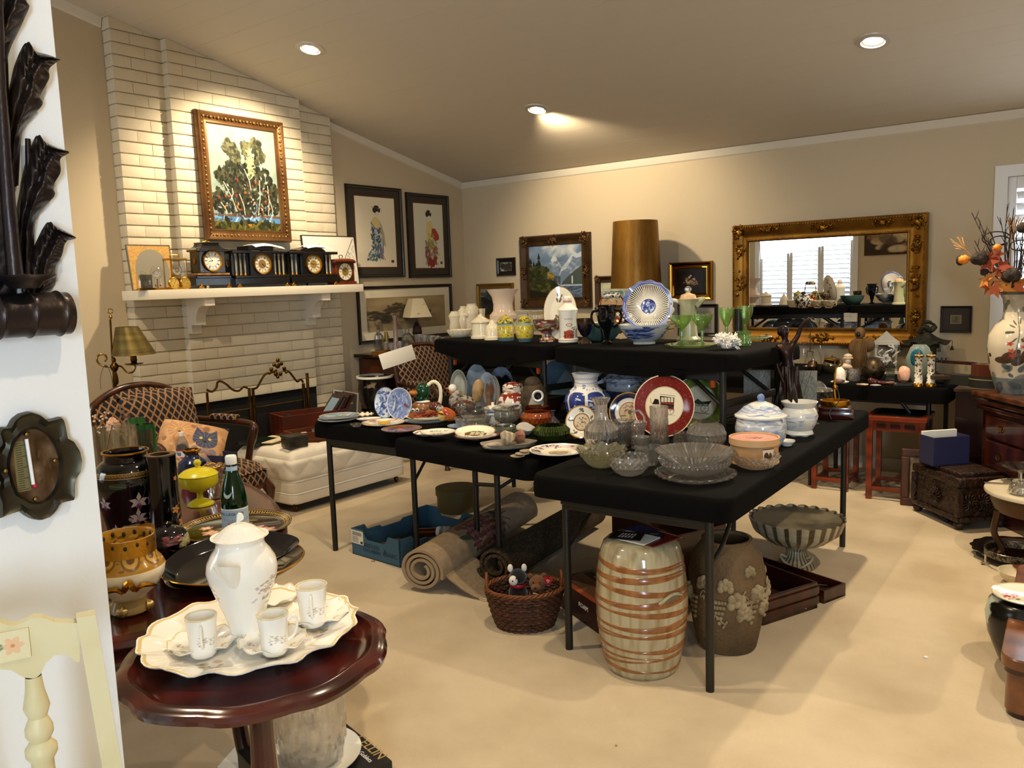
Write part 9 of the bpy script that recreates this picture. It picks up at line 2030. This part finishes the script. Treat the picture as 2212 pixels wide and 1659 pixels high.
blobs(br,'body',m_tplush,[(X,0,.06,.042,.036,.06),(X,-.006,.138,.036,.033,.033),(X-.030,0,.168,.012,.009,.012),(X+.030,0,.168,.012,.009,.012),(X-.036,-.03,.04,.016,.016,.04)]);blobs(br,'muzzle',m_tplush,[(X-.008,-.036,.128,.02,.018,.016)]);blobs(br,'eyes',m_bplush,[(X-.018,-.034,.15,.004,.003,.004),(X+.010,-.036,.15,.004,.003,.004)]);blobs(br,'nose',m_bplush,[(X-.010,-.055,.132,.006,.004,.005)])
hp=[(math.sin(t)**3*.016*1.1,(13*math.cos(t)-5*math.cos(2*t)-2*math.cos(3*t)-math.cos(4*t))/16*.02)for t in np.linspace(0,2*PI,30)[:-1]]
o=G().prism([(x*1.2,z*1.2)for x,z in hp],.002).build('heart_tag',mat('tag_red','b01c20',.35),br,smooth=0);o.location=(X+.046,-.03,.155);o.rotation_euler=(0,.2,.15);text('ty',.02,m_paper,o,(0,-.0012,.001),(PI/2,0,0))
G().tube(spline([(X-.02,-.04,.105),(X-.0,-.05,.1),(X+.006,-.05,.06)],4),.003,5).build('ribbon',m_ivory,br)
A,B=atz(1292,1369,0),atz(1196,1300,0);ex=(A-B).normalized();w=.36;ey=Vector((-ex.y,ex.x,0));c0=A-ex*w/2+ey*.13
gb=thing('slipper_carton','dark red cardboard carton printed MEMORY FOAM beside the wicker basket','box',(c0 .x,c0 .y,0),math.atan2(ex.y,ex.x));h=.125
G().box((0,0,h/2),(w,.26,h),b=.002).build('carton',mat('maroon_card','33100c',.5),gb,smooth=0)
cvb=Cv(256,192,'6d4a34',5)
cvb.rect(0,.0,1,.10,'a8502c');cvb.rect(.0,.52,1,.70,'15100e');cvb.rect(.35,.78,.98,.96,'8a1c18');cvb.rect(.5,.70,.98,.78,'a83a24')
for k in range(5):cvb.rect(.0,.13+k*.05,.45,.15+k*.05,'3a241a')
G().box((0,0,h+.001),(w-.004,.256,.002)).build('printed_top',pmat('carton_top_print',cvb,.5),gb,smooth=0)
text('RELAX',.05,m_paper,gb,(.06,.095,h+.0025),(0,0,0));text('MEMORY FOAM',.034,m_paper,gb,(.01,.03,h+.0025),(0,0,0));text('OTHERS',.036,mat('dark_print','1c1210',.5),gb,(.08,-.02,h+.0025),(0,0,0));text('MEMORY',.03,m_paper,gb,(-.10,-.131,h*.6),(PI/2,0,0));text('FOAM',.03,m_paper,gb,(.06,-.131,h*.6),(PI/2,0,0))
simple_box('flat_case','flat dark red case lying on the carpet far under the tables','case',atz(1205,1058,0),(.30,.2,.07),math.radians(15),m_mahog,.006)
P=stand(1388,1470,0,74);s=mpp(P);k_=vpp(P);hh=272*k_
gs=thing('garden_stool','barrel-shaped glazed ceramic garden stool with brown swirling bands','stool',P,facing(P))
m_gs=mat('celadon_brown_glaze','b0a584',.10,coat=.5)
nt=m_gs.node_tree;N,L=nt.nodes,nt.links
tc=N.new('ShaderNodeTexCoord');nz=N.new('ShaderNodeTexNoise');nz.inputs['Scale'].default_value=30;mp=N.new('ShaderNodeMapping');mp.inputs['Scale'].default_value=(1,1,.08)
L.new(tc.outputs['Object'],mp.inputs[0]);L.new(mp.outputs[0],nz.inputs['Vector'])
rr=N.new('ShaderNodeValToRGB');rr.color_ramp.elements[0].position=.42;rr.color_ramp.elements[1].position=.7;rr.color_ramp.elements[0].color=lin('b3a888');rr.color_ramp.elements[1].color=lin('8d7a52');L.new(nz.outputs[0],rr.inputs[0]);L.new(rr.outputs[0],N['Principled BSDF'].inputs[0])
prof=[(72,0),(78,6),(88,50),(95,100),(98,150),(94,200),(88,236),(85,248),(80,262),(70,270),(40,273),(0,273)]
prf=[(r*s,h/272*hh)for r,h in prof]
zz=np.linspace(0,248/272*hh,70);rz_=np.interp(zz,[p[1]for p in prf],[p[0]for p in prf])
G().lathe([(0,0)]+list(zip(rz_,zz))+prf[8:],72).build('drum',m_gs,gs)
m_band=mat('brown_band_glaze','7d4a24',.22,coat=.3,noise=(26,'9a6638',.35,.65),stretch=(1,1,.15))
def band(z0,amp,ph,wd):
 g=G()
 def fn(u,v):
  a=2*PI*u;z=(z0+amp*math.sin(a+ph)+wd*(v-.5)*(1+.5*math.sin(2*a+ph)))*hh;r=float(np.interp(z,[p[1]for p in prf],[p[0]for p in prf]));return(math.cos(a)*(r+.0022*math.sin(PI*v)),math.sin(a)*(r+.0022*math.sin(PI*v)),z)
 g.grid(fn,80,4,cu=True);return g.build('glaze_band',m_band,gs,smooth=70)
for i in range(10):band(.07+.087*i,.022*(1 if i%2 else-1)*(1-.04*i)+.006,1.2+.5*i,.030);band(.085+.087*i,.016*(-1 if i%2 else 1),.3*i,.012)
g=G();cr=float(np.interp(.62*hh,[p[1]for p in prf],[p[0]for p in prf]))
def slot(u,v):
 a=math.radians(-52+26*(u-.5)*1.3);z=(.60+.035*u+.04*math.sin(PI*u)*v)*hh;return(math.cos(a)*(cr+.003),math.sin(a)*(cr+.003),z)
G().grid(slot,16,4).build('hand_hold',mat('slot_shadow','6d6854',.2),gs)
G().tube([Vector(slot(u,1))*1.01 for u in np.linspace(0,1,14)],.006,8).build('hand_hold_lip',m_gs,gs)
zt_=hh+.002
def leaflet(name,label,dx,dy,w,d,rz,m,z):o=G().box((0,0,0),(w,d,.003)).build(name,m,None,gs.location+Vector((0,0,zt_+z)),rz,smooth=0);o.location+=Matrix.Rotation(gs.rotation_euler.z,3,'Z')@Vector((dx,dy,0));return tag(o,label,'leaflet')
cv=Cv(200,260,'6d1414');cv.rect(.45,.55,1,1,'20265a');
for k in range(30):cv.ell(.5+.48*cv.rng.rand(),.58+.4*cv.rng.rand(),.012,.008,'6d78a8')
cv.rect(0,.92,.45,.95,'d8cfc0');cv.rect(.92,0,.95,.5,'d0b890');cv.ell(.62,.42,.28,.2,'0c0e1c');cv.spots(10,(.45,.3,.8,.5),.06,.03,['3a4258','8d94a0'],.8)
fz=facing(P)
leaflet('red_booklet','red, white and blue patriotic booklet on the garden stool',.02,.01,.17,.22,fz+math.radians(48),pmat('booklet_print',cv,.35),0)
leaflet('white_booklet','white leaflet lying on the red booklet',-.02,-.03,.11,.15,fz+math.radians(56),m_paper,.004)
cv=Cv(128,96,'100e10');
for k in range(5):cv.poly([(.25+k*.1,.2),(.31+k*.1,.2),(.38+k*.1,.75),(.32+k*.1,.75)],'d8d4cc')
cv.rect(.3,.45,.8,.52,'100e10')
leaflet('black_folder','black card with a white striped emblem on top of the leaflets',-.05,-.02,.12,.095,fz+math.radians(-12),pmat('folder_print',cv,.35),.008)
m_terra=mat('rough_terracotta','6d5638',.75,noise=(6,'4a3a24',.35,.7,6),bump=(60,.6,.012));m_relief=mat('relief_pale','9a8a6a',.75,noise=(20,'6d5c40',.4,.7))
v=vessel('grape_jar','large rough terracotta oil jar with grapevine relief','jar',1570,1416,0,[(58,0),(62,5),(72,50),(80,110),(80,160),(72,196),(58,214),(52,222),(53,228)],m_terra,seg=48,th=.012)
s,k_=v['s'],v['v'];pr=[(r*s,h*k_)for r,h in[(58,0),(62,5),(72,50),(80,110),(80,160),(72,196),(58,214)]]
def onjar(deg,h,out=0):a=math.radians(-90+deg);r=float(np.interp(h*k_,[p[1]for p in pr],[p[0]for p in pr]))+out;return Vector((math.cos(a)*r,math.sin(a)*r,h*k_))
rg=random.Random(6)
for c in(-12,38,-58,80,140,-120,190):
 g=G()
 for i in range(5):
  for j in range(5-i):g.ball(onjar(c-8+j*4.4+i*2.2,118-i*11,.003),4.6*s,8,6)
 g.build('grape_bunch',m_relief,v,smooth=60)
def vleaf(deg,h,r):
 g=G();
 for k in range(5):a=PI/2+(k-2)*.95;g.ball(onjar(deg+math.cos(a)*r*.55/s/80*57*s,h+math.sin(a)*r*.6,.005),(r*.42*s,r*.42*s*.5,r*.5*s),10,6)
 g.ball(onjar(deg,h,.004),(r*.45*s,r*.25*s,r*.45*s),10,6)
 g.build('vine_leaf',m_relief,v,smooth=60)
for dg,h,r in((14,118,22),(26,92,20),(-2,150,18),(48,130,20),(-34,150,18),(-70,120,20),(66,96,18),(100,120,20),(-150,120,20),(160,110,20),(36,176,14)):vleaf(dg,h,r)
for d0,h0,sg in((-40,120,1),(20,140,-1),(60,120,1),(-20,96,-1),(90,130,1)):G().tube([onjar(d0+6*math.cos(t)*1+t*2.2,h0+sg*t*3+5*math.sin(t*2),.006)for t in np.linspace(0,10,40)],1.8*s,6).build('tendril',m_relief,v,smooth=70)
m_mc=mat('striped_alabaster','a89a7c',.3,noise=(5,'5d543c',.42,.62),stretch=(1,1,.35))
cvm=Cv(512,64,'b0a488',3)
for k in range(24):cvm.rect(k/24,0,k/24+.016,1,'5d4f34')
cvm.cloud(30,.1)
v=vessel('marble_compote','scalloped alabaster pedestal bowl with dark stripes and veined inside','compote',1720,1236,0,[(40,0),(42,5),(36,14),(24,24),(20,36),(26,44),(60,56),(86,76),(96,104)],pmat('striped_bowl',cvm,.3),seg=96,th=.008,flute=lambda a,r,z:(r*(1+(.045*abs(math.sin(12*a))if z>.06 else 0)),z+(.008*abs(math.sin(12*a))if z>.13 else 0)))
part_lathe(v,'veined_inside',[(0,56),(40,58),(70,72),(84,90),(91,103)],m_mc);g=G()
for sg in(-1,1):g.tube(spline([(sg*6*v['s'],-39*v['s'],8*v['v']),(sg*26*v['s'],-34*v['s'],20*v['v']),(sg*32*v['s'],-24*v['s'],30*v['v']),(sg*20*v['s'],-24*v['s'],26*v['v'])],5),.006,7)
g.build('foot_scroll',mat('alabaster','b0a488',.35),v)
A,B=atz(1648,1352,0),atz(1760,1315,0);ex=(B-A).normalized();an2=math.atan2(ex.y,ex.x)
ey=Vector((-ex.y,ex.x,0));m_scw=mat('flatware_chest_wood','3a120a',.3,wave=(3,'260a06',5,'X'),coat=.4);m_felt=mat('maroon_felt','2a0c0c',.95)
w,d,h=.34,.42,.12;c0=A+ex*w/2+ey*d/2
fc=crate_box('flatware_tray','open dark red flatware drawer lined in felt, beside the grape jar','drawer',(c0 .x,c0 .y,0),(w,d,h),an2,m_scw,.012);G().box((0,0,.016),(w-.026,d-.026,.008)).build('felt_lining',m_felt,fc,smooth=0)
for k in range(2):G().box((0,-d/2-.003,.04+.045*k),(w+.006,.008,.035),b=.003).build('front_moulding',m_scw,fc,smooth=0)
c1=c0+ex*(w*.78)+ey*.10
f2=crate_box('flatware_tray','shallower dark flatware drawer pushed out beyond the felted one','drawer',(c1 .x+.05,c1 .y+.01,0),(.16,.50,.06),an2+.06,m_scw,.01);G().box((0,0,.014),(.138,.478,.006)).build('felt_lining',m_felt,f2,smooth=0)
rg=random.Random(9);T0=Matrix.Rotation(an2,3,'Z')
for i in range(14):
 base=c0 if i<9 else Vector((c1 .x+.05,c1 .y,0));q=T0@Vector((rg.uniform(-.12,.12)if i<9 else rg.uniform(-.05,.05),rg.uniform(-.15,.12),.022+.003*(i%3)))
 tag(G().tube([(-.08,0,0),(.02,0,0),(.05,0,.002),(.085,0,0)],[.006,.003,.004,.011],8,flat=.35).build('silver_spoon',m_silver,None,base+q,an2+rg.uniform(.2,2.6)),'loose silver spoon in the open flatware drawers','spoon','loose flatware')
cx2=A-ex*.05+ey*.40
ch2=thing('flatware_chest','upright dark mahogany chest with its lid raised, in the shade under the cut glass table','chest',(cx2 .x-.16,cx2 .y+.1,0),an2)
G().box((0,0,.17),(.30,.48,.34),b=.004).build('carcass',m_scw,ch2,smooth=0);G().box((.16,.05,.24),(.018,.50,.48),b=.003).build('raised_lid',m_scw,ch2,smooth=0)
G().box((-.32,-.05,.06),(.30,.36,.12),b=.004).build('drawer',m_scw,ch2,smooth=0)
for px,py,r,lb in((2000,1421,4,'scrap of white paper on the open carpet'),(806,1213,4,'tan crumb on the carpet before the blue produce box'),(1331,1612,2.2,'dark speck on the carpet near the bottom edge')):
 P=atz(px,py,0);q=mpp(P);tag(G().box((0,0,.003),(2*r*q,1.4*r*q,.005),b=.001).build('scrap',m_paper if r==4 and px==2000 else mat('crumb','a8845a',.8),None,P,.6),lb,'scrap')
for o in list(COL.objects):
 for kx in('s','v'):
  if kx in o:del o[kx]
